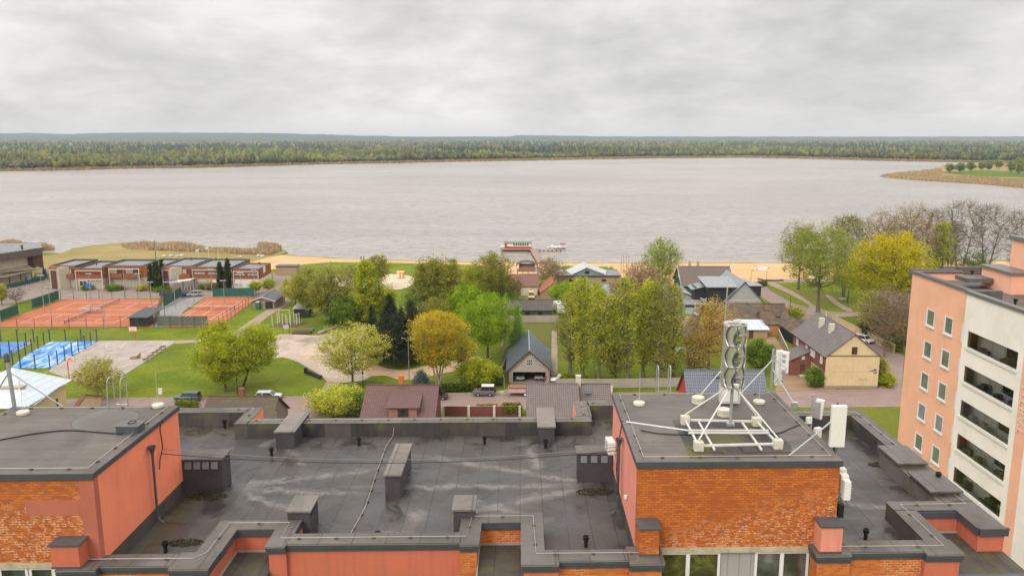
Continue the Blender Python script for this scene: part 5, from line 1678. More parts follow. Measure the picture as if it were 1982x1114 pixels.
for a,b_ in(((47.5,237.0,3.35),(47.5,244.7,8.5)),((47.5,244.7,8.5),(47.5,251.5,3.35)),((63.5,237.0,3.35),(63.5,244.7,8.5))):mb=MB();mb.beam(a,b_,.08,.3);mb.build('barge_board',M_WFRAME,ro)
root=thing('house','modern grey gabled house with zinc roof and black boxed dormers','house',(60,222,0))
mb=MB();a0,a1,b0,b1,zw,zr=54.8,64.4,213.8,233.0,4.2,9.2
xm=59.6
mb.add([(a0,b0,0),(a1,b0,0),(a1,b1,0),(a0,b1,0),(a0,b0,zw),(a1,b0,zw),(a1,b1,zw),(a0,b1,zw),(xm,b0,zr-.1),(xm,b1,zr-.1)],[(1,2,6,5),(3,0,4,7),(0,1,5,8,4),(2,3,7,9,6)])
mb.build('wall',M_GREYW,root)
mb=MB()
for xe,s in((a0,-1),(a1,1)):mb.slab([(xe+s*.5,b0-.4,zw-.52),(xe+s*.5,b1+.3,zw-.52),(xm,b1+.3,zr+.12),(xm,b0-.4,zr+.12)],.16)
ro=mb.build('roof',M_ZINCY,root)
mb=MB()
for s in(-1,1):mb.beam((xm+s*5.3,b0-.42,zw-.6),(xm,b0-.42,zr+.03),.05,.16)
mb.build('barge_board',M_DARKMET,ro)
dl=box_part('dormer',M_BLACKB,root,(50.2,56.6,215.0,224.5,2.6,7.6))
mb=MB();mb.slab([(49.6,214.2,7.65),(58.6,214.2,7.65),(58.6,226.0,8.6),(49.6,226.0,8.6)],.16);mb.build('dormer_roof',M_ZINC,dl)
box_part('dormer_window',M_GLASS,dl,(50.15,50.195,216.5,219.5,3.6,6.4),(51.4,53.4,214.95,214.995,3.4,6.0))
dk=box_part('dormer',M_BLACKB,root,(47.6,50.15,219.0,224,2.4,6.6))
mb=MB();mb.slab([(46.6,218.4,6.2),(50.3,218.4,7.1),(50.3,225,7.1),(46.6,225,6.2)],.12);mb.build('dormer_roof',M_ZINC,dk)
for(xx,yy,ww)in((62.6,223.5,3.6),(61.6,229.5,2.8)):
 dd=box_part('dormer',M_BLACKB,root,(xx,xx+ww,yy-2.4,yy+2.4,3.8,6.7))
 box_part('dormer_roof',M_ZINC,dd,(xx-.2,xx+ww+.3,yy-2.7,yy+2.7,6.701,6.85))
for i,xx in enumerate((56.4,57.4,58.9,60.4)):box_part('wall_vent',M_BLACK,root,(xx,xx+.25,b0-.05,b0-.004,3.2+.2*(i%2),3.4+.2*(i%2)))
box_part('floor_band',M_WFRAME,root,(a0,a1,b0-.03,b0-.001,4.15,4.25))
mb=MB();mb.beam((45.2,230,4.1),(51.6,212.5,3.5),.3,.25)
for i in range(9):mb.beam((46.8+i*.9,213.5,3.3),(46.4+i*.9,218.5,3.3),.12,.12)
mb.beam((46.5,213.5,3.2),(54.5,213.5,3.2),.15,.15);mb.beam((46.3,218.4,3.2),(54.5,218.4,3.2),.15,.15);mb.box(46.5,46.65,213.4,213.6,0,3.1)
mb.build('pergola',M_CONC,root)
root=thing('annex','grey flat roofed two level annex beside the green boarded house','annex',(45,225,0))
box_part('wall',M_GREYW,root,(41.5,47.4,226.5,237.4,0,3.6));o=box_part('roof',M_FLATR,root,(41.2,47.7,226.2,237.45,3.61,3.8))
box_part('lower_wall',plain('blue_grey_boards',(0.27,.31,.36),.7,.1),root,(40.5,48.2,214.5,226.19,0,2.8));box_part('lower_roof',M_FLATR,root,(40.2,48.6,214.2,226.19,2.81,3.0))
box_part('garage_door',plain('pale_blue_door',(0.36,.42,.48),.6,.1),root,(44.4,46.4,214.45,214.495,.1,2.1))
box_part('garage_opening',M_BLACKB,root,(44.2,46.9,214.43,214.449,2.1,2.6))
root=thing('beach_house','tan beach building with dark flat roof and a pale folded metal roof','building',(21,260,0))
box_part('wall',M_TANW,root,(11.8,31.6,255.6,266.5,0,3.5))
box_part('roof',M_FLATR,root,(11.5,31.9,255.3,266.9,3.51,3.75))
box_part('roof_edge',M_DARKMET,root,(11.4,32.0,255.2,255.3,3.4,3.85),(11.4,11.5,255.3,267,3.4,3.85),(31.9,32.0,255.3,267,3.4,3.85),(11.4,32.0,266.9,267,3.4,3.85))
A3,B3,C3,D3=(14.6,262.6,4.3),(20.9,266.0,6.4),(28.2,262.6,4.3),(21.2,256.4,6.2)
L0,R0=(16.4,256.4,3.9),(27.2,256.4,3.9)
mb=MB();mb.slab([L0,D3,B3,A3],.12);mb.slab([D3,R0,C3,B3],.12)
fo=mb.build('folded_roof',seams('pale_folded_metal',(0.50,.52,.48),.6,'x',.4,.2),root)
mb=MB();mb.add([(17.0,256.8,3.76),(26.6,256.8,3.76),(21.2,256.8,6.0),(17.0,257.1,3.76),(26.6,257.1,3.76),(21.2,257.1,6.0)],[(0,1,2),(5,4,3),(0,3,4,1),(1,4,5,2),(2,5,3,0)]);mb.build('roof_gable',plain('blue_grey_glazing',(0.20,.235,.23),.3,.1),fo)
box_part('gable_window',M_BLACK,fo,(20.6,22.0,256.72,256.79,4.1,5.0))
for xx in(16.2,20.3,26.6):window(root,'f',(xx,255.6,2.2),1.3,.8,M_DKBR,M_BLACK,1,1)
box_part('roof_box',M_WBOX,root,(13.2,14.1,261.5,262.6,3.76,4.5))
root=thing('gazebo','timber lookout hut with curved dark roof and red railing near the pier','gazebo',(2.2,275,0))
mb=MB()
pr=[(-1.4,3.9),(-1.0,4.6),(.6,5.2),(2.2,5.35),(3.8,5.2),(5.4,4.6),(6.0,3.9)]
for(xa,za),(xb,zb)in zip(pr[:-1],pr[1:]):mb.slab([(xa,272.5,za),(xb,272.5,zb),(xb,278,zb),(xa,278,za)],.15)
mb.build('roof',M_DARKSH,root)
box_part('wall',plain('brown_rose_boards',(0.25,.15,.12),.8,.15),root,(-.4,5.0,273.8,277,2.4,4.2))
box_part('deck',M_TIMB,root,(-1.2,5.6,272.6,277.5,2.1,2.3))
mb=MB()
for i in range(11):mb.box(-1.15+i*.66,-1.05+i*.66,272.65,272.72,2.3,3.25)
for zz in(2.6,2.9,3.2):mb.box(-1.2,5.6,272.66,272.74,zz,zz+.1)
mb.build('railing',plain('pale_red_rail',(0.45,.22,.17),.7,.1),root)
mb=MB()
for xx in(-1.0,.8,2.6,5.3):
 for yy in(272.9,277):mb.box(xx,xx+.2,yy,yy+.2,0,2.09)
mb.beam((2.5,273,.2),(3.6,270.5,.1),.2);mb.build('stilts',M_TIMB,root)
box_part('notice_board',M_WBOX,root,(5.1,6.1,271.8,271.95,1.2,3.6))
root,ro=gable_house('cottage','white walled cottage with mottled red tile roof behind the yellow van','cottage',-3.2,5.2,241.3,250.5,2.9,5.4,'x',M_WHITER,M_REDT,gx=246.8,ov=.4)
window(root,'f',(3.3,241.3,1.9),.5,.8)
root,ro=gable_house('cottage','cottage with orange red tile roof descending towards the yellow van','cottage',6.0,11.5,234.0,247.5,2.3,5.0,'y',M_TANW,M_ORT,gx=9.6,ov=.3)
root,ro=gable_house('shed','long blackish brown plank shed behind the pale garden fence','shed',-9.0,8.4,208.8,218.5,2.35,3.8,'x',M_DARKSH,M_DARKSH,gx=215.1,ov=.3)
for xx in(-.6,1.4,4.6):box_part('door',M_BLACK,root,(xx,xx+1.2,208.74,208.795,.1,1.9))
root,ro=gable_house('hall','blue grey roofed low hall half hidden among the poplars','hall',16.0,29.0,226,240,3.0,4.8,'x',M_WHITER,M_ZINC,gx=233,ov=.4)
root=thing('garden_house','white walled garden house glimpsed through the poplars','house',(14,182,0))
box_part('wall',M_WHITER,root,(11.2,24.0,180,192,0,3.2));box_part('roof',M_FLATR,root,(10.8,24.4,179.6,192.4,3.21,3.4))
for xx in(12.5,15.5,19):window(root,'f',(xx,180,1.8),1.4,1.3)
root=thing('kiosk','flat tan kiosk beside the beach and the end of the brick clubhouse','kiosk',(-80.5,279,0))
box_part('wall',M_TANW,root,(-84.3,-77.2,277.6,281.5,0,2.9));box_part('roof',M_DARKMET,root,(-84.6,-76.9,277.3,281.8,2.91,3.15))
root,ro=gable_house('shelter','open timber park shelter with grey shingled roof and white eaves','shelter',-74.2,-68.2,221.0,231.8,2.3,3.3,'y',M_TIMB,plain('dark_shingle_roof',(.10,.10,.10),.6,.2,1),ov=.5)
box_part('barge_board',M_WFRAME,root,(-71.3,-71.1,220.4,220.5,3.2,3.5))
box_part('opening',M_BLACKB,root,(-70.6,-68.6,220.93,220.995,.1,2.1))
mb=MB()
for s in(-1,1):mb.beam((-71.2+s*3.6,220.42,2.25),(-71.2,220.42,3.42),.06,.16)
mb.build('eaves_board',M_WFRAME,ro)
x,y=g(500,598,0)
root=thing('portable_toilet','green portable toilet with a pale dome roof beside the park shelter','toilet',(x,y,0))
M_TOIL=plain('dark_green_plastic',(0.02,.12,.10),.5,.1)
mb=MB();mb.box(-.55,.55,-.55,.55,0,2.0);mb.build('cabin',M_TOIL,root,local=True)
mb=MB();mb.lathe((0,0,2.0),[(.78,0),(.74,.12),(.5,.25),(.2,.3)],4);mb.v=[((a-b_)*.707,(a+b_)*.707,c)for a,b_,c in mb.v];mb.build('roof',M_CONC,root,local=True)
mb=MB();mb.box(-.4,.4,-.58,-.551,.1,1.85);o=mb.build('door',M_TOIL,root,local=True)
mb=MB();mb.box(.25,.32,-.61,-.581,.9,1.1);mb.build('handle',M_WBOX,o,local=True)
root=thing('shed','black plank shed with pale sloping roof beside the outdoor gym','shed',(-57.5,212,0))
box_part('wall',M_BLACKB,root,(-59.6,-55.8,209.9,214.2,0,2.3))
mb=MB();mb.slab([(-60.0,209.5,2.5),(-55.4,209.5,2.5),(-55.4,214.5,3.0),(-60.0,214.5,3.0)],.1);mb.build('roof',M_ZINC,root)
root=thing('court_shelter','black players shelter with sloping dark roof at the corner of the clay courts','shelter',(-96,203,0))
mb=MB();mb.box(-98.2,-93.6,199.3,202.5,0,2.3);mb.box(-98.0,-97.8,202.6,209.5,0,2.4);mb.build('wall',M_BLACKB,root)
mb=MB();mb.slab([(-98.6,198.7,2.5),(-93.3,198.7,2.5),(-93.6,210.3,2.75),(-99.0,210.3,2.75)],.12);mb.build('roof',plain('dark_felt_shingle',(0.07,.07,.075),.7,.15),root)
mb=MB()
for yy in(203.5,206.5,209.8):mb.box(-93.9,-93.78,yy,yy+.12,0,2.45)
mb.box(-94.4,-93.9,203,209.5,.4,.5);mb.build('posts',M_DARKMET,root)
root=thing('clubhouse','long rust brown brick clubhouse with stepped flat roofs along the clay courts','building',(-113,258,0))
ZT=7.0
def cx(px,y=250.0):return atY(px,540,y)[0]
units=[(98,147,252.5,267),(147,200,250.2,265.5),(200,275,253.0,266.5),(275,315,253.0,268.5),(315,372,252.6,270),(372,450,250.6,268),(452,503,249.6,261.5)]
for i,(p0,p1,y0,y1)in enumerate(units):
 xa,xb=cx(p0,y0)+.03,cx(p1,y0)-.03
 zt=ZT-(.35 if i in(1,6)else 0)
 w=box_part('wing',M_BROWNB,root,(xa,xb,y0,y1,3.4,zt-.5))
 box_part('lower_wall',M_WHITER if i==6 else M_CREAMD,w,(xa,xb,y0+.02,y1,0,3.39))
 box_part('wing_roof',M_FLATR,w,(xa+.3,xb-.3,y0+.3,y1-.3,zt-.49,zt-.42))
 mb=MB()
 mb.box(xa,xb,y0-.02,y0+.3,zt-.49,zt);mb.build('wing_front',M_BROWNB,w);mb=MB();mb.box(xa,xb,y1-.3,y1,zt-.49,zt);mb.box(xa,xa+.3,y0+.301,y1-.301,zt-.49,zt);mb.box(xb-.3,xb,y0+.301,y1-.301,zt-.49,zt)
 mb.build('wing_parapet',M_DARKSH if i<6 else M_BROWNB,w)
 mb=MB()
 for q in((xa-.02,xb+.02,y0-.06,y0+.32),(xa-.02,xb+.02,y1-.3,y1+.04),(xa-.02,xa+.3,y0+.321,y1-.301),(xb-.3,xb+.02,y0+.321,y1-.301)):mb.box(q[0],q[1],q[2],q[3],zt+.001,zt+.08)
 mb.build('coping',M_DARKMET,w)
def frame_f(px0,px1,y,z0,z1,t=.22,m=None):
 xa,xb=cx(px0,y),cx(px1,y)
 mb=MB();mb.box(xa,xb,y-.3,y-.02,z1-t,z1);mb.box(xa,xa+t,y-.3,y-.02,z0,z1-t);mb.box(xb-t,xb,y-.3,y-.02,z0,z1-t)
 return mb.build('portal_frame',m or M_CONC,root)
def cwin(px0,px1,y,zc,h,pane=None,nx=3,fr=None):
 xa,xb=cx(px0,y),cx(px1,y)
 window(root,'f',((xa+xb)/2,y,zc),xb-xa,h,fr or M_CONC,pane or M_GLASS,nx,1,.1,.1)
for p0,p1,pw in((99,115,129),(316,331,348)):
 y=251.0
 xa,xb,xc=cx(p0,y),cx(p1,y),cx(pw,y)
 o=box_part('stair_tower',M_CREAMD,root,(xa,xb,y-.8,y+1.4,0,6.4))
 box_part('tower_panel',M_DKBR,o,(xa+.5,xb-.35,y-.86,y-.801,.1,5.9))
 mb=MB();mb.prism([(xb+.01,y-.8),(xb+.5,y-.8),(xc+.4,y+1.3),(xb+.01,y+1.4)],0,6.75);mb.build('fin_wall',m_stucco('concrete_fin',(0.45,.39,.29),.5,(0.25,.2,.13))if p0==99 else bpy.data.materials['concrete_fin'],root)
 mb=MB();mb.box(xa,xb,y-.82,y+1.4,6.401,6.95);mb.build('tower_brick',M_BROWNB,o)
for p0,p1,yy in((131,146,252.5),(212,240,253.0),(243,271,253.0),(286,292,253),(350,371,252.6)):
 xa,xb=cx(p0,yy),cx(p1,yy)
 o=box_part('balcony',M_BROWNB,root,(xa,xb,yy-1.0,yy-.02,3.3,4.5))
 box_part('balcony_shade',M_DKBR,o,(xa,xb,yy-.03,yy-.005,4.51,6.0))
 cwin(p0+2,p0+(p1-p0)*.55,yy-.03,5.3,1.2,M_PANE2,2)
 cwin(p0+1,p1-1,yy,1.6,2.3,M_PANE2,4)
frame_f(147,199,250.2,0,6.0);frame_f(212,271,252.0,0,6.3);frame_f(373,450,250.6,0,6.2);frame_f(452,501,249.6,0,5.9)
cwin(154,195,250.2,5.0,.55,M_GLASS,6,M_BROWNB)
cwin(153,168,250.2,1.9,1.7,M_GLASS,2,M_WFRAME);cwin(168,200,250.2,2.6,.6,M_GLASS,4,M_WFRAME)
cwin(376,398,250.6,5.1,.95,M_PANE2,3,M_DKBR);cwin(403,423,250.6,5.1,.95,M_PANE2,3,M_DKBR);cwin(433,440,250.6,5.1,.9,M_GLASS,1,M_DKBR)
cwin(378,399,250.6,1.9,1.6,M_PANE2,3,M_WFRAME)
cwin(454,475,249.6,4.9,.95,M_PANE2,3,M_DKBR);cwin(479,500,249.6,4.9,.95,M_PANE2,3,M_DKBR);cwin(454,468,249.6,1.6,1.1,M_PANE2,2,M_WFRAME)
xa,xb=cx(475,249.6),cx(480,249.6);box_part('door',M_DOORW,root,(xa,xb,249.53,249.595,0,2.1))
xa,xb=cx(346,248),cx(373,248)
mb=MB();mb.slab([(xa-2,246.2,2.9),(xb,246.2,3.7),(xb,250.4,3.7),(xa-2,250.4,2.9)],.2);cn=mb.build('entrance_canopy',M_CONC,root)
mb=MB()
for i in range(5):mb.box(xa+.6+i*.9,xa+.72+i*.9,248.0,248.15,.3,3.1)
mb.build('canopy_post',M_WFRAME,cn)
def letters(name,txt,loc,rot,size,m,parent=None,ext=.03,sx=1.0):
 cu=bpy.data.curves.new(name,'FONT')
 cu.body=txt;cu.size=size;cu.extrude=ext;cu.align_x='CENTER';cu.align_y='CENTER'
 cu.materials.append(m)
 o=bpy.data.objects.new(name,cu)
 COL.objects.link(o)
 if parent:
  o.parent=parent
  o.matrix_parent_inverse=Matrix.Identity(4)
  o.location=Vector(loc)-parent.location
 else:o.location=loc
 o.rotation_euler=rot
 bpy.context.view_layer.update()
 me=bpy.data.meshes.new_from_object(o.evaluated_get(bpy.context.evaluated_depsgraph_get()))
 r=bpy.data.objects.new(name,me)
 COL.objects.link(r)
 r.parent,r.location,r.rotation_euler=parent,o.location,o.rotation_euler
 bpy.data.objects.remove(o)
 return r
M_BLUEL=plain('blue_letter_paint',(0.03,0.12,0.5),.5,.05)
letters('lettering','TENNIS',(xa-1.6,246.1,3.55),(math.pi/2,0,0),1.15,M_BLUEL,root)
box_part('letter_rail',M_WFRAME,root,(xa-4.2,xa+1.2,246.15,246.22,2.95,3.1))
xw=cx(503,250)
box_part('end_wall',M_BROWNB,root,(xw-.02,xw+.12,249.6,261.5,3.4,6.5));box_part('end_wall_lower',M_WHITER,root,(xw-.02,xw+.14,249.6,261.5,0,3.39))
box_part('sign_board',M_WBOX,root,(xw+.13,xw+.2,253.2,255.4,4.7,6.7))
box_part('sign_panel',M_WBOX,root,(cx(411,250.5),cx(423,250.5),250.3,250.45,2.1,3.0))
for px,py in((187,513),(370,503),(418,503),(502,512)):
 x,y=g(px,py,ZT-.4);mb=MB();mb.lathe((x,y,ZT-.45),[(.2,0),(.2,.7),(.28,.75),(.28,.9)],8);mb.build('roof_vent',M_DARKMET,root)
root=thing('pavilion','broad flat roofed pavilion with dark timber fascia at the left edge','building',(-172,262,0))
mb=MB();mb.prism([(-230,246),(-170.5,246),(-163.6,266.5),(-167,275),(-230,275)],0,8.6);mb.build('wall',m_stucco('pale_pavilion_wall',(0.62,.54,.43),.3),root)
A4=[(-230,240),(-168.5,240),(-159.4,268.5),(-166,279),(-230,279)]
mb=MB();mb.prism(A4,8.3,10.6);mb.build('fascia',plain('dark_timber_fascia',(0.13,.095,.078),.8,.3,1.2,stretch=(1,1,8)),root)
mb=MB();mb.prism([(a*.998-.3,b_)for a,b_ in A4],10.601,10.72);mb.build('roof',M_FLATR,root)
box_part('brown_corner',M_DKBR,root,(-166.5,-161.6,266.6,272,3.5,8.2))
mb=MB();mb.slab([(-172.5,250,3.2),(-170.5,246.1,4.8),(-163.2,268.2,5.2),(-160.2,268.6,3.6),(-163.5,254,3.1)],.15)
mb.slab([(-230,240.0,3.0),(-169.0,240,3.0),(-170.4,245.9,4.8),(-230,245.9,4.8)],.15);mb.build('canopy',seams('cream_corrugated_sheet',(0.46,.40,.26),.8,'x',.6,0,True),root)
mb=MB()
for i in range(7):mb.box(-171+i*1.5,-170.8+i*1.5,243.5+i*3.6,243.7+i*3.6,0,3.0)
mb.build('canopy_post',M_DARKMET,root)
x,y=g(43,483,10.7);mb=MB();mb.lathe((x,y,10.7),[(.35,0),(.35,1.2),(.45,1.25),(.45,1.5)],8);mb.build('roof_vent',M_DARKMET,root)
# ================================================================== right neighbour: peach and white tower block
root=thing('tower_block','peach and white apartment block with glazed balconies at the right edge','building',(44,66,0))
XW,YF,YN=36.5,75.28,65.45
ZTOP=34.75
box_part('wall',M_PEACH,root,(XW,60,YN,YF,0,ZTOP-.95),(XW,XW+.35,YN,YF,ZTOP-.95,ZTOP-.131),(XW+.351,41.0,YF-.35,YF,ZTOP-.95,ZTOP-.131))
box_part('stair_wall',M_PEACH,root,(42.6,47.4,76.2,81,0,33.9))
box_part('roof',M_FELT2,root,(XW+.36,60,50,YF-.36,ZTOP-.94,ZTOP-.84))
mp=plain('dark_zinc_coping',(0.14,.135,.13),.45,.1)
mb=MB();mb.box(XW-.1,XW+.45,YN+.15,YF+.1,ZTOP-.13,ZTOP);mb.box(XW+.451,41.0,YF-.5,YF+.1,ZTOP-.13,ZTOP);mb.box(XW+.3,41.0,76.0,76.6,ZTOP-.9,ZTOP+.0)
mb.box(40.3,52.0,77.3,77.8,ZTOP-1.2,ZTOP+.05)
mb.build('coping',M_CAP,root)
mb=MB();mb.box(XW-.14,XW-.101,YN+.1,YF+.14,ZTOP-.2,ZTOP-.02);mb.build('coping_edge',mp,root)
XB=36.28
y0,y1=57.25,65.45
FL=2.9
zt_=34.5
opens=[]
for k in range(8):
 zc=30.95-FL*k
 opens.append((zc-.72,zc+.62))
oy0,oy1=57.95,64.75
mb=MB()
mb.box(XB,XB+.25,y0,oy0,0,zt_);mb.box(XB,XB+.25,oy1,y1,0,zt_)
zs=[zt_]+[z for o_ in opens for z in(o_[1],o_[0])]+[0]
for i in range(0,len(zs),2):mb.box(XB,XB+.25,oy0,oy1,zs[i+1],zs[i])
mb.box(XB+.251,XW+.3,y1-.25,y1,0,zt_);mb.box(XB+.251,XW+.3,y0,y0+.25,0,zt_)
for k in range(9):
 zf=32.75-FL*k
 mb.box(XB+.251,XB+1.1,y0+.25,y1-.25,zf-.2,zf)if k else None
mb.build('balcony_wall',M_WHITEW,root)
box_part('loggia_back',plain('loggia_plaster',(0.75,.71,.65),.8,.1),root,(XB+1.1,XB+1.4,y0+.25,y1-.25,0,zt_-.5))
mb=MB();mb.box(XB-.12,XW+.5,y0-.1,y1+.1,zt_+.001,ZTOP-.1);mb.box(XB-.12,XB+.4,y0-.1,y1+.1,ZTOP-.099,ZTOP);mb.build('coping',mp,root)
mb=MB();mb.box(XB+.401,XB+2.6,y1-.5,y1+.1,ZTOP-.9,ZTOP+.03);mb.build('parapet_return',M_CAP,root)
M_REFL=glass_mat('balcony_glass',(0.09,0.09,0.085),.06)
for k,(za,zb)in enumerate(opens):
 mb=MB();mb.box(XB-.10,XB+.1,oy0-.05,oy1+.05,za-.12,za-.001);mb.box(XB-.11,XB-.02,oy0-.06,oy1+.06,za-.2,za-.121)
 so=mb.build('balcony_sill',M_WBOX,root)
 mb=MB();mb.box(XB+1.04,XB+1.098,oy0+.2,oy0+3.2,za-.1,zb+.2)
 mb.box(XB+1.0,XB+1.039,oy0+.2,oy0+3.2,za+.1,za+.18)
 bw_=mb.build('balcony_window',M_WFRAME,root)
 mb=MB();mb.box(XB+.98,XB+.999,oy0+.35,oy0+1.35,za+.25,zb);mb.box(XB+.98,XB+.999,oy0+1.5,oy0+3.0,za+.25,zb);mb.build('pane',M_GLASS,bw_)
 rng=random.Random(k)
 mb=MB()
 for i in range(5):
  yy=rng.uniform(oy0+.5,oy1-.5)
  mb.obox((XB+.5+rng.random()*.35,yy,za-.5+.3*rng.random()),(.4,.5,.6+rng.random()*.7),rng.random())
 mb.build('balcony_clutter',(M_TIMB,M_DARKMET,M_CONC)[k%3],root)
 mb=MB()
 for i in range(1,4):
  yy=oy0+(oy1-oy0)*i/4
  mb.box(XB+.1,XB+.12,yy-.012,yy+.012,za,zb)
 mb.build('mullion',M_GALV,root)
def glassclear():
 b=NB('clear_balcony_glazing')
 b.done((0.9,0.95,0.95),0.03)
 tr=b.n('ShaderNodeBsdfTransparent');gl=b.n('ShaderNodeBsdfGlossy');gl.inputs['Roughness'].default_value=0.02
 tr.inputs[0].default_value=(.86,.88,.86,1)
 fr=b.n('ShaderNodeFresnel');fr.inputs[0].default_value=1.45
 mx=b.n('ShaderNodeMixShader')
 b.L.new(fr.outputs[0],mx.inputs[0]);b.L.new(tr.outputs[0],mx.inputs[1]);b.L.new(gl.outputs[0],mx.inputs[2])
 out=[n for n in b.N if n.type=='OUTPUT_MATERIAL'][0]
 b.L.new(mx.outputs[0],out.inputs[0])
 return b.m
M_CLEAR=glassclear()
for k,(za,zb)in enumerate(opens):
 mb=MB();mb.quad((XB+.06,oy0,za),(XB+.06,oy0,zb),(XB+.06,oy1,zb),(XB+.06,oy1,za));mb.build('glazing',M_CLEAR,root)
def tall_window(yc,zc,w=1.25,h=1.45,blind=None):
 mb=MB()
 mb.box(XW-.012,XW-.002,yc-w/2-.1,yc+w/2+.1,zc-h/2-.1,zc+h/2+.1)
 mb2=MB()
 t=.1
 mb2.box(XW-.05,XW-.013,yc-w/2,yc+w/2,zc+h/2-t,zc+h/2);mb2.box(XW-.05,XW-.013,yc-w/2,yc+w/2,zc-h/2,zc-h/2+t)
 mb2.box(XW-.05,XW-.013,yc-w/2,yc-w/2+t,zc-h/2+t,zc+h/2-t);mb2.box(XW-.05,XW-.013,yc+w/2-t,yc+w/2,zc-h/2+t,zc+h/2-t)
 mb2.box(XW-.12,XW-.013,yc-w/2-.1,yc+w/2+.1,zc-h/2-.14,zc-h/2-.001)
 mb2.box(XW-.08,XW-.013,yc+w/2+.001,yc+w/2+.06,zc-h/2,zc+h/2)
 o=mb2.build('window',M_WFRAME,root)
 p=MB();p.box(XW-.03,XW-.02,yc-w/2+t,yc+w/2-t,zc-h/2+t,zc+h/2-t);p.build('pane',blind or M_GLASSR,o)
 q=MB();q.tube([(XW,yc+.05,zc-h/2-.22),(XW-.12,yc+.05,zc-h/2-.3),(XW-.12,yc+.05,zc-h/2-.42)],.03,5);q.build('drip_spout',M_PEACH,o)
M_GLASSR=plain('green_tinted_pane',(0.16,0.20,0.15),.12,.35,1.2,spec=.7)
M_BLIND=seams('slatted_blind',(0.25,.26,.27),.12,'y',.5,0,True)
for k in range(8):
 for px,py in((1802,615),(1837,630)):
  y,z=atX(px,py,XW)
  tall_window(y,z-FL*k,1.35 if px<1820 else 1.3,1.5,M_BLIND if k==3 else None)
 box_part('side_window',M_WFRAME,root,(XW-.05,XW-.01,YN+.12,YN+.55,31.0-FL*k-.7,31.0-FL*k+.8))
ys=57.25
box_part('strip_wall',M_PEACH,root,(XB-.02,XB+1.2,56.0,ys-.002,0,34.5))
box_part('front_wall',M_WHITEW,root,(XB-.05,XB+1.2,40,55.998,0,34.5))
box_part('core',M_WHITEW,root,(XB+1.95,60,40,65.4,0,33.8))
yy,zz=atX(1962,740,XB)
M_PALEL=plain('pale_letter_paint',(0.72,.58,.47),.7,.05)
o=letters('lettering','TARTU',(XB-.06,56.6,27.6),(math.pi/2,-math.pi/2,-math.pi/2),1.15,M_PALEL,root,.01)
box_part('penthouse',M_PEACH,root,(43.1,60,62,71.5,33.9,38.2));box_part('penthouse_coping',mp,root,(42.9,60.2,61.8,71.7,38.201,38.5))
box_part('penthouse_step',M_PEACH,root,(41.3,43.09,68.0,72.5,33.9,35.6));box_part('penthouse_step_coping',mp,root,(41.1,43.08,67.8,72.7,35.601,35.8))
box_part('roof_shaft',M_CAP,root,(38.9,41.2,70.4,72.4,34.5,34.85))
for px,py in((1898,585),(1964,596),(1881,538)):
 x,y=g(px,py,33.9)
 mb=MB();mb.lathe((x,y,33.9),[(.09,0),(.09,.5),(.16,.55),(.16,.75)],10);mb.build('vent_pipe',M_BLACK,root)
root=thing('house','yellowish old house half hidden behind the bare trees near the long fence','house',(94,186,0))
box_part('wall',m_stucco('ochre_render',(0.36,.31,.13),.3),root,(84.5,104,178,196,0,8))
mb=MB();mb.slab([(84,177.5,8),(104.5,177.5,8),(104.5,187,11),(84,187,11)],.15);mb.slab([(84,196.5,8),(104.5,196.5,8),(104.5,187,11),(84,187,11)],.15);mb.build('roof',M_GREYT,root)
for yy in(181,185.5,190,194):
 for zz in(2.2,5.6):window(root,'l',(84.5,yy,zz),1.0,1.7)
for px,py,w,lab,mw,mr in((1376,301,20,'far white farmhouse with a red roof among birches on the far shore',M_WBOX,M_REDT),(1826,306,12,'far tan farmhouse on the shore behind the peninsula',M_TANW,M_ORT),(1930,307.5,14,'far dark roofed farmstead right of the tan farmhouse',M_WBOX,M_DARKSH),(1348,302.5,10,'far low dark barn left of the white farmhouse',M_DKBR,M_DARKSH)):
 x,y=g(px,py,0)
 k=y/FPX
 gable_house('farmhouse',lab,'farmhouse',x-w*k/2,x+w*k/2,y,y+12,4,9.5,'x',mw,mr,ov=.5)
# ================================================================== TREES
M_LEAF=attr_mat('spring_leaves',0.85,0.48,0.15)
def bark_mat(name,col):
 if name in _mc:return _mc[name]
 b=NB(name)
 p=b.P(False)
 c=b.ramp(b.noise(p,3.0,5,0.7,0.3,(1,1,.3)),(0.3,sc3(col,.55)),(0.7,sc3(col,1.3)))
 _mc[name]=b.done(c,.9,None,.2)
 return _mc[name]
BK_GREY=bark_mat('grey_bark',(0.15,0.125,0.095))
BK_BROWN=bark_mat('brown_bark',(0.12,0.085,0.06))
BK_TWIG=bark_mat('twig_bark',(0.20,0.15,0.105))
BK_BARE=bark_mat('bare_crown_bark',(0.18,0.145,0.095))
BK_PALE=bark_mat('pale_bark',(0.30,0.26,0.20))
def bez(p0,p1,lift,K,rng,wob):
 """p0,p1 (n,3) -> (n,K,3) curved outwards then up"""
 n=len(p0)
 mid=p0*.5+p1*.5
 d=p1-p0
 L=np.linalg.norm(d,axis=1,keepdims=True)
 mid=mid+np.array([0,0,1.0])*L*lift+rng.normal(0,wob,(n,3))*L
 t=np.linspace(0,1,K)[None,:,None]
 return(1-t)**2*p0[:,None]+2*t*(1-t)*mid[:,None]+t*t*p1[:,None]
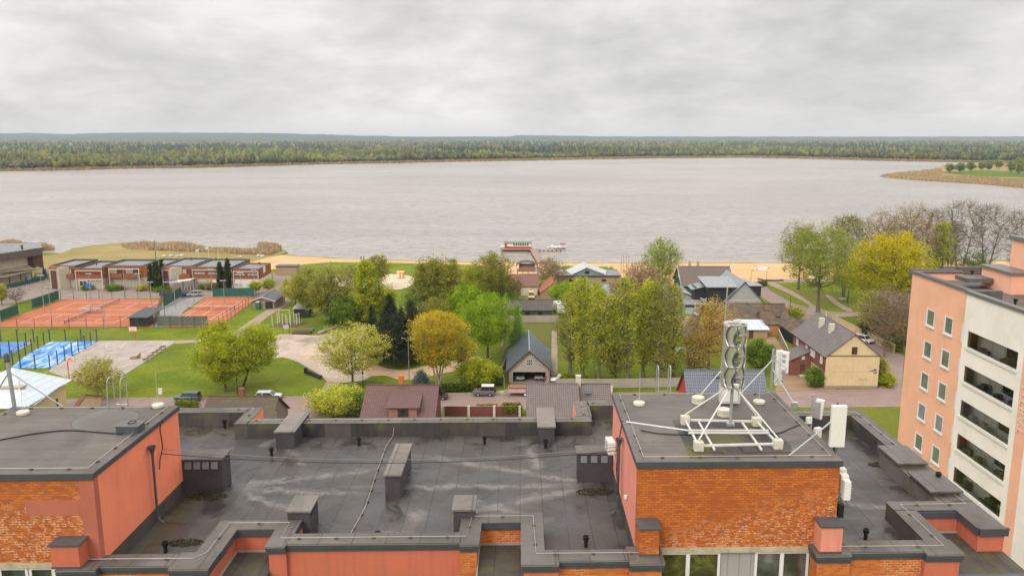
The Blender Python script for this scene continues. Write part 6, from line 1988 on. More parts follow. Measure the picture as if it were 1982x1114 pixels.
def tubes_np(P,R,S=4):
 """P (n,K,3), R (n,K) -> verts, quads"""
 n,K,_=P.shape
 T=np.gradient(P,axis=1)
 T/=np.linalg.norm(T,axis=2,keepdims=True)+1e-9
 ref=np.where(np.abs(T[...,2:3])<.9,np.array([0,0,1.0]),np.array([1.0,0,0]))
 A=np.cross(T,ref);A/=np.linalg.norm(A,axis=2,keepdims=True)+1e-9
 Bv=np.cross(T,A)
 th=np.arange(S)*2*math.pi/S
 V=P[:,:,None,:]+R[:,:,None,None]*(np.cos(th)[None,None,:,None]*A[:,:,None,:]+np.sin(th)[None,None,:,None]*Bv[:,:,None,:])
 idx=np.arange(n*K*S).reshape(n,K,S)
 a=idx[:,:-1,:];b=idx[:,1:,:]
 q=np.stack([a,np.roll(a,-1,2),np.roll(b,-1,2),b],-1).reshape(-1,4)
 return V.reshape(-1,3),q
def env_pts(n,rng,kind,H,R,zb,shell=.5):
 """points inside the crown's envelope, crowded towards the outside"""
 d=rng.normal(0,1,(n,3));d/=np.linalg.norm(d,axis=1,keepdims=True)
 r=rng.uniform(0,1,n)**shell
 if kind=='round':
  c=(H+zb)/2;hz=(H-zb)/2
  P=d*r[:,None]*np.array([R,R,hz]);P[:,2]+=c
 elif kind=='column':
  z=rng.uniform(0,1,n)
  w=np.sqrt(np.clip(1-(2*z-1)**2,0,1))**.6*(1-.35*z)
  a=rng.uniform(0,6.283,n)
  P=np.stack([np.cos(a)*R*w*r,np.sin(a)*R*w*r,zb+(H-zb)*z],1)
 elif kind=='cone':
  z=1-rng.uniform(0,1,n)**.6
  a=rng.uniform(0,6.283,n)
  P=np.stack([np.cos(a)*R*(1-z)*r,np.sin(a)*R*(1-z)*r,zb+(H-zb)*z],1)
 elif kind=='vase':
  z=rng.uniform(0,1,n)**.8
  w=(0.28+.72*z**.8)*np.sqrt(np.clip(1-(np.clip(z-.62,0,1)/.38)**2*.92,0,1))
  a=rng.uniform(0,6.283,n)
  P=np.stack([np.cos(a)*R*w*r,np.sin(a)*R*w*r,zb+(H-zb)*z],1)
 a=np.arctan2(P[:,1],P[:,0])
 ph=rng.uniform(0,6.28,3)
 k=1+.13*np.sin(3*a+ph[0])+.10*np.sin(5*a+P[:,2]*.9+ph[1])+.08*np.sin(P[:,2]*1.7+ph[2])
 P[:,:2]*=k[:,None]
 return P
env0=env_pts
def make_tree(name,label,x,y,H,R,kind='round',zb=None,leaf=((.2,.25,.03),),nleaf=6000,lsize=.2,bark=BK_BROWN,seed=1,dens=1.0,trunks=1,lean=0.0,n1=10,n2=60,n3=420,n4=0,tr=None,group=None,cat='tree',twig=None,clump=.42,droop=0.0,tips=None,flat=0.6):
 rng=np.random.default_rng(seed)
 zb=H*.25 if zb is None else zb
 root=thing(name,label,cat,(x,y,0),0,group)
 tr=tr or max(.10,H*.02)
 segs_V,segs_Q,off=[],[],0
 def addt(P,R_,S):
  nonlocal off
  V,Q=tubes_np(P,R_,S)
  segs_V.append(V);segs_Q.append(Q+off);off+=len(V)
 tops=[]
 K=9
 P0=np.zeros((trunks,3));P0[:,:2]=rng.normal(0,.12*(trunks>1),(trunks,2))
 P1=np.zeros((trunks,3))
 a=rng.uniform(0,6.28)+np.arange(trunks)*6.283/trunks
 sp=R*.4 if trunks>1 else R*.06
 P1[:,0]=np.cos(a)*sp+lean*H;P1[:,1]=np.sin(a)*sp;P1[:,2]=H*(.9 if kind in('column','cone')else .74)
 TP=bez(P0,P1,0.0,K,rng,.03)
 tt=np.linspace(0,1,K)[None]
 TR=tr*(1-.86*tt**.9)*np.ones((trunks,1))*(1 if trunks==1 else .75)
 TR[:,0]*=1.35
 addt(TP,TR,8)
 nodes=TP[:,2:,:].reshape(-1,3);nr=TR[:,2:].reshape(-1)
 nodes_d=TP.reshape(-1,3)
 def attach(T,nodes,nr,low,K,r0f,r1,lift,wob,S):
  d=T[:,None,:]-nodes[None]
  dist=np.linalg.norm(d,axis=2)
  dz=d[...,2]
  cost=dist+np.where(dz<low*dist,4.0*(low*dist-dz),0)+rng.uniform(0,.15,dist.shape)*dist
  j=cost.argmin(1)
  P=bez(nodes[j],T,lift,K,rng,wob)
  r0=np.maximum(nr[j]*r0f,r1*1.3)
  R_=r0[:,None]+(r1-r0[:,None])*np.linspace(0,1,K)[None]
  addt(P,R_,S)
  return P,R_
 def env_pts(*a,_e=env0):
  P=_e(*a);P[:,0]+=lean*P[:,2]
  return P
 T1=env_pts(n1,rng,kind,H,R*.72,zb+(H-zb)*.08,.45)
 if kind=='cone':T1=env_pts(n1,rng,kind,H,R*.8,zb,.2)
 P,R1=attach(T1,nodes,nr,.35,7,.62,tr*.16,-.10 if kind!='cone' else 0.0,.06,5)
 nd=np.concatenate([nodes[nodes[:,2]>zb],P[:,2:].reshape(-1,3)])if(nodes[:,2]>zb).any()else P[:,2:].reshape(-1,3)
 rr=np.concatenate([nr[nodes[:,2]>zb],R1[:,2:].reshape(-1)])if(nodes[:,2]>zb).any()else R1[:,2:].reshape(-1)
 T2=env_pts(n2,rng,kind,H*.97,R*.92,zb,.5)
 P2,R2=attach(T2,nd,rr,.15,5,.55,.035,-.06,.07,4)
 nd3=np.concatenate([P[:,3:].reshape(-1,3),P2[:,1:].reshape(-1,3)])
 rr3=np.concatenate([R1[:,3:].reshape(-1),R2[:,1:].reshape(-1)])
 T3=env_pts(n3,rng,kind,H,R,zb,.42)
 T3[:,2]-=droop*R*.3*rng.random(n3)
 P3,R3=attach(T3,nd3,rr3,-.1-droop,4,.5,.018,-.04+droop*.5,.07,3)
 last=P3
 if n4:
  T4=T3[rng.integers(0,n3,n4)]+rng.normal(0,.07*R+.25,(n4,3))+np.array([0,0,.15])
  P4,R4=attach(T4,P3[:,1:].reshape(-1,3),R3[:,1:].reshape(-1),-.3,3,.6,.016,0,.05,3)
  last=np.concatenate([P3[:,1:].reshape(-1,3),P4.reshape(-1,3)])[None]
 V=np.concatenate(segs_V);Q=np.concatenate(segs_Q)
 np_mesh('trunk',V,Q,bark,None,root,True)
 nleaf=int(nleaf*dens)
 if nleaf>0:
  tips_=last.reshape(-1,3)
  c=tips_[rng.integers(0,len(tips_),nleaf)]
  c=c+rng.normal(0,clump,(nleaf,3))*np.array([1,1,.75])
  c[:,2]=np.maximum(c[:,2],.15)
  s=lsize*rng.uniform(.55,1.35,nleaf)
  u=rng.normal(0,1,(nleaf,3));u[:,2]*=flat;u/=np.linalg.norm(u,axis=1,keepdims=True)
  w=rng.normal(0,1,(nleaf,3));w=np.cross(u,w);w/=np.linalg.norm(w,axis=1,keepdims=True)+1e-9
  u=u*s[:,None];w=w*s[:,None]*.62
  LV=np.stack([c-u,c-w*.9+u*.1,c+u,c+w],1)
  pal=np.array(leaf)
  hue=np.sin(c[:,0]*1.9+seed)+np.sin(c[:,1]*1.7+seed*2)+np.sin(c[:,2]*1.5+seed*3)+rng.normal(0,.8,nleaf)
  f=np.clip(hue/5+.5,0,.999)*(len(pal)-1)
  i0=np.floor(f).astype(int);fr=(f-i0)[:,None]
  col=pal[i0]*(1-fr)+pal[np.minimum(i0+1,len(pal)-1)]*fr
  if tips is not None:
   hh=np.clip((c[:,2]-zb)/(H-zb),0,1)[:,None]**1.5
   col=col*(1-hh)+np.array(tips)*hh
  col=col*rng.uniform(.72,1.25,(nleaf,1))*1.78
  np_mesh('crown',LV.reshape(-1,3),np.arange(nleaf*4).reshape(-1,4),M_LEAF,np.repeat(col[:,None],4,1).reshape(-1,3),root)
 return root
YG=((.15,.18,.008),(.22,.245,.012),(.30,.30,.018))
BG=((.10,.17,.006),(.155,.23,.008),(.22,.285,.014))
OL=((.12,.12,.016),(.17,.165,.022),(.23,.215,.032))
PG=((.20,.185,.03),(.27,.25,.04),(.34,.31,.055))
OR=((.17,.18,.012),(.27,.23,.014),(.33,.245,.014))
BR=((.17,.115,.055),(.23,.155,.075),(.20,.155,.07))
DG=((.018,.028,.014),(.03,.042,.02),(.045,.055,.026))
CY=((.022,.042,.008),(.04,.065,.012))
BL=((.07,.105,.10),(.12,.16,.155))
MG=((.06,.105,.01),(.095,.15,.013),(.14,.195,.02))
_seed=[100]
def T(px,pb,pt,wpx,label,kind='round',leaf=YG,name='deciduous_tree',**kw):
 """px, pb: foot of the trunk in the photo; pt: height of the treetop; wpx: width of the crown"""
 _seed[0]+=7
 x,y=g(px,pb,0)
 H=atY(px,pt,y)[1]
 k=pxm(y)
 R=wpx/2/k*(1.45 if kind=='cone' else 1.08)
 kw.setdefault('nleaf',int(min(15000,1100+(wpx*(pb-pt))*.95)))
 kw['nleaf']=int(kw['nleaf']*1.55)
 kw.setdefault('lsize',.15 if y<185 else .2)
 kw.setdefault('seed',_seed[0])
 r=make_tree(name,label,x,y,H,R,kind,leaf=leaf,**kw)
 return r
T(437,758,640,96,'leaning willow crown nearest the green car, fresh yellow green','round',YG,'willow',lean=-.02,bark=BK_BROWN,zb=1.8,nleaf=12500,n1=14,clump=.5)
T(470,750,622,100,'taller willow beside the path end, fresh yellow green','round',YG,'willow',lean=.26,zb=2.5,nleaf=11500,n1=14,clump=.5)
T(425,735,616,60,'slender willow crown crossing the gravel path','round',YG,'willow',zb=4.5,nleaf=5000,clump=.45)
T(683,748,622,138,'wide spreading thinly leaved tree in front of the skate plaza','round',PG,nleaf=9500,zb=2.4,n1=16,n2=110,n3=700,bark=BK_BROWN,clump=.35,tips=(.33,.33,.05))
T(848,752,605,132,'orange yellow flowering maple with several stems','vase',OR,'maple',trunks=4,zb=4.5,nleaf=14500,n1=16,n2=110,n3=700,bark=BK_PALE,clump=.42,tips=(.33,.25,.013))
T(893,742,645,56,'small side crown right of the orange yellow maple','round',((.3,.28,.03),(.38,.31,.03)),'maple',zb=4,nleaf=3500)
T(943,700,563,112,'dense bright green maple beside the garden fence','round',BG,'maple',zb=3,nleaf=15000,n1=14,clump=.5)
T(903,660,545,78,'bright green maple partly behind the dense one','round',BG,'maple',zb=3,nleaf=8000)
T(757,705,566,74,'tallest dark spruce by the skate plaza','cone',DG,'spruce',zb=1.2,n1=60,n2=220,n3=900,nleaf=15000,clump=.3,bark=BK_BROWN,tr=.25)
T(722,690,588,40,'slim dark spruce left of the tallest spruce','cone',DG,'spruce',zb=1,n1=40,n2=150,n3=500,nleaf=5500,clump=.28,tr=.18)
T(798,700,580,66,'dark spruce nearest the orange yellow maple','cone',DG,'spruce',zb=1.5,n1=50,n2=200,n3=800,nleaf=12000,clump=.3,tr=.22)
T(777,680,590,40,'dark spruce squeezed between two taller spruces','cone',DG,'spruce',zb=1,n1=40,n2=140,n3=400,nleaf=4500,clump=.28,tr=.18)
T(640,625,508,84,'largest olive weeping willow above the outdoor gym','round',OL,'willow',zb=2,nleaf=11000,droop=.6,clump=.5,tips=(.22,.22,.06))
T(603,612,516,66,'olive willow left of the largest weeping willow','round',OL,'willow',zb=2,nleaf=6500,droop=.5,clump=.5)
T(572,590,535,60,'low yellow olive tree beside the park shelter roof','round',PG,zb=1.5,nleaf=4200)
T(680,560,512,60,'half bare twisted tree over the sand court','round',OL,nleaf=1400,n1=14,n2=80,n3=400,bark=BK_TWIG)
T(712,630,506,62,'bright yellow green poplar left of the spruces','column',YG,'poplar',zb=2,nleaf=10000)
T(670,632,570,70,'bushy green undergrowth tree behind the tall lamp','round',MG,zb=.8,nleaf=5500)
T(745,628,545,50,'green bushy tree behind the tallest spruce','round',YG,zb=1,nleaf=4500)
T(734,560,490,48,'tree on the beach lawn with the waterline behind its top','round',OL,zb=2,nleaf=3200)
T(838,640,492,74,'tall dark olive tree with a bare pointed top','round',OL,zb=3,nleaf=8500,n4=600)
T(873,632,498,74,'dark olive tree right of the bare pointed one','round',OL,zb=3,nleaf=8500)
T(808,645,545,60,'olive green tree behind the dark spruce','round',((.12,.15,.03),(.17,.2,.04)),zb=2,nleaf=6000)
T(845,668,570,60,'dusky green tree behind the orange yellow maple','round',OL,zb=2,nleaf=5500)
T(912,600,512,50,'yellow green tree between the olive trees and the dark shed','round',YG,zb=2,nleaf=4200)
T(953,598,486,78,'tall olive tree with bare branch tips left of the lookout hut','round',OL,zb=2.5,nleaf=7500,n4=900)
T(985,590,530,56,'brownish bushy tree before the red tiled cottage','round',BR,zb=1,nleaf=3600)
T(975,600,560,60,'low green bush behind the long black shed','round',MG,'shrub',zb=.3,nleaf=3600)
T(1065,560,500,58,'bare brown tree beside the pier ramp','round',BR,n1=14,n2=90,n3=600,n4=1500,nleaf=1500,bark=BK_TWIG)
T(1092,592,545,58,'bright green bushy tree beside the orange red tiles','round',BG,zb=.8,nleaf=4800)
T(1120,610,560,60,'olive bush above the camper van','round',YG,zb=.8,nleaf=4200)
T(1001,694,588,36,'young larch in the fenced garden','cone',((.12,.2,.03),(.17,.27,.045)),'larch',zb=1,nleaf=4800,n1=30,n2=120,n3=400,tr=.12)
T(926,748,692,82,'round yellow green shrub beside the parked off-roader','round',YG,'shrub',zb=.4,nleaf=8500,clump=.4)
T(955,742,716,34,'low green shrub end beside the garage fence','round',MG,'shrub',zb=.2,nleaf=2200)
T(652,800,748,104,'big yellow green shrub across the street from the willows','round',PG,'shrub',zb=.4,nleaf=11500,clump=.4,tips=(.34,.36,.05))
T(700,806,758,44,'green shrub beside the house with brown tiles','round',MG,'shrub',zb=.3,nleaf=4000)
T(732,812,771,22,'small dark conifer against the brown tiled roof','cone',MG,'conifer',zb=.2,nleaf=2200,n1=30,n2=100,n3=200,tr=.08)
T(712,810,780,24,'low dark conifer left of the small conifer','cone',CY,'conifer',zb=.2,nleaf=1800,n1=30,n2=100,n3=200,tr=.08)
T(192,772,688,88,'thin pale weeping tree behind the hooped ladder','round',PG,'willow',zb=1.5,nleaf=4600,droop=.8,bark=BK_PALE,n3=700)
T(815,748,716,28,'little blue spruce behind the orange brick chimney','cone',BL,'spruce',zb=.2,nleaf=2600,n1=30,n2=100,n3=250,tr=.08)
_pl=[(1104,722,556,62),(1128,738,542,66),(1158,744,560,64),(1190,738,574,60),(1214,746,528,70),(1245,742,546,62),(1274,748,524,80),(1304,738,552,56)]
_pn=['leftmost of the yellow green poplars, beside the pale yard path','second poplar from the yard path, over the white garden house','third poplar from the yard path','fourth poplar from the yard path, with the lowest top','fifth poplar from the yard path, a tall one','sixth poplar from the yard path, dusky behind its neighbours','broadest and tallest of the poplars','rightmost poplar, above the red gabled house']
for i,((a,b_,c,d),lab)in enumerate(zip(_pl,_pn)):
 T(a,b_,c,d,lab,('round','vase','round','column')[i%4],(((.19,.22,.012),(.27,.29,.018),(.36,.35,.03))if i%3 else((.18,.175,.022),(.25,.235,.035))),'poplar',zb=1.6+i%3,nleaf=(5600,7000,5000,4200)[i%4],n1=26,n2=170,n3=1000,n4=700,group='poplars behind the garden wall',bark=BK_GREY,clump=.28,lsize=.145,lean=(.02,-.03,.04)[i%3])
T(1170,690,600,60,'thin grey poplar deeper in the grove over the hall roof','column',OL,'poplar',zb=1.5,nleaf=3500,n3=700,n4=700)
T(1258,690,548,60,'dark olive poplar standing behind the tallest ones','column',OL,'poplar',zb=1.5,nleaf=7500)
T(1240,590,508,74,'bare reddish brown tree above the poplars','round',((.19,.10,.055),(.24,.14,.08)),n1=16,n2=110,n3=700,n4=1800,nleaf=2200,bark=BK_TWIG)
T(1205,600,540,56,'bare brownish tree in front of the beach building','round',BR,n3=600,n4=1000,nleaf=2200)
T(1148,600,545,54,'yellow green tree in front of the folded metal roof','round',YG,zb=1,nleaf=3500)
T(1280,560,459,72,'birch with light green crown against the water','round',((.13,.165,.025),(.19,.225,.035),(.25,.27,.05)),'birch',zb=1.5,nleaf=6500,trunks=3,n1=16,n2=110,n3=700,n4=500,bark=BK_PALE,clump=.4)
T(1345,590,560,20,'small shrub by the grey annex roof','round',YG,'shrub',zb=.2,nleaf=800)
T(1372,722,574,88,'sparse orange brown tree behind the turbine','round',((.32,.2,.05),(.36,.25,.06),(.26,.2,.05)),zb=3,nleaf=5600,n1=14,n2=100,n3=700,n4=500,bark=BK_BROWN)
T(1345,730,640,60,'brownish low tree left behind the turbine','round',((.24,.17,.05),(.3,.22,.06)),zb=1,nleaf=2800)
T(1466,722,656,54,'round dark green shrub right of the turbine','round',MG,'shrub',zb=1,nleaf=7500,clump=.4)
T(1576,748,709,34,'round clipped green bush by the porch of the cream gabled house','round',MG,'shrub',zb=.2,nleaf=3500,clump=.3)
T(1535,622,592,40,'thin light green shrub behind the mossy barn','round',YG,'shrub',zb=.3,nleaf=1100)
T(1704,742,690,26,'thin whitish green shrub at the corner of the cream gabled house','round',PG,'shrub',zb=.3,nleaf=1500,trunks=3)
T(1716,748,722,30,'low yellow green bush by the blue road sign','round',YG,'shrub',zb=.1,nleaf=2200,clump=.25)
T(1706,735,715,22,'low dark red bush behind the yellow green one','round',((.08,.04,.03),(.12,.07,.04)),'shrub',zb=.1,nleaf=1300,clump=.2)
T(1583,604,428,134,'broad light green tree at the fork of the park paths','round',((.15,.18,.02),(.22,.24,.03)),zb=6,nleaf=10500,n1=16,n2=120,n3=800,n4=500,bark=BK_GREY,clump=.45)
T(1545,560,425,80,'greenish tree nearest the open beach','round',OL,zb=5,nleaf=4500,n3=700,n4=800,bark=BK_GREY)
T(1632,572,418,80,'tall half bare tree behind the broad light green one','vase',OL,zb=6,nleaf=4200,n1=14,n2=100,n3=1100,n4=3000,bark=BK_GREY,trunks=2)
T(1640,585,520,60,'low light green crown beside the park path','round',((.18,.22,.02),(.25,.27,.03)),zb=4,nleaf=2600)
T(1716,640,443,146,'big domed yellow maple','round',((.16,.19,.008),(.23,.25,.01),(.30,.28,.01)),'maple',zb=3.5,nleaf=30000,n1=24,n2=260,n3=2200,clump=.45,tips=(.36,.29,.008))
T(1685,660,560,56,'yellow green lower crown under the domed maple','round',YG,zb=3,nleaf=4200)
T(1700,562,404,92,'brown budding tree left behind the domed maple','round',((.2,.16,.07),(.24,.19,.08)),zb=5,nleaf=4200,n1=16,n2=120,n3=1200,n4=2800,bark=BK_BARE)
T(1757,560,390,100,'brown budding tree right behind the domed maple, the tallest','round',((.24,.15,.075),(.27,.19,.09)),zb=5,nleaf=5200,n1=16,n2=120,n3=1300,n4=3000,bark=BK_BARE)
T(1814,560,428,54,'slim bright green poplar over the peach parapet','column',YG,'poplar',zb=3,nleaf=5600)
_bare=[(1798,552,408,60,'thin bare tree left of the slim green poplar'),(1852,548,390,100,'tallest bare branching tree over the neighbour roof'),(1906,545,398,84,'bare branching tree with dense fine twigs next to the tallest bare one'),(1962,545,408,80,'bare tree at the picture edge above the peach stair head'),(1836,540,430,50,'slight bare tree between two taller bare ones')]
for a,b_,c,d,lab in _bare:
 T(a,b_,c,d,lab,'vase',BR,'bare_tree',zb=5,nleaf=500,n1=20,n2=180,n3=1500,n4=3000,bark=BK_BARE,trunks=2)
T(1884,560,486,60,'dark green round yew beside the peach stair head','round',((.06,.09,.02),(.09,.13,.03)),zb=.5,nleaf=3600)
T(1990,560,430,60,'yellow green tree cut by the right picture edge','round',YG,zb=3,nleaf=3500)
T(1712,690,548,104,'large bare brown tree in front of the ochre house','round',BR,'bare_tree',zb=3,nleaf=3000,n1=18,n2=130,n3=1100,n4=2600,bark=BK_TWIG)
T(1748,680,560,60,'bare tree touching the peach wall','round',BR,'bare_tree',zb=3,nleaf=900,n1=14,n2=100,n3=800,n4=1400,bark=BK_TWIG)
T(1681,655,596,30,'dark conifer column behind the long pale fence','column',CY,'conifer',zb=.3,nleaf=4200,clump=.3)
T(1735,675,640,44,'green shrub behind the lower end of the long pale fence','round',MG,'shrub',zb=.2,nleaf=2600)
for a,b_,c,w,lab in((294,561,512,12,'clipped columnar conifer left of the pair by the clubhouse bay'),(305,562,505,13,'clipped columnar conifer right of its twin by the clubhouse bay'),(316,558,503,8,'thin columnar conifer peeping over the clubhouse roof'),(428,560,508,14,'dark columnar conifer left of the pair by the white sign board'),(443,560,502,14,'tallest dark columnar conifer at the last clubhouse wing')):
 T(a,b_,c,w,lab,'column',CY,'columnar_conifer',zb=.1,nleaf=3000,n1=20,n2=60,n3=200,clump=.22,tr=.1,group='columnar conifers at the clubhouse')
for a,b_,c,w,lf,lab in((170,561,553,22,MG,'dark shrub under the first clubhouse windows'),(222,562,552,34,MG,'long green shrub bed along the clubhouse front'),(276,562,550,26,PG,'pale blossoming shrub at the clubhouse fin wall'),(312,563,554,36,MG,'low shrub bed at the feet of the columnar conifers'),(408,561,546,22,BR,'brown leafless shrub under the white sign panel'),(392,560,550,8,MG,'tiny conical bush at the clubhouse windows'),(496,570,543,24,YG,'young light green tree before the clubhouse end wall'),(520,566,540,24,YG,'young light green tree beside the clubhouse corner')):
 T(a,b_,c,w,lab,'round',lf,'shrub' if b_-c<20 else 'young_tree',zb=.1 if b_-c<20 else 1.2,nleaf=1500,n1=8,n2=30,n3=120,clump=.3,tr=.06)
T(32,588,560,56,'low bare fruit tree on the lawn by the parking','vase',BR,'bare_tree',zb=1,nleaf=60,n1=12,n2=60,n3=200,n4=300,bark=BK_BROWN)
T(4,590,545,24,'yellow green tree at the left picture edge','round',PG,zb=1,nleaf=1100)
def hedge(name,label,pts,h,w,n,leaf,seed=1,cat='hedge',ls=.16):
 rng=np.random.default_rng(seed)
 P=np.array([g(*p)for p in pts])
 seg=rng.integers(0,len(P)-1,n);t=rng.random(n)[:,None]
 c=P[seg]*(1-t)+P[seg+1]*t
 d=rng.normal(0,1,(n,3));d/=np.linalg.norm(d,axis=1,keepdims=True)
 r=rng.random(n)[:,None]**.4
 C=np.concatenate([c,np.zeros((n,1))],1)+d*r*np.array([w,w,h*.5])+np.array([0,0,h*.5])
 s=ls*rng.uniform(.6,1.4,n)
 u=rng.normal(0,1,(n,3));u/=np.linalg.norm(u,axis=1,keepdims=True)
 v=np.cross(u,rng.normal(0,1,(n,3)));v/=np.linalg.norm(v,axis=1,keepdims=True)
 u=u*s[:,None];v=v*s[:,None]*.6
 V=np.stack([C-u,C-v,C+u,C+v],1)
 org=C.mean(0);org[2]=0
 V-=org
 pal=np.array(leaf)
 col=pal[rng.integers(0,len(pal),n)]*rng.uniform(.7,1.25,(n,1))
 o=np_mesh(name,V.reshape(-1,3),np.arange(n*4).reshape(-1,4),M_LEAF,np.repeat(col[:,None],4,1).reshape(-1,3))
 o.location=org
 return tag(o,label,cat)
hedge('hedge','dark green hedge along the street behind the off-roader',[(853,758),(905,757)],1.6,.9,5000,MG,2)
hedge('hedge','creeper on the pale gate pillars across the street',[(925,802),(962,802)],2.0,.5,3000,PG,3)
hedge('hedge','yellow green shrub row between pale pillars',[(975,804),(1005,804)],2.4,.8,4500,YG,4)
hedge('hedge','low tangled undergrowth behind the tall park lamp',[(640,632),(690,628),(720,632)],2.2,2.0,7000,MG,5)
hedge('hedge','bushy edge under the dark olive trees',[(780,640),(830,655),(870,660)],2.6,2.2,7000,OL,6)
hedge('hedge','green undergrowth at the foot of the poplars',[(1085,735),(1150,742),(1220,745),(1310,742)],1.4,2.0,9000,YG,7)
hedge('hedge','dusky bushes between the beach building and the poplars',[(1130,585),(1200,590),(1290,580)],2.6,2.0,7000,OL,8,ls=.22)
hedge('hedge','green bushes below the lookout hut stilts',[(996,545),(1030,548)],2.0,2.0,2500,MG,9,ls=.22)
hedge('hedge','rounded dark hedge at the top of the beach road',[(1462,556),(1478,552)],1.6,1.6,2000,MG,10,ls=.22)
hedge('hedge','long dark hedge behind the long pale board fence',[(1665,640),(1690,655),(1735,682)],2.2,1.6,5000,OL,11,ls=.2)
hedge('hedge','pale green bushes at the left end of the roofed cottage',[(345,786),(380,788)],1.2,.8,2000,YG,12)
_pt=[(1838,335,316,26),(1858,336,314,26),(1878,332,311,26),(1899,330,312,18),(1914,330,309,22),(1932,328,307,24),(1956,334,311,22),(1972,338,303,34),(1990,342,296,40)]
_pn=['leftmost round tree on the peninsula','darker round tree touching the leftmost on the peninsula','taller tree third along the peninsula','small thin tree with gaps on the peninsula','round tree left of the pair on the peninsula field','round tree right of the pair on the peninsula field','pale tree standing apart on the peninsula field','big tree at the picture edge on the peninsula','biggest tree cut by the picture edge on the peninsula']
for i,((a,b_,c,d),lab)in enumerate(zip(_pt,_pn)):
 T(a,b_,c,d*.72,lab,'round',((.13,.15,.045),(.18,.19,.06))if i!=1 else((.09,.13,.04),(.12,.16,.05)),'far_tree',zb=2.5,nleaf=900,lsize=.9,n1=6,n2=20,n3=60,clump=.9,group='trees on the peninsula')
hedge('grove','dark low spruce grove behind the peninsula',[(1858,309),(1890,309)],6,6,900,DG,21,'grove',2.2)
hedge('grove','second dark spruce grove beside the far farmstead',[(1912,310),(1955,310)],5,5,900,DG,22,'grove',2.2)
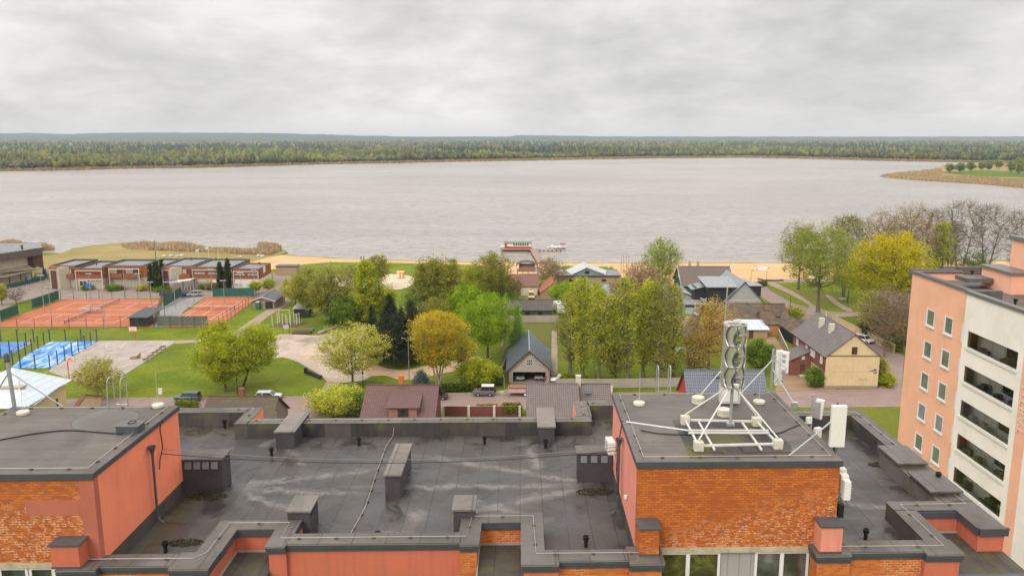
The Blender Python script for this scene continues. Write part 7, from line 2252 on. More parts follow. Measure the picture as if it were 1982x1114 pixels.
# ================================================================== THINGS
M_TYRE=plain('tyre_rubber',(0.018,.018,.018),.8,.1)
M_RIM=plain('alloy_rim',(.35,.35,.35),.35,.1,metal=.5)
M_CARGLASS=plain('car_glass',(.025,.03,.035),.06,.1,spec=.8)
M_LAMPG=plain('headlamp_glass',(.6,.6,.58),.15,.05,spec=.8)
M_TAIL=plain('tail_lamp',(.35,.02,.02),.25,.05)
def carpaint(name,col):return plain('car_paint_'+name,col,.25,.04,1,spec=.6)
def car(name,label,px,py,rz,col,kind='suv',z=.05,loc=None,group=None):
 x,y=loc if loc else g(px,py,0)
 q=thing(name,label,'car' if kind not in('van','camper')else 'van',(x,y,z),rz,group)
 K={'suv':dict(L=4.4,W=1.8,bz=.95,H=1.65,hood=.95,roof=(-2.0,.55),belt=(-2.12,1.15)),'wagon':dict(L=4.6,W=1.8,bz=.9,H=1.45,hood=.85,roof=(-1.9,.45),belt=(-2.2,1.15)),'sedan':dict(L=4.5,W=1.78,bz=.9,H=1.42,hood=.83,roof=(-1.15,.4),belt=(-1.75,1.15)),'box4x4':dict(L=3.9,W=1.79,bz=1.15,H=1.97,hood=1.12,roof=(-1.82,.42),belt=(-1.92,.62)),'van':dict(L=4.7,W=1.85,bz=1.1,H=1.98,hood=1.0,roof=(-2.2,1.15),belt=(-2.3,1.85)),'camper':dict(L=6.2,W=2.15,bz=1.2,H=2.75,hood=1.15,roof=(-3.0,1.7),belt=(-3.08,2.3))}[kind]
 L,W,bz,H=K['L'],K['W'],K['bz'],K['H']
 h=L/2
 pr=[(-h,.38),(-h-.02,.75),(K['belt'][0],bz),(K['belt'][1],bz),(h-.12,K['hood']),(h+.02,.7),(h,.36)]
 wr=.34 if kind!='box4x4' else .39
 wx=(-h+.85,h-.85)
 low=[(h,.36)]
 for c in wx[::-1]:
  low+=[(c+wr*1.15,.30),(c+wr*.8,.30+wr*.95),(c,.30+wr*1.2),(c-wr*.8,.30+wr*.95),(c-wr*1.15,.30)]
 poly=pr[:-1]+low+[(-h,.38)][:0]
 m=MB()
 n=len(poly)
 V=[(a,-W/2+(.06 if b_>.8 else 0),b_)for a,b_ in poly]+[(a,W/2-(.06 if b_>.8 else 0),b_)for a,b_ in poly]
 m.add(V,[tuple(range(n)),tuple(range(2*n-1,n-1,-1))]+[(i,i+n,(i+1)%n+n,(i+1)%n)for i in range(n)])
 body=m.build('body',col,q,local=True)
 bevel(body,.05)
 r0,r1=K['roof'];b0,b1=K['belt']
 def fr(ins,z0,z1,xa0,xb0,xa1,xb1,mm,nm,par):
  m=MB()
  w0,w1=W/2-.08-ins*.3,W/2-.2-ins
  m.add([(xa0,-w0,z0),(xb0,-w0,z0),(xb0,w0,z0),(xa0,w0,z0),(xa1,-w1,z1),(xb1,-w1,z1),(xb1,w1,z1),(xa1,w1,z1)],[(0,3,2,1),(4,5,6,7),(0,1,5,4),(1,2,6,5),(2,3,7,6),(3,0,4,7)])
  return m.build(nm,mm,par,local=True)
 sq=kind in('box4x4',)
 fr(-.08 if sq else 0,bz,H-.07,b0+.03,b1,r0,r1,M_CARGLASS if kind!='camper' else col,'windows',q)
 m=MB();w1=W/2-(.1 if sq else .2)
 m.box(r0-.03,r1+.03,-w1-.02,w1+.02,H-.075,H);o=m.build('roof',col if kind!='box4x4' else M_WBOX,q,local=True);bevel(o,.03)
 m=MB()
 w0=W/2-.06
 for s in(-1,1):
  for xa,xb in((b0+.02,r0),((b0+r0)/2+(b1-b0)*.33,(r0+r1)/2-.2),(b1,r1)):
   m.beam((xa,s*w0,bz-.02),(xb,s*(w1+.01),H-.05),.07,.05)
 m.build('pillars',col,q,local=True)
 if kind=='camper':
  m=MB();m.obox((2.02,0,1.75),(.04,1.7,1.0),0,0,rad(-28));m.build('windscreen',M_CARGLASS,q,local=True)
  m=MB();m.box(-1.5,-.4,-.3,.3,2.751,2.85);m.build('skylight',M_GLASSG,q,local=True)
 if kind=='box4x4':
  m=MB();m.lathe((0,0,0),[(.36,0),(.36,.18)],16);m.v=[(-h-.04-c,b_,a+.95)for a,b_,c in m.v];m.build('spare_wheel',M_TYRE,q,local=True)
  m=MB();m.box(-1.85,1.9,-W/2+.02,-W/2-.004+.03,.84,.86);m.build('crease',M_DARKMET,q,local=True)
 for c in wx:
  for s in(-1,1):
   m=MB();m.cyl((c,s*(W/2-.22),wr-z*.2),(c,s*(W/2-.01),wr-z*.2),wr,n=16);w=m.build('wheel',M_TYRE,q,local=True)
   m=MB();m.cyl((c,s*(W/2-.009),wr-z*.2),(c,s*(W/2+.006),wr-z*.2),wr*.58,n=12);m.build('rim',M_RIM,w,local=True)
 for s in(-1,1):
  m=MB();m.box(h-.08,h+.035,s*(W/2-.38)-.14,s*(W/2-.38)+.14,.62,.76);m.build('headlight',M_LAMPG,q,local=True)
  m=MB();m.box(-h-.035,-h+.06,s*(W/2-.16)-.07,s*(W/2-.16)+.07,.7,.92);m.build('tail_light',M_TAIL,q,local=True)
 m=MB();m.box(h-.05,h+.06,-W/2+.08,W/2-.08,.36,.52);m.box(-h-.06,-h+.05,-W/2+.08,W/2-.08,.36,.52);m.build('bumper',M_DARKMET,q,local=True)
 m=MB();m.box(h+.02,h+.065,-.26,.26,.5,.61);m.build('number_plate',M_WBOX,q,local=True)
 return q
car('parked_car','dark green estate car parked by the lawn kerb',364,775,rad(180),carpaint('green',(.045,.085,.065)),'suv')
car('parked_car','silver white estate car behind the moss roofed cottage',520,772,rad(2),carpaint('silver',(.55,.58,.60)),'wagon')
car('off_roader','grey boxy off-roader with a white roof and spare wheel at the street side',937,765,rad(180),carpaint('graphite',(.13,.115,.105)),'box4x4')
car('parked_car','dark car almost hidden behind the brown tiled roof',843,772,rad(180),carpaint('charcoal',(.05,.05,.055)),'sedan')
car('garage_car','dark grey car standing left inside the open garage',0,0,rad(-90),carpaint('slate',(.10,.11,.12)),'suv',.14,(.05,155.2))
car('garage_car','light grey car standing right inside the open garage',0,0,rad(-90),carpaint('light_grey',(.30,.29,.28)),'sedan',.14,(3.7,155.8))
car('parked_car','black car beside the green screen on the forecourt',325,573,rad(8),carpaint('black',(.03,.022,.022)),'suv')
car('parked_car','dark blue car between the black car and the silver grey one',361,573,rad(20),carpaint('blue',(.05,.05,.16)),'sedan')
car('parked_car','silver grey car by the tall floodlight pole on the forecourt',377,573,rad(200),carpaint('grey_blue',(.33,.35,.35)),'suv')
car('yellow_van','pale yellow van with its windscreen towards the long black shed',1028,577,rad(-88),carpaint('yellow',(.70,.55,.14)),'van')
car('camper_van','white high camper van beside the end of the long black shed',1082,605,rad(-80),carpaint('white',(.68,.68,.66)),'camper')
car('parked_car','white car parked between the slate roof and the long pale fence',1672,662,rad(-60),carpaint('white2',(.66,.65,.62)),'suv')
x,y=g(1010,768,0)
q=thing('trailer','flat lorry trailer loaded with brown paving stones before the garage','trailer',(x,y+1.2,0))
m=MB();m.box(-2.4,3.4,-1.1,1.1,.95,1.08);m.build('bed',M_TIMB,q,local=True)
m=MB();m.box(-2.45,3.45,-1.16,-1.1,.8,1.5);m.box(-2.45,3.45,1.1,1.16,.8,1.5);m.box(-2.5,-2.44,-1.1,1.1,.8,1.5);m.build('side_board',plain('faded_rose_boards',(.48,.33,.29),.7,.15),q,local=True)
m=MB();m.box(-2.3,3.3,-1.05,1.05,1.09,1.75);m.build('paving_stones',brick_mat('stacked_pavers',(.30,.17,.10),(.22,.12,.08),(.10,.06,.04),.3,.14,.02),q,local=True)
for c in(.6,1.5):
 for s in(-1,1):
  m=MB();m.cyl((c,s*.85,.42),(c,s*1.08,.42),.42,n=16);w=m.build('wheel',M_TYRE,q,local=True)
  m=MB();m.cyl((c,s*1.081,.42),(c,s*1.1,.42),.22,n=12);m.build('rim',M_WBOX,w,local=True)
m=MB();m.beam((-2.4,0,.75),(-3.4,0,.5),.12);m.build('drawbar',M_DARKMET,q,local=True)
M_SKIN=plain('skin',(.50,.30,.22),.7,.05)
def person(label,x,y,rz,top,legs,pose='stand',hair=(.05,.03,.02),h=1.72):
 q=thing('person',label,'person',(x,y,.06),rz)
 J={'hip':(0,0,.93),'belly':(0,0,1.12),'chest':(.0,0,1.36),'neck':(0,0,1.48),'head':(.01,0,1.60),'crown':(.01,0,1.70),'hl':(0,.10,.90),'kl':(.04,.11,.50),'al':(0,.12,.08),'tl':(.16,.13,.04),'hr':(0,-.10,.90),'kr':(.05,-.11,.50),'ar':(-.03,-.12,.08),'tr':(.13,-.13,.04),'sl':(0,.18,1.38),'el':(.02,.24,1.10),'wl':(.12,.22,.88),'dl':(.16,.21,.80),'sr':(0,-.18,1.38),'er':(.02,-.24,1.10),'wr':(.12,-.22,.88),'dr':(.16,-.21,.80)}
 if pose=='bend':
  c,s=math.cos(rad(58)),math.sin(rad(58))
  for k in('belly','chest','neck','head','crown','sl','el','wl','dl','sr','er','wr','dr'):
   a,b_,z=J[k]
   zz=z-.93
   J[k]=(a*c+zz*s,b_,.93+zz*c-a*s)
  for k,b_ in(('l',.16),('r',-.16)):
   sx=J['s'+k][0]
   J['e'+k]=(sx+.08,b_*1.1,J['s'+k][2]-.28);J['w'+k]=(sx+.18,b_,J['s'+k][2]-.52);J['d'+k]=(sx+.2,b_,J['s'+k][2]-.6)
 if pose=='walk':
  J['kl']=(.2,.11,.52);J['al']=(.26,.12,.1);J['tl']=(.42,.13,.06);J['kr']=(-.05,-.11,.5);J['ar']=(-.32,-.12,.14);J['tr']=(-.2,-.12,.05)
  J['wl']=(-.1,.24,.9);J['wr']=(.24,-.22,.95)
 R_={'hip':.14,'belly':.135,'chest':.15,'neck':.06,'head':.095,'crown':.07,'h':.085,'k':.06,'a':.042,'t':.035,'s':.06,'e':.045,'w':.032,'d':.03}
 names=list(J)
 E=[('hip','belly'),('belly','chest'),('chest','neck'),('neck','head'),('head','crown')]
 for k in 'lr':E+=[('hip','h'+k),('h'+k,'k'+k),('k'+k,'a'+k),('a'+k,'t'+k),('chest','s'+k),('s'+k,'e'+k),('e'+k,'w'+k),('w'+k,'d'+k)]
 f=h/1.74
 me=bpy.data.meshes.new('body')
 me.from_pydata([tuple(c*f for c in J[n])for n in names],[(names.index(a),names.index(b_))for a,b_ in E],[])
 o=bpy.data.objects.new('body',me);COL.objects.link(o)
 md=o.modifiers.new('skin','SKIN')
 sv=me.skin_vertices[0].data if me.skin_vertices else None
 if sv is None:
  bpy.context.view_layer.update()
 if not me.skin_vertices:
  import bmesh
  bm=bmesh.new();bm.from_mesh(me);bm.verts.layers.skin.verify();bm.to_mesh(me);bm.free()
 for i,n in enumerate(names):
  r=R_.get(n,R_.get(n[0],.05))*f
  me.skin_vertices[0].data[i].radius=(r,r)
 me.skin_vertices[0].data[0].use_root=True
 o.modifiers.new('sub','SUBSURF').levels=1
 dg=bpy.context.evaluated_depsgraph_get()
 nm=bpy.data.meshes.new_from_object(o.evaluated_get(dg))
 o.modifiers.clear();o.data=nm;o.name='body'
 nm.materials.clear()
 for mt in(top,legs,M_SKIN,M_BLACK):nm.materials.append(mt)
 hx=Vector(J['head'])*f
 for p in nm.polygons:
  c=p.center
  if(c-hx).length<.17*f:p.material_index=2
  elif any((c-Vector(J[k])*f).length<.09*f for k in('dl','dr')):p.material_index=2
  elif c.z<.11:p.material_index=3
  elif c.z<.93*f and(abs(c.x)<.5):p.material_index=1
  p.use_smooth=True
 o.parent=q
 m=MB();m.ball((hx.x-.015,0,hx.z+.035),.108*f,10,7);m.build('hair',plain('hair_%d'%int(hair[0]*1000),hair,.8,.1),q,True,local=True)
 return q
M_REDJ=plain('red_jacket',(.62,.06,.05),.7,.1)
M_PINKJ=plain('pink_top',(.72,.25,.22),.7,.1)
M_DKCL=plain('dark_clothes',(.03,.03,.035),.8,.1)
M_GRCL=plain('grey_clothes',(.18,.18,.2),.8,.1)
x,y=g(1051,742,0);person('person in a red jacket bending over work at the garage gate',x,y,rad(0),M_REDJ,M_DKCL,'bend')
x,y=g(1059,753,0);person('person in a pink top stooping behind the grey tiled roof ridge',x,y,rad(170),M_PINKJ,M_GRCL,'bend')
x,y=g(1065,738,0);person('person in black standing under the garage eaves',x,y,rad(-60),M_DKCL,M_DKCL,'stand')
x,y=g(1081,738,0);person('person in dark clothes walking in the shade of the poplars',x,y,rad(180),M_DKCL,M_GRCL,'walk')
x,y=g(699,504,0);person('dark clothed person at the waterline, left of a pair',x,y,rad(90),M_DKCL,M_DKCL,'walk')
x,y=g(704,504,0);person('dark clothed person at the waterline, right of a pair',x,y,rad(80),M_GRCL,M_DKCL,'stand')
x,y=g(1073,740,0)
m=MB();m.obox((x,y,.7),(1.6,.8,.05),.2,rad(35));m.obox((x+.9,y+.2,1.3),(.7,.06,.9),.3,0,rad(35))
tag(m.build('white_sheet',M_WBOX),'white sheet material leaning near the people at the garage','sheet')
def pole(name,label,cat,px,pb,pt,r=.07,head=None,m=None,group=None,loc=None):
 x,y=loc or g(px,pb,0)
 H=atY(px,pt,y)[1]
 q=thing(name,label,cat,(x,y,0),0,group)
 mb=MB();mb.tube([(0,0,0),(0,0,H)],[r*1.3,r*.7],7);mb.build('pole',m or M_GALV,q,local=True)
 if head=='flood':
  for s in(-1,1):
   mb=MB();mb.obox((s*.45,-.15,H+.05),(.75,.45,.12),.15*s,rad(15));mb.build('floodlight',M_ZINC,q,local=True)
  mb=MB();mb.beam((-.8,0,H-.05),(.8,0,H-.05),.07);mb.build('crossbar',M_GALV,q,local=True)
 elif head=='double':
  for s in(-1,1):
   mb=MB();mb.tube([(0,0,H-.5),(s*.5,0,H-.15),(s*1.1,0,H)],.04,6);a=mb.build('arm',M_GALV,q,local=True)
   mb=MB();mb.lathe((s*1.15,0,H-.08),[(.22,0),(.2,.1),(.08,.16)],10);mb.build('lamp_head',M_ZINC,a,local=True)
 elif head=='lantern':
  mb=MB();mb.lathe((0,0,H),[(.1,0),(.22,.35),(.2,.38),(.05,.5)],8);mb.build('lantern',M_BLACK,q,local=True)
 elif head=='bell':
  mb=MB();mb.tube([(0,0,H),(.35,0,H+.15),(.6,0,H)],.03,5);mb.lathe((.6,0,H-.3),[(.25,0),(.1,.2),(.05,.3)],8);mb.build('lamp_head',M_BLACK,q,local=True)
 elif head=='flag':
  mb=MB()
  V=[(0.04-i*.22,.05*math.sin(i*1.3),H-.1-j*.8-.1*i)for i in range(6)for j in range(2)]
  mb.add(V,[(i*2,i*2+1,i*2+3,i*2+2)for i in range(5)]);mb.build('flag',M_WBOX,q,local=True)
 elif head=='sign':
  mb=MB();mb.lathe((0,0,0),[(.34,0),(.34,.03)],20);mb.v=[(a,-.06-c,b_+H-.3)for a,b_,c in mb.v];s_=mb.build('sign_plate',M_RED,q,local=True)
  mb=MB();mb.lathe((0,0,0),[(.27,0),(.27,.01)],20);mb.v=[(a,-.095-c,b_+H-.3)for a,b_,c in mb.v];mb.build('blue_disc',M_BLUEL,s_,local=True)
  mb=MB();mb.obox((0,-.11,H-.3),(.62,.01,.07),0,0,rad(45));mb.build('red_bar',M_RED,s_,local=True)
 return q
_fl=[(86,605,533,'floodlight pole at the left edge of the first clay court'),(101,628,556,'floodlight pole on the left clay beside the lower court corner'),(243,578,512,'tall floodlight pole behind the far clay net'),(340,599,530,'floodlight pole on the wet alley between the clay courts'),(376,583,511,'floodlight pole beside the silver grey forecourt car'),(271,588,530,'floodlight pole right of the far clay net'),(179,606,530,'floodlight pole between the two covered benches on the clay'),(294,591,546,'floodlight pole near the head of the green screen'),(204,637,555,'floodlight pole standing in the grass below the clay courts'),(435,592,543,'white headed floodlight pole on the single clay court'),(411,572,521,'thin lamp pole before the grey wing window band'),(468,574,528,'lamp pole in front of the white lower wall wing'),(494,571,522,'round headed lamp pole at the right end of the long green screen'),(3,640,560,'floodlight pole at the left picture edge by the clay')]
for a,b_,c,lab in _fl:pole('floodlight_pole',lab,'floodlight',a,b_,c,.08,'flood',group='floodlight poles round the clay courts')
pole('mast','thin dark mast rising behind the clubhouse roofs','mast',302,505,464,.12,None,M_DARKMET)
for a,t,lab in((386,481,'white flag on the leftmost of three flagpoles'),(405,476,'white flag on the highest of three flagpoles')):pole('flagpole',lab,'flagpole',a,512,t,.07,'flag',M_WBOX)
pole('flagpole','bare white flagpole right of the two flags','flagpole',424,514,479,.07,None,M_WBOX)
pole('street_lamp','double armed grey lamp behind the outdoor gym','lamp',639,632,571,.07,'double')
pole('street_lamp','double armed grey lamp left of the orange yellow maple','lamp',792,738,654,.07,'double')
pole('lantern_post','black lantern post near the willow trunks','lamp',460,768,736,.05,'lantern',M_BLACK)
pole('lantern_post','black lantern post beside the big shrub at the path mouth','lamp',703,752,724,.05,'lantern',M_BLACK)
pole('lantern_post','dark lantern post in front of the poplars','lamp',1185,746,724,.05,'lantern',M_BLACK)
pole('lantern_post','dark lantern post above the round shrub by the off-roader','lamp',942,752,716,.05,'lantern',M_BLACK)
pole('beach_lamp','bell headed beach lamp nearest the grey gabled house','lamp',1453,548,523,.06,'bell',M_BLACK)
pole('beach_lamp','bell headed beach lamp near the sand by the white tarpaulin','lamp',1483,548,519,.06,'bell',M_BLACK)
pole('timber_pole','dark timber pole beside the road behind the mossy barns','pole',1528,612,575,.09,None,M_DARKSH)
pole('white_post','white post at the path crossing left of the long pale fence','post',1599,612,603,.1,None,M_WBOX)
for i,(a,lab)in enumerate(((1202,'leftmost of the four tall poles beside the beach building'),(1206,'second of the four tall poles beside the beach building'),(1212,'third of the four tall poles beside the beach building'),(1216,'rightmost of the four tall poles beside the beach building'))):
 pole('tall_pole',lab,'pole',a,528,489+(i%2)*2,.07,None,M_TIMB)
pole('road_sign','round blue and red no stopping sign by the road bushes','sign',1717,737,712,.04,'sign')
def fence(name,label,pts,h,step,kind='mesh',mpost=None,mpan=None,rail=True,pr=.05,world=False):
 P=[Vector(p)if world else Vector(g(*p))for p in pts]
 c=sum(P,Vector((0,0)))/len(P)
 q=thing(name,label,'fence',(c.x,c.y,0))
 npost=0
 pan=MB();rl=MB()
 for i in range(len(P)-1):
  a,b_=P[i],P[i+1]
  L_=(b_-a).length
  k=max(1,round(L_/step))
  d=(b_-a)/k
  for j in range(k+(1 if i==len(P)-2 else 0)):
   s=a+d*j
   if npost<98:
    mb=MB();mb.box(s.x-pr,s.x+pr,s.y-pr,s.y+pr,0,h+(.08 if kind!='mesh' else 0));mb.build('post',mpost or M_DARKMET,q);npost+=1
  if kind=='board':
   pan.beam((a.x,a.y,h*.5+.03),(b_.x,b_.y,h*.5+.03),.05,h-.1)
  if kind=='screen':
   pan.beam((a.x,a.y,h*.5+.1),(b_.x,b_.y,h*.5+.1),.03,h-.3)
  if rail:
   for zz in((h-.04,)if kind=='mesh' else(h-.01,)):rl.beam((a.x,a.y,zz),(b_.x,b_.y,zz),.05,.05)
  if kind=='mesh':
   for w in range(1,int(h/.55)+1):rl.beam((a.x,a.y,h-.04-w*.5),(b_.x,b_.y,h-.04-w*.5),.012,.012)
 if pan.v:pan.build('panel',mpan or M_FENCEG,q)
 if rl.v:rl.build('rail',mpost or M_DARKMET,q)
 return q
def boards_mat(name,col,pitch=.15):
 b=NB(name);p=b.P();x,y,z=b.sep(p)
 f=b.m_('FRACT',b.m_('DIVIDE',b.m_('ADD',x,b.m_('MULTIPLY',y,.8)),pitch))
 cell=b.m_('FLOOR',b.m_('DIVIDE',b.m_('ADD',x,b.m_('MULTIPLY',y,.8)),2.0))
 wn=b.n('ShaderNodeTexWhiteNoise',noise_dimensions='1D');b.put(wn.inputs['W'],cell)
 c=b.mix(b.m_('MULTIPLY',b.m_('GREATER_THAN',f,.9),.5),b.ramp(b.noise(p,.8,5,.7),(.3,sc3(col,.8)),(.7,sc3(col,1.1))),sc3(col,.4))
 c=b.mix(.25,c,b.ramp(wn.outputs['Value'],(0,sc3(col,.75)),(1,sc3(col,1.2))))
 return b.done(c,.85,None,.2)
M_BG=boards_mat('beige_grey_boards',(.36,.31,.25));M_BY=boards_mat('pale_yellow_boards',(.55,.42,.24));M_MR=boards_mat('maroon_pickets',(.17,.055,.05),.2)
M_SCR=plain('green_windscreen_cloth',(.02,.10,.075),.8,.2,1)
M_SCRG=plain('faded_green_cloth',(.13,.14,.105),.85,.15,1)
M_NAVY=plain('navy_painted_steel',(.035,.045,.085),.5,.1)
fence('court_fence','thin wire fence round the two left clay courts',[(118,580),(316,578),(300,634),(0,640),(-40,641)],3.0,3.9)
fence('court_fence','thin wire fence round the single right clay court',[(500,573),(487,588),(470,602),(424,634),(305,634)],3.0,3.4)
fence('court_screen','tall green cloth screen beside the black forecourt car',[(317,595),(352,574)],3.0,3,'screen',M_DARKMET,M_SCR)
fence('court_screen','faded grey green cloth screen along the near end of the single court',[(307,632),(402,632)],2.7,3,'screen',M_DARKMET,M_SCRG)
fence('court_screen','long green cloth screen between the clubhouse and the single court',[(413,575),(492,574)],2.7,4,'screen',M_DARKMET,M_SCR)
fence('court_screen','green cloth screen at the far left court corner',[(63,598),(114,580)],2.8,3,'screen',M_DARKMET,M_SCR)
fence('court_screen','green cloth screen at the left picture edge by the clay',[(-10,626),(36,609)],2.8,3,'screen',M_DARKMET,M_SCR)
fence('terrace_screen','dark green cloth fence below the pavilion canopy',[(12,560),(50,552),(92,541)],1.6,3,'screen',M_DARKMET,M_SCR)
fence('padel_fence','tall navy posts and wires round the worn blue court',[(12,714),(50,689),(97,662),(188,661),(140,690),(97,714),(12,714)],3.1,3.4,'mesh',M_NAVY,None,True,.085)
fence('padel_fence','tall navy posts round the clean blue court at the left edge',[(-30,700),(2,692),(36,678),(66,662),(-30,662)],3.1,3.6,'mesh',M_NAVY,None,True,.085)
fence('garden_fence','pale board fence closing the far end of the garage garden',[(983,624),(1082,624)],1.9,3,'board',M_FENCEG,M_BG)
fence('garden_fence','pale zigzag board fence left of the garage',[(983,624),(971,686),(984,696),(971,728),(976,752)],1.9,3,'board',M_FENCEG,M_BG)
fence('garden_fence','pale board fence at the right side of the garage garden',[(1082,624),(1082,660)],1.9,3,'board',M_FENCEG,M_BG)
fence('garden_wall','long grey beige board fence in front of the poplars',[(1076,751),(1185,751),(1322,749)],1.9,2.6,'board',M_FENCEG,M_BG)
fence('board_fence','long pale new board fence along the road, upper stretch',[(1611,624),(1672,655)],2.1,2.4,'board',M_FENCEY,M_BY)
fence('board_fence','long pale new board fence along the road, lower stretch',[(1678,657),(1731,683)],2.1,2.4,'board',M_FENCEY,M_BY)
fence('picket_fence','dark red picket fence and gate between white pillars',[(858,806),(1006,806)],1.9,4.1,'board',M_CONC,M_MR,True,.2)
M_NET=plain('dark_net',(.045,.05,.045),.9,.1)
def tnet(cx_,cy_,ax,label):
 q=thing('tennis_net',label,'net',(cx_,cy_,.1))
 L_=6.4
 def B3(m,a0,a1,b0,b1,z0,z1):m.box(b0,b1,a0,a1,z0,z1)if ax=='y' else m.box(a0,a1,b0,b1,z0,z1)
 m=MB()
 for i in range(13):
  m_z=.1+i*.075
  B3(m,-L_,L_,-.004,.004,m_z,m_z+.012)
 for i in range(90):B3(m,-L_+i*L_*2/90,-L_+i*L_*2/90+.014,-.004,.004,.05,1.0)
 m.build('mesh',M_NET,q,local=True)
 m=MB();B3(m,-L_,L_,-.03,.03,1.0,1.08);B3(m,-.03,.03,-.02,.02,.02,1.0);m.build('tape',M_WBOX,q,local=True)
 for s in(-1,1):
  m=MB();B3(m,s*L_-.05,s*L_+.05,-.05,.05,0,1.1);m.build('post',M_DARKMET,q,local=True)
tnet(-116.0,224.2,'y','tennis net of the farther left clay court')
tnet(-116.0,208.0,'y','tennis net of the nearer left clay court')
tnet(-85.0,219.0,'x','tennis net of the single right clay court')
for px,lab in((167,'grey covered bench left of the clay floodlight pole'),(188,'grey covered bench right of the clay floodlight pole')):
 x,y=g(px,606,0)
 q=thing('covered_bench',lab,'bench',(x,y,.1))
 m=MB();m.slab([(-1.1,-.5,1.2),(1.1,-.5,1.2),(1.1,.5,1.4),(-1.1,.5,1.4)],.06);m.build('cover',M_ZINC,q,local=True)
 m=MB();m.box(-1,1,-.1,.3,.42,.48);m.build('seat',M_TIMB,q,local=True)
 m=MB()
 for s in(-1,1):m.box(s*1-.04,s*1+.04,.3,.38,0,1.3)
 m.build('frame',M_GALV,q,local=True)
def hoop(px,pb,pt,face,label,mp_):
 x,y=g(px,pb,0);H=atY(px,pt,y)[1]
 q=thing('basketball_hoop',label,'basketball hoop',(x,y,0),face)
 m=MB();m.tube([(0,0,0),(0,0,H-.9),(0,-.5,H-.4),(0,-1.0,H-.4)],.11,8);m.build('pole',mp_,q,local=True)
 m=MB();m.box(-.9,.9,-1.1,-1.05,H-1.05,H);m.build('backboard',plain('cream_board',(.66,.56,.44),.6,.1),q,local=True)
 m=MB();m.box(-.95,.95,-1.12,-1.101,H-1.08,H-1.02);m.box(-.95,.95,-1.12,-1.101,H-.04,H+.02);m.box(-.95,-.89,-1.12,-1.101,H-1.02,H-.04);m.box(.89,.95,-1.12,-1.101,H-1.02,H-.04)
 m.box(-.3,.3,-1.12,-1.101,H-.5,H-.45);m.box(-.3,-.25,-1.12,-1.101,H-.85,H-.5);m.box(.25,.3,-1.12,-1.101,H-.85,H-.5);m.build('board_trim',mp_,q,local=True)
 m=MB();m.tube([(.23*math.cos(t*.63),-1.38+.23*math.sin(t*.63),H-.8)for t in range(11)],.02,5);m.build('ring',mp_,q,local=True)
M_REDP=plain('signal_red_paint',(.62,.07,.03),.5,.1)
hoop(263,658,630,0,'basketball hoop with red pole at the far end of the grey court',M_REDP)
hoop(134,735,692,rad(180),'basketball hoop with bent red pole at the near end of the grey court',M_REDP)
x,y=g(262,694,0)
q=thing('skate_ramp','small brown plywood box ramp on the basketball court','ramp',(x,y,.07))
m=MB();m.add([(-.9,-.6,0),(.5,-.6,0),(.9,.6,0),(-.5,.6,0),(-.9,-.6,.5),(.5,-.6,.55),(.9,.6,.55),(-.5,.6,.5)],[(0,3,2,1),(4,5,6,7),(0,1,5,4),(1,2,6,5),(2,3,7,6),(3,0,4,7)]);m.build('box',M_TIMB,q,local=True)
m=MB();m.add([(.5,-.6,.55),(.9,.6,.55),(1.0,.6,1.3),(.9,.3,1.1)],[(0,1,2,3)]);m.build('wedge',M_TIMB,q,local=True)
for i,(px,py)in enumerate(((284,700),(293,694),(301,687),(309,682),(316,676))):
 x,y=g(px,py,0)
 q=thing('bench',('bench nearest the willows beside the grey court','second bench from the near corner of the grey court','dark bin like bench in the middle of the court edge row','fourth bench along the grey court edge','farthest bench along the grey court edge')[i],'bench',(x,y,.05),rad(62),'benches along the grey court')
 m=MB();m.box(-.8,.8,-.2,.2,.4,.46);m.build('seat',M_TIMB,q,local=True)
 m=MB();m.box(-.8,.8,.2,.24,.5,.8);m.build('backrest',M_TIMB,q,local=True)
 for s in(-1,1):
  m=MB();m.box(s*.6-.05,s*.6+.05,-.2,.24,0,.4);m.build('leg',M_CONC,q,local=True)
x,y=g(556,628,0)
q=thing('outdoor_gym','outdoor gym of white posts with yellow and red bars on a brown surface','outdoor gym',(x,y,0))
m=MB();m.prism([(-4,-2.6),(3.2,-2.6),(4.8,2.6),(-2.4,2.6)],.03,.09);m.build('safety_surface',plain('brown_rubber',(.12,.06,.05),.9,.15),q,local=True)
rng=random.Random(2)
for i,(a,b_,h_)in enumerate(((-3.3,-1.6,2.7),(-2.2,-.9,3.3),(-2.4,1.4,3.6),(.2,1.6,3.6),(-1.2,0,2.9),(.4,-1.4,2.6),(1.2,-1.2,2.7),(1.7,.4,3.0),(2.4,-.2,2.8),(2.9,.8,2.9),(-.6,.9,2.5),(2.2,1.4,2.6))):
 m=MB();m.tube([(a,b_,0),(a,b_,h_)],.075,7);m.build('post',M_WBOX,q,local=True)
for a,b_,mm in(((-2.4,1.4,3.5),(.2,1.6,3.5),M_WBOX),((-3.3,-1.6,2.5),(-2.2,-.9,2.5),M_RED),((-1.2,0,2.7),(.4,-1.4,2.5),plain('amber_paint',(.6,.3,.06),.5,.1)),((.4,-1.4,1.8),(1.2,-1.2,1.8),M_RED),((1.7,.4,2.7),(2.9,.8,2.7),plain('amber_paint',(.6,.3,.06),.5,.1)),((2.4,-.2,2.2),(2.9,.8,2.2),M_RED),((-.6,.9,2.3),(2.2,1.4,2.3),M_TIMB)):
 m=MB();m.tube([a,b_],.05,6);m.build('bar',mm,q,local=True)
x,y=g(554,645,0)
q=thing('notice_board','notice board on two posts in front of the outdoor gym','sign',(x,y,0))
for s in(-1,1):
 m=MB();m.box(s*.75-.04,s*.75+.04,-.04,.04,0,2.2);m.build('post',M_BLACK,q,local=True)
m=MB();m.box(-.7,.7,-.06,-.01,1.2,2.1);m.build('board',plain('printed_board',(.42,.42,.42),.5,.4,4),q,local=True)
x,y=g(585,645,0)
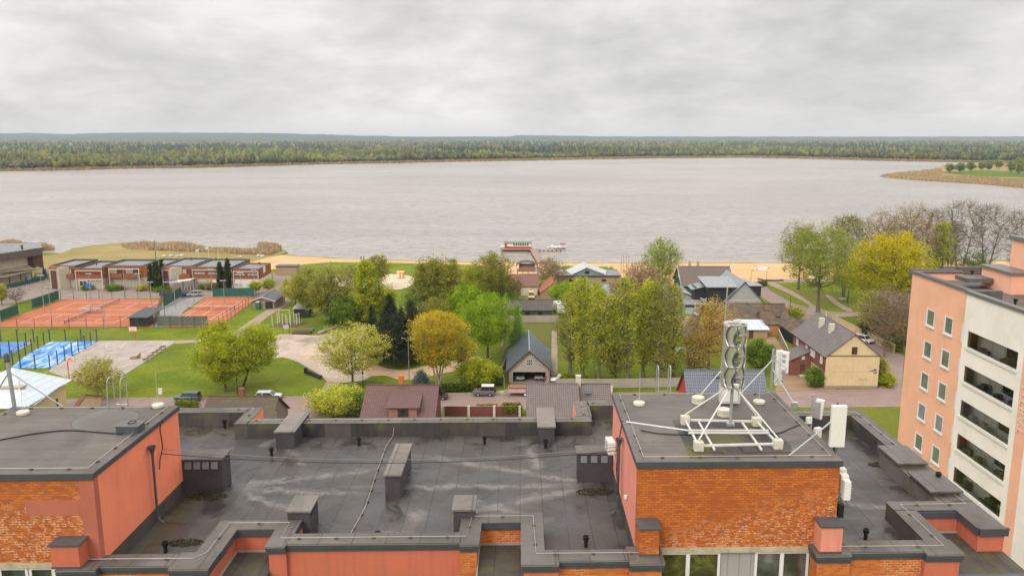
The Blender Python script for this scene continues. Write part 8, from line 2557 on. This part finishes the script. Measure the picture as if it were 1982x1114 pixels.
q=thing('stand','three step brown timber stand beside the notice board','bench',(x,y,0))
for i in range(3):
 m=MB();m.box(-2.4+.1*i,2.2+.1*i,-1.0+i*.75,-.35+i*.75,.35+i*.38,.45+i*.38);m.build('seat',plain('brown_stand_boards',(.16,.10,.08),.8,.2),q,local=True)
m=MB();m.box(-2.3,2.2,-.8,1.0,0,.34);m.build('base',M_DKBR,q,local=True)
x,y=g(607,641,0)
m=MB();m.lathe((x,y,0),[(.28,0),(.3,.7),(.32,.75),(.2,.9)],10);tag(m.build('litter_bin',plain('blue_grey_bin',(.09,.16,.2),.5,.1)),'blue grey litter bin right of the timber stand','bin')
a=g(618,646,0);b_=g(650,636,0)
m=MB();m.beam((a[0],a[1],.3),(b_[0],b_[1],.3),.9,.5);m.beam((a[0]+.8,a[1]+1.0,.55),(b_[0]+.5,b_[1]+.8,.55),.25,.3)
tag(m.build('concrete_ledge',M_COURT),'pale concrete skating ledge below the tall lamp','ledge')
def mound(name,label,px,py,R,h,m_,sy=.7,seed=1):
 x,y=g(px,py,0);rng=random.Random(seed)
 V,Fc=[],[]
 n,k=22,7
 for j in range(k+1):
  r=j/k
  for i in range(n):
   t=2*math.pi*i/n
   rr=R*r*(1+.12*math.sin(3*t+seed)+.06*math.sin(5*t))
   V.append((x+rr*math.cos(t),y+rr*sy*math.sin(t),.03+h*(math.cos(min(1,r)*math.pi)+1)/2*(1+.1*math.sin(4*t))))
 for j in range(k):
  for i in range(n):Fc.append((j*n+i,(j+1)*n+i,(j+1)*n+(i+1)%n,j*n+(i+1)%n))
 m=MB();m.add(V,Fc)
 return struct(m.build(name,m_,None,True),'structure',label)
mound('track_mound','sandy mound at the head of the bike track',716,632,3.5,1.6,M_TRACK,.8,1)
mound('track_mound','grassy mound',650,632,5.5,1.2,M_GRASS,.6,2)
mound('track_mound','grassy mound',695,622,6,1.4,M_GRASS,.6,3)
mound('skate_mound','smooth low concrete mound',610,692,3.2,.5,M_TRACK,.8,4)
mound('skate_mound','long sandy hump',625,677,4.8,.6,M_TRACK,.4,5)
mound('lawn_island','rounded grass island in the bike track',712,742,3.0,.5,M_GRASS,.5,6)
mound('lawn_island','oval grass island',868,695,3.0,.4,M_GRASS,.7,7)
a=g(594,722,0);b_=g(622,734,0)
m=MB();m.beam((a[0],a[1],.55),(b_[0],b_[1],.55),.5,.5);m.obox((a[0]-.2,a[1],.6),(.6,.7,1.2));m.beam((a[0],a[1]-.26,.1),(b_[0],b_[1]-.26,.1),.1,.2)
tag(m.build('skate_curb',plain('graffiti_black',(.04,.032,.032),.6,.4,2)),'long black painted curb at the lawn edge of the skate plaza','curb')
x,y=g(311,762,0)
q=thing('utility_box','small white utility box standing in the lawn','box',(x,y,0))
m=MB();m.box(-.35,.35,-.2,.2,0,1.0);m.build('case',M_WBOX,q,local=True)
m=MB();m.box(-.4,.4,-.25,.25,1.001,1.06);m.build('lid',M_CONC,q,local=True)
x,y=g(1182,760,0)
q=thing('utility_box','narrow white utility box at the long fence near the roof ladder','box',(x,y,0))
m=MB();m.box(-.3,.3,-.2,.2,0,1.3);m.build('case',M_WBOX,q,local=True)
m=MB();m.box(-.33,.33,-.23,.23,1.301,1.36);m.build('lid',M_CONC,q,local=True)
x,y=g(1537,791,0)
q=thing('utility_box','grey green street cabinet beside the road by the double antenna','box',(x,y,0))
m=MB();m.box(-.5,.5,-.25,.25,0,1.2);m.build('case',plain('grey_green_case',(.25,.28,.24),.6,.1),q,local=True)
m=MB();m.box(-.55,.55,-.3,.3,1.201,1.27);m.build('lid',M_CONC,q,local=True)
def parasol(px,pb,pt,mm,label,r=.28):
 x,y=g(px,pb,0);H=atY(px,pt,y)[1]
 q=thing('closed_parasol',label,'parasol',(x,y,0))
 m=MB();m.tube([(0,0,0),(0,0,H)],.035,6);m.build('pole',M_WBOX,q,local=True)
 m=MB();m.lathe((0,0,H*.35),[(r*.8,0),(r,.15),(r*.75,H*.3),(r*.4,H*.52),(.03,H*.66)],9);m.build('canopy',mm,q,local=True)
M_NAVYC=plain('navy_cloth',(.02,.02,.13),.8,.1);M_CREAMC=plain('cream_cloth',(.62,.56,.42),.85,.08)
parasol(52,558,531,M_NAVYC,'closed navy parasol in front of the pavilion terrace',.45)
parasol(90,545,518,M_NAVYC,'closed navy parasol nearest the clubhouse corner',.4)
parasol(86,540,513,M_NAVYC,'closed navy parasol at the end of the terrace fence',.4)
for i,(a,b_,t)in enumerate(((1082,519,508),(1086,521,511),(1107,519,508),(1151,520,510),(1156,521,511),(1173,520,509),(1178,521,512))):
 parasol(a,b_,t,M_CREAMC,('closed cream parasol farthest left on the beach lawn','lower closed cream parasol beside the farthest left one','single closed cream parasol left of the folded roof','closed cream parasol right of the folded roof','lower closed cream parasol right of the folded roof','closed cream parasol over the dark roof corner','closed cream parasol farthest right on the beach lawn')[i],.42)
x,y=g(775,538,0)
q=thing('beach_cabin','orange and white changing cabin on the sand court','cabin',(x,y,0))
m=MB();m.box(-1.1,1.1,-.9,.9,.2,2.0);m.build('wall',M_WBOX,q,local=True)
m=MB();m.box(-.2,.35,-.95,-.901,.25,2.0);m.box(.8,1.15,-.94,-.901,.25,2.0);m.box(1.101,1.14,-.9,.9,.25,2.0);m.build('door',plain('orange_paint',(.65,.25,.04),.6,.1),q,local=True)
m=MB();m.slab([(-1.3,-1.1,2.05),(1.3,-1.1,2.05),(1.3,1.1,2.3),(-1.3,1.1,2.3)],.08);m.build('roof',plain('amber_roof',(.62,.38,.16),.6,.1),q,local=True)
m=MB();x,y=g(1478,522,0)
m.add([(x-2.2,y-1,0),(x+2.2,y-1.2,0),(x+2.6,y+1,0),(x-2,y+1.2,0),(x-2.1,y-.8,1.7),(x+1.2,y-1,1.2),(x+1.4,y+.8,1.1),(x-2,y+.9,1.6)],[(0,3,2,1),(4,5,6,7),(0,1,5,4),(1,2,6,5),(2,3,7,6),(3,0,4,7)])
tag(m.build('tarpaulin_heap',M_WBOX),'white tarpaulin covered heap on the open sand','tarpaulin')
m=MB();m.tube([g(1467,541,0)+(.25,),g(1480,544,0)+(.25,),g(1500,544.5,0)+(.25,),g(1516,543.5,0)+(.25,)],.3,8)
tag(m.build('driftwood_log',M_DKBR),'long dark log lying along the upper edge of the beach','log')
x,y=g(1043,515,0)
q=thing('lifeguard_chair','orange lifeguard chair at the shore end of the pier','chair',(x+3.5,y+1,0))
m=MB();m.box(-.9,.9,-.4,.4,1.2,1.3);m.box(-.9,.9,.35,.42,1.3,2.2);m.build('seat',plain('orange_timber',(.55,.28,.1),.7,.1),q,local=True)
for a in(-.8,.8):
 for b_ in(-.35,.35):
  m=MB();m.box(a-.05,a+.05,b_-.05,b_+.05,0,1.2);m.build('leg',M_ORW,q,local=True)
rng=random.Random(9)
for i,(px,py)in enumerate(((318,497),(331,496),(343,497),(352,496),(465,498),(500,496),(508,497))):
 x,y=g(px,py,0);m=MB();m.ball((x,y,.3),.8+.3*rng.random(),7,5,.6)
 tag(m.build('boulder',plain('pale_boulder',(.5,.45,.4),.9,.2),None,True),('pale boulder leftmost behind the clubhouse roofs','second pale boulder behind the clubhouse roofs','third pale boulder behind the clubhouse roofs','fourth pale boulder behind the clubhouse roofs','pale boulder by the meadow edge nearest the sand','pale boulder beside the last one on the sand edge','last pale boulder on the sand edge')[i],'boulder','boulders behind the clubhouse')
M_PLANK=brick_mat('pier_planks',(.34,.25,.19),(.27,.2,.15),(.12,.09,.07),3.0,.2,.02)
q=thing('pier','T shaped timber pier reaching out from the beach to the houseboat','pier',(10,330,0))
A,Bp=g(1047,509,.3),g(1032,484,.3)
m=MB()
d=Vector((Bp[0]-A[0],Bp[1]-A[1]));L_=d.length;d.normalize();n_=Vector((-d.y,d.x))*1.35
m.slab([(A[0]-n_.x,A[1]-n_.y,.55),(A[0]+n_.x,A[1]+n_.y,.55),(Bp[0]+n_.x,Bp[1]+n_.y,.55),(Bp[0]-n_.x,Bp[1]-n_.y,.55)],.2)
m.build('gangway',M_TIMB,q)
yP=Bp[1]
x0=atY(969,484,yP)[0];x1=atY(1087,484,yP)[0];xm_=atY(1034,484,yP)[0]
box_part('deck',M_TIMB,q,(x0,xm_+2,yP,yP+2.4,.35,.6));box_part('deck',M_TIMB,q,(xm_+2.01,x1,yP,yP+1.6,.1,.3))
m=MB()
for i in range(15):
 xx=x0+.4+i*(x1-x0-1)/14
 m.box(xx,xx+.4,yP-.15,yP+.1,-1.2,.45)
for i in range(5):
 p_=Vector(A).lerp(Vector(Bp),.15+i*.2)
 for s in(-1,1):m.box(p_.x+s*n_.x-.15,p_.x+s*n_.x+.15,p_.y-.15,p_.y+.15,-1.2,.4)
m.build('piles',M_DARKSH,q)
hx0,hx1=atY(977,480,yP+4)[0],atY(1028,480,yP+4)[0]
q=thing('houseboat','red and white houseboat with green roof moored along the pier','boat',((hx0+hx1)/2,yP+4,-.3))
box_part('hull',M_DARKSH,q,(hx0-.6,hx1+.6,yP+2.5,yP+6,-.6,.5))
box_part('cabin',M_RED,q,(hx0,hx1,yP+2.7,yP+5.6,.5,3.0))
box_part('cabin_band',M_WBOX,q,(hx0+2.4,hx1-.1,yP+2.62,yP+2.695,1.45,2.95))
box_part('white_door',M_WBOX,q,(hx0+1.0,hx0+2.9,yP+2.60,yP+2.615,1.5,2.7))
m=MB();m.slab([(hx0-.2,yP+2.3,3.0),(hx1+.2,yP+2.3,3.0),(hx1+.2,yP+4.1,3.45),(hx0-.2,yP+4.1,3.45)],.12);m.slab([(hx0-.2,yP+6,3.0),(hx1+.2,yP+6,3.0),(hx1+.2,yP+4.1,3.45),(hx0-.2,yP+4.1,3.45)],.12);m.build('roof',M_GREENP,q)
for i in range(7):
 xx=hx0+3.6+i*(hx1-hx0-4.4)/7
 o=box_part('window',M_WBOX,q,(xx-.08,xx+.72,yP+2.58,yP+2.61,1.75,2.75));box_part('pane',M_GLASS,o,(xx,xx+.64,yP+2.56,yP+2.579,1.83,2.67))
def boat(px,py,Lb,label,hullm,name='motorboat'):
 x,y=g(px,py,-.3)
 q=thing(name,label,'boat',(x,y,-.3))
 n=9;V,Fc=[],[]
 for i in range(n):
  t=i/(n-1)
  w=.95*math.sin(math.pi*min(1,.32+.68*(1-t)))if t>.3 else .95
  xx=-Lb/2+Lb*t
  V+=[(xx,-w*.55,-.15),(xx,w*.55,-.15),(xx,w,.55+.25*t),(xx,-w,.55+.25*t)]
 for i in range(n-1):
  a=i*4;Fc+=[(a,a+4,a+5,a+1),(a+1,a+5,a+6,a+2),(a+3,a+7,a+4,a),(a+2,a+6,a+7,a+3)]
 Fc+=[(0,1,2,3),tuple((n-1)*4+k for k in(3,2,1,0))]
 m=MB();m.add(V,Fc);m.build('hull',hullm,q,local=True)
 m=MB();m.add([(-.6,-.6,.6),(.9,-.5,.7),(.9,.5,.7),(-.6,.6,.6),(-.4,-.45,1.25),(.3,-.4,1.25),(.3,.4,1.25),(-.4,.45,1.25)],[(4,5,6,7),(0,1,5,4),(1,2,6,5),(2,3,7,6),(3,0,4,7)]);m.build('cabin',M_WBOX,q,local=True)
 return q
boat(1069,480,4.2,'small white covered motorboat behind the low pier arm',M_WBOX)
q=boat(1083,481,5.2,'white motorboat with a wine red awning at the pier end',M_WBOX)
m=MB();m.box(.2,2.6,-.8,.8,1.9,2.2);m.build('awning',plain('wine_red_cloth',(.28,.03,.06),.8,.1),q,local=True)
m=MB();m.box(-2.6,2.5,-.97,-.9,.1,.4);m.build('stripe',M_MAROON,q,local=True)
q=boat(972,480,2.2,'little white dinghy at the left end of the houseboat',M_WBOX,'dinghy')
pole('blue_board_post','small square blue board on a post by the clubhouse','sign',174,577,552,.06,None)
x,y=g(174,577,0);m=MB();m.box(x-.9,x+.9,y-.1,y-.05,3.2,4.6);tag(m.build('blue_board',M_BLUEL),'square blue basketball board in front of the clubhouse','board')
for px,py,lab in((1629,582,'pale park bench under the trees beside the forked path'),):
 x,y=g(px,py,0)
 q=thing('park_bench',lab,'bench',(x,y,0),rad(-30))
 m=MB();m.box(-1,1,-.25,.25,.42,.48);m.build('seat',M_CONC,q,local=True)
 m=MB();m.box(-1,1,.25,.3,.5,.9);m.build('backrest',M_CONC,q,local=True)
 for s in(-1,1):
  m=MB();m.box(s*.8-.06,s*.8+.06,-.2,.25,0,.42);m.build('leg',M_DARKMET,q,local=True)
rng=random.Random(12)
m=MB()
for i in range(12):
 a=g(968+rng.random()*16,757+rng.random()*6,0)
 m.obox((a[0],a[1],.1+rng.random()*.1),(1.8,.12,.05),rng.uniform(-.3,.3))
struct(m.build('planks',M_CONC),'stuff','loose planks scattered by the trailer')
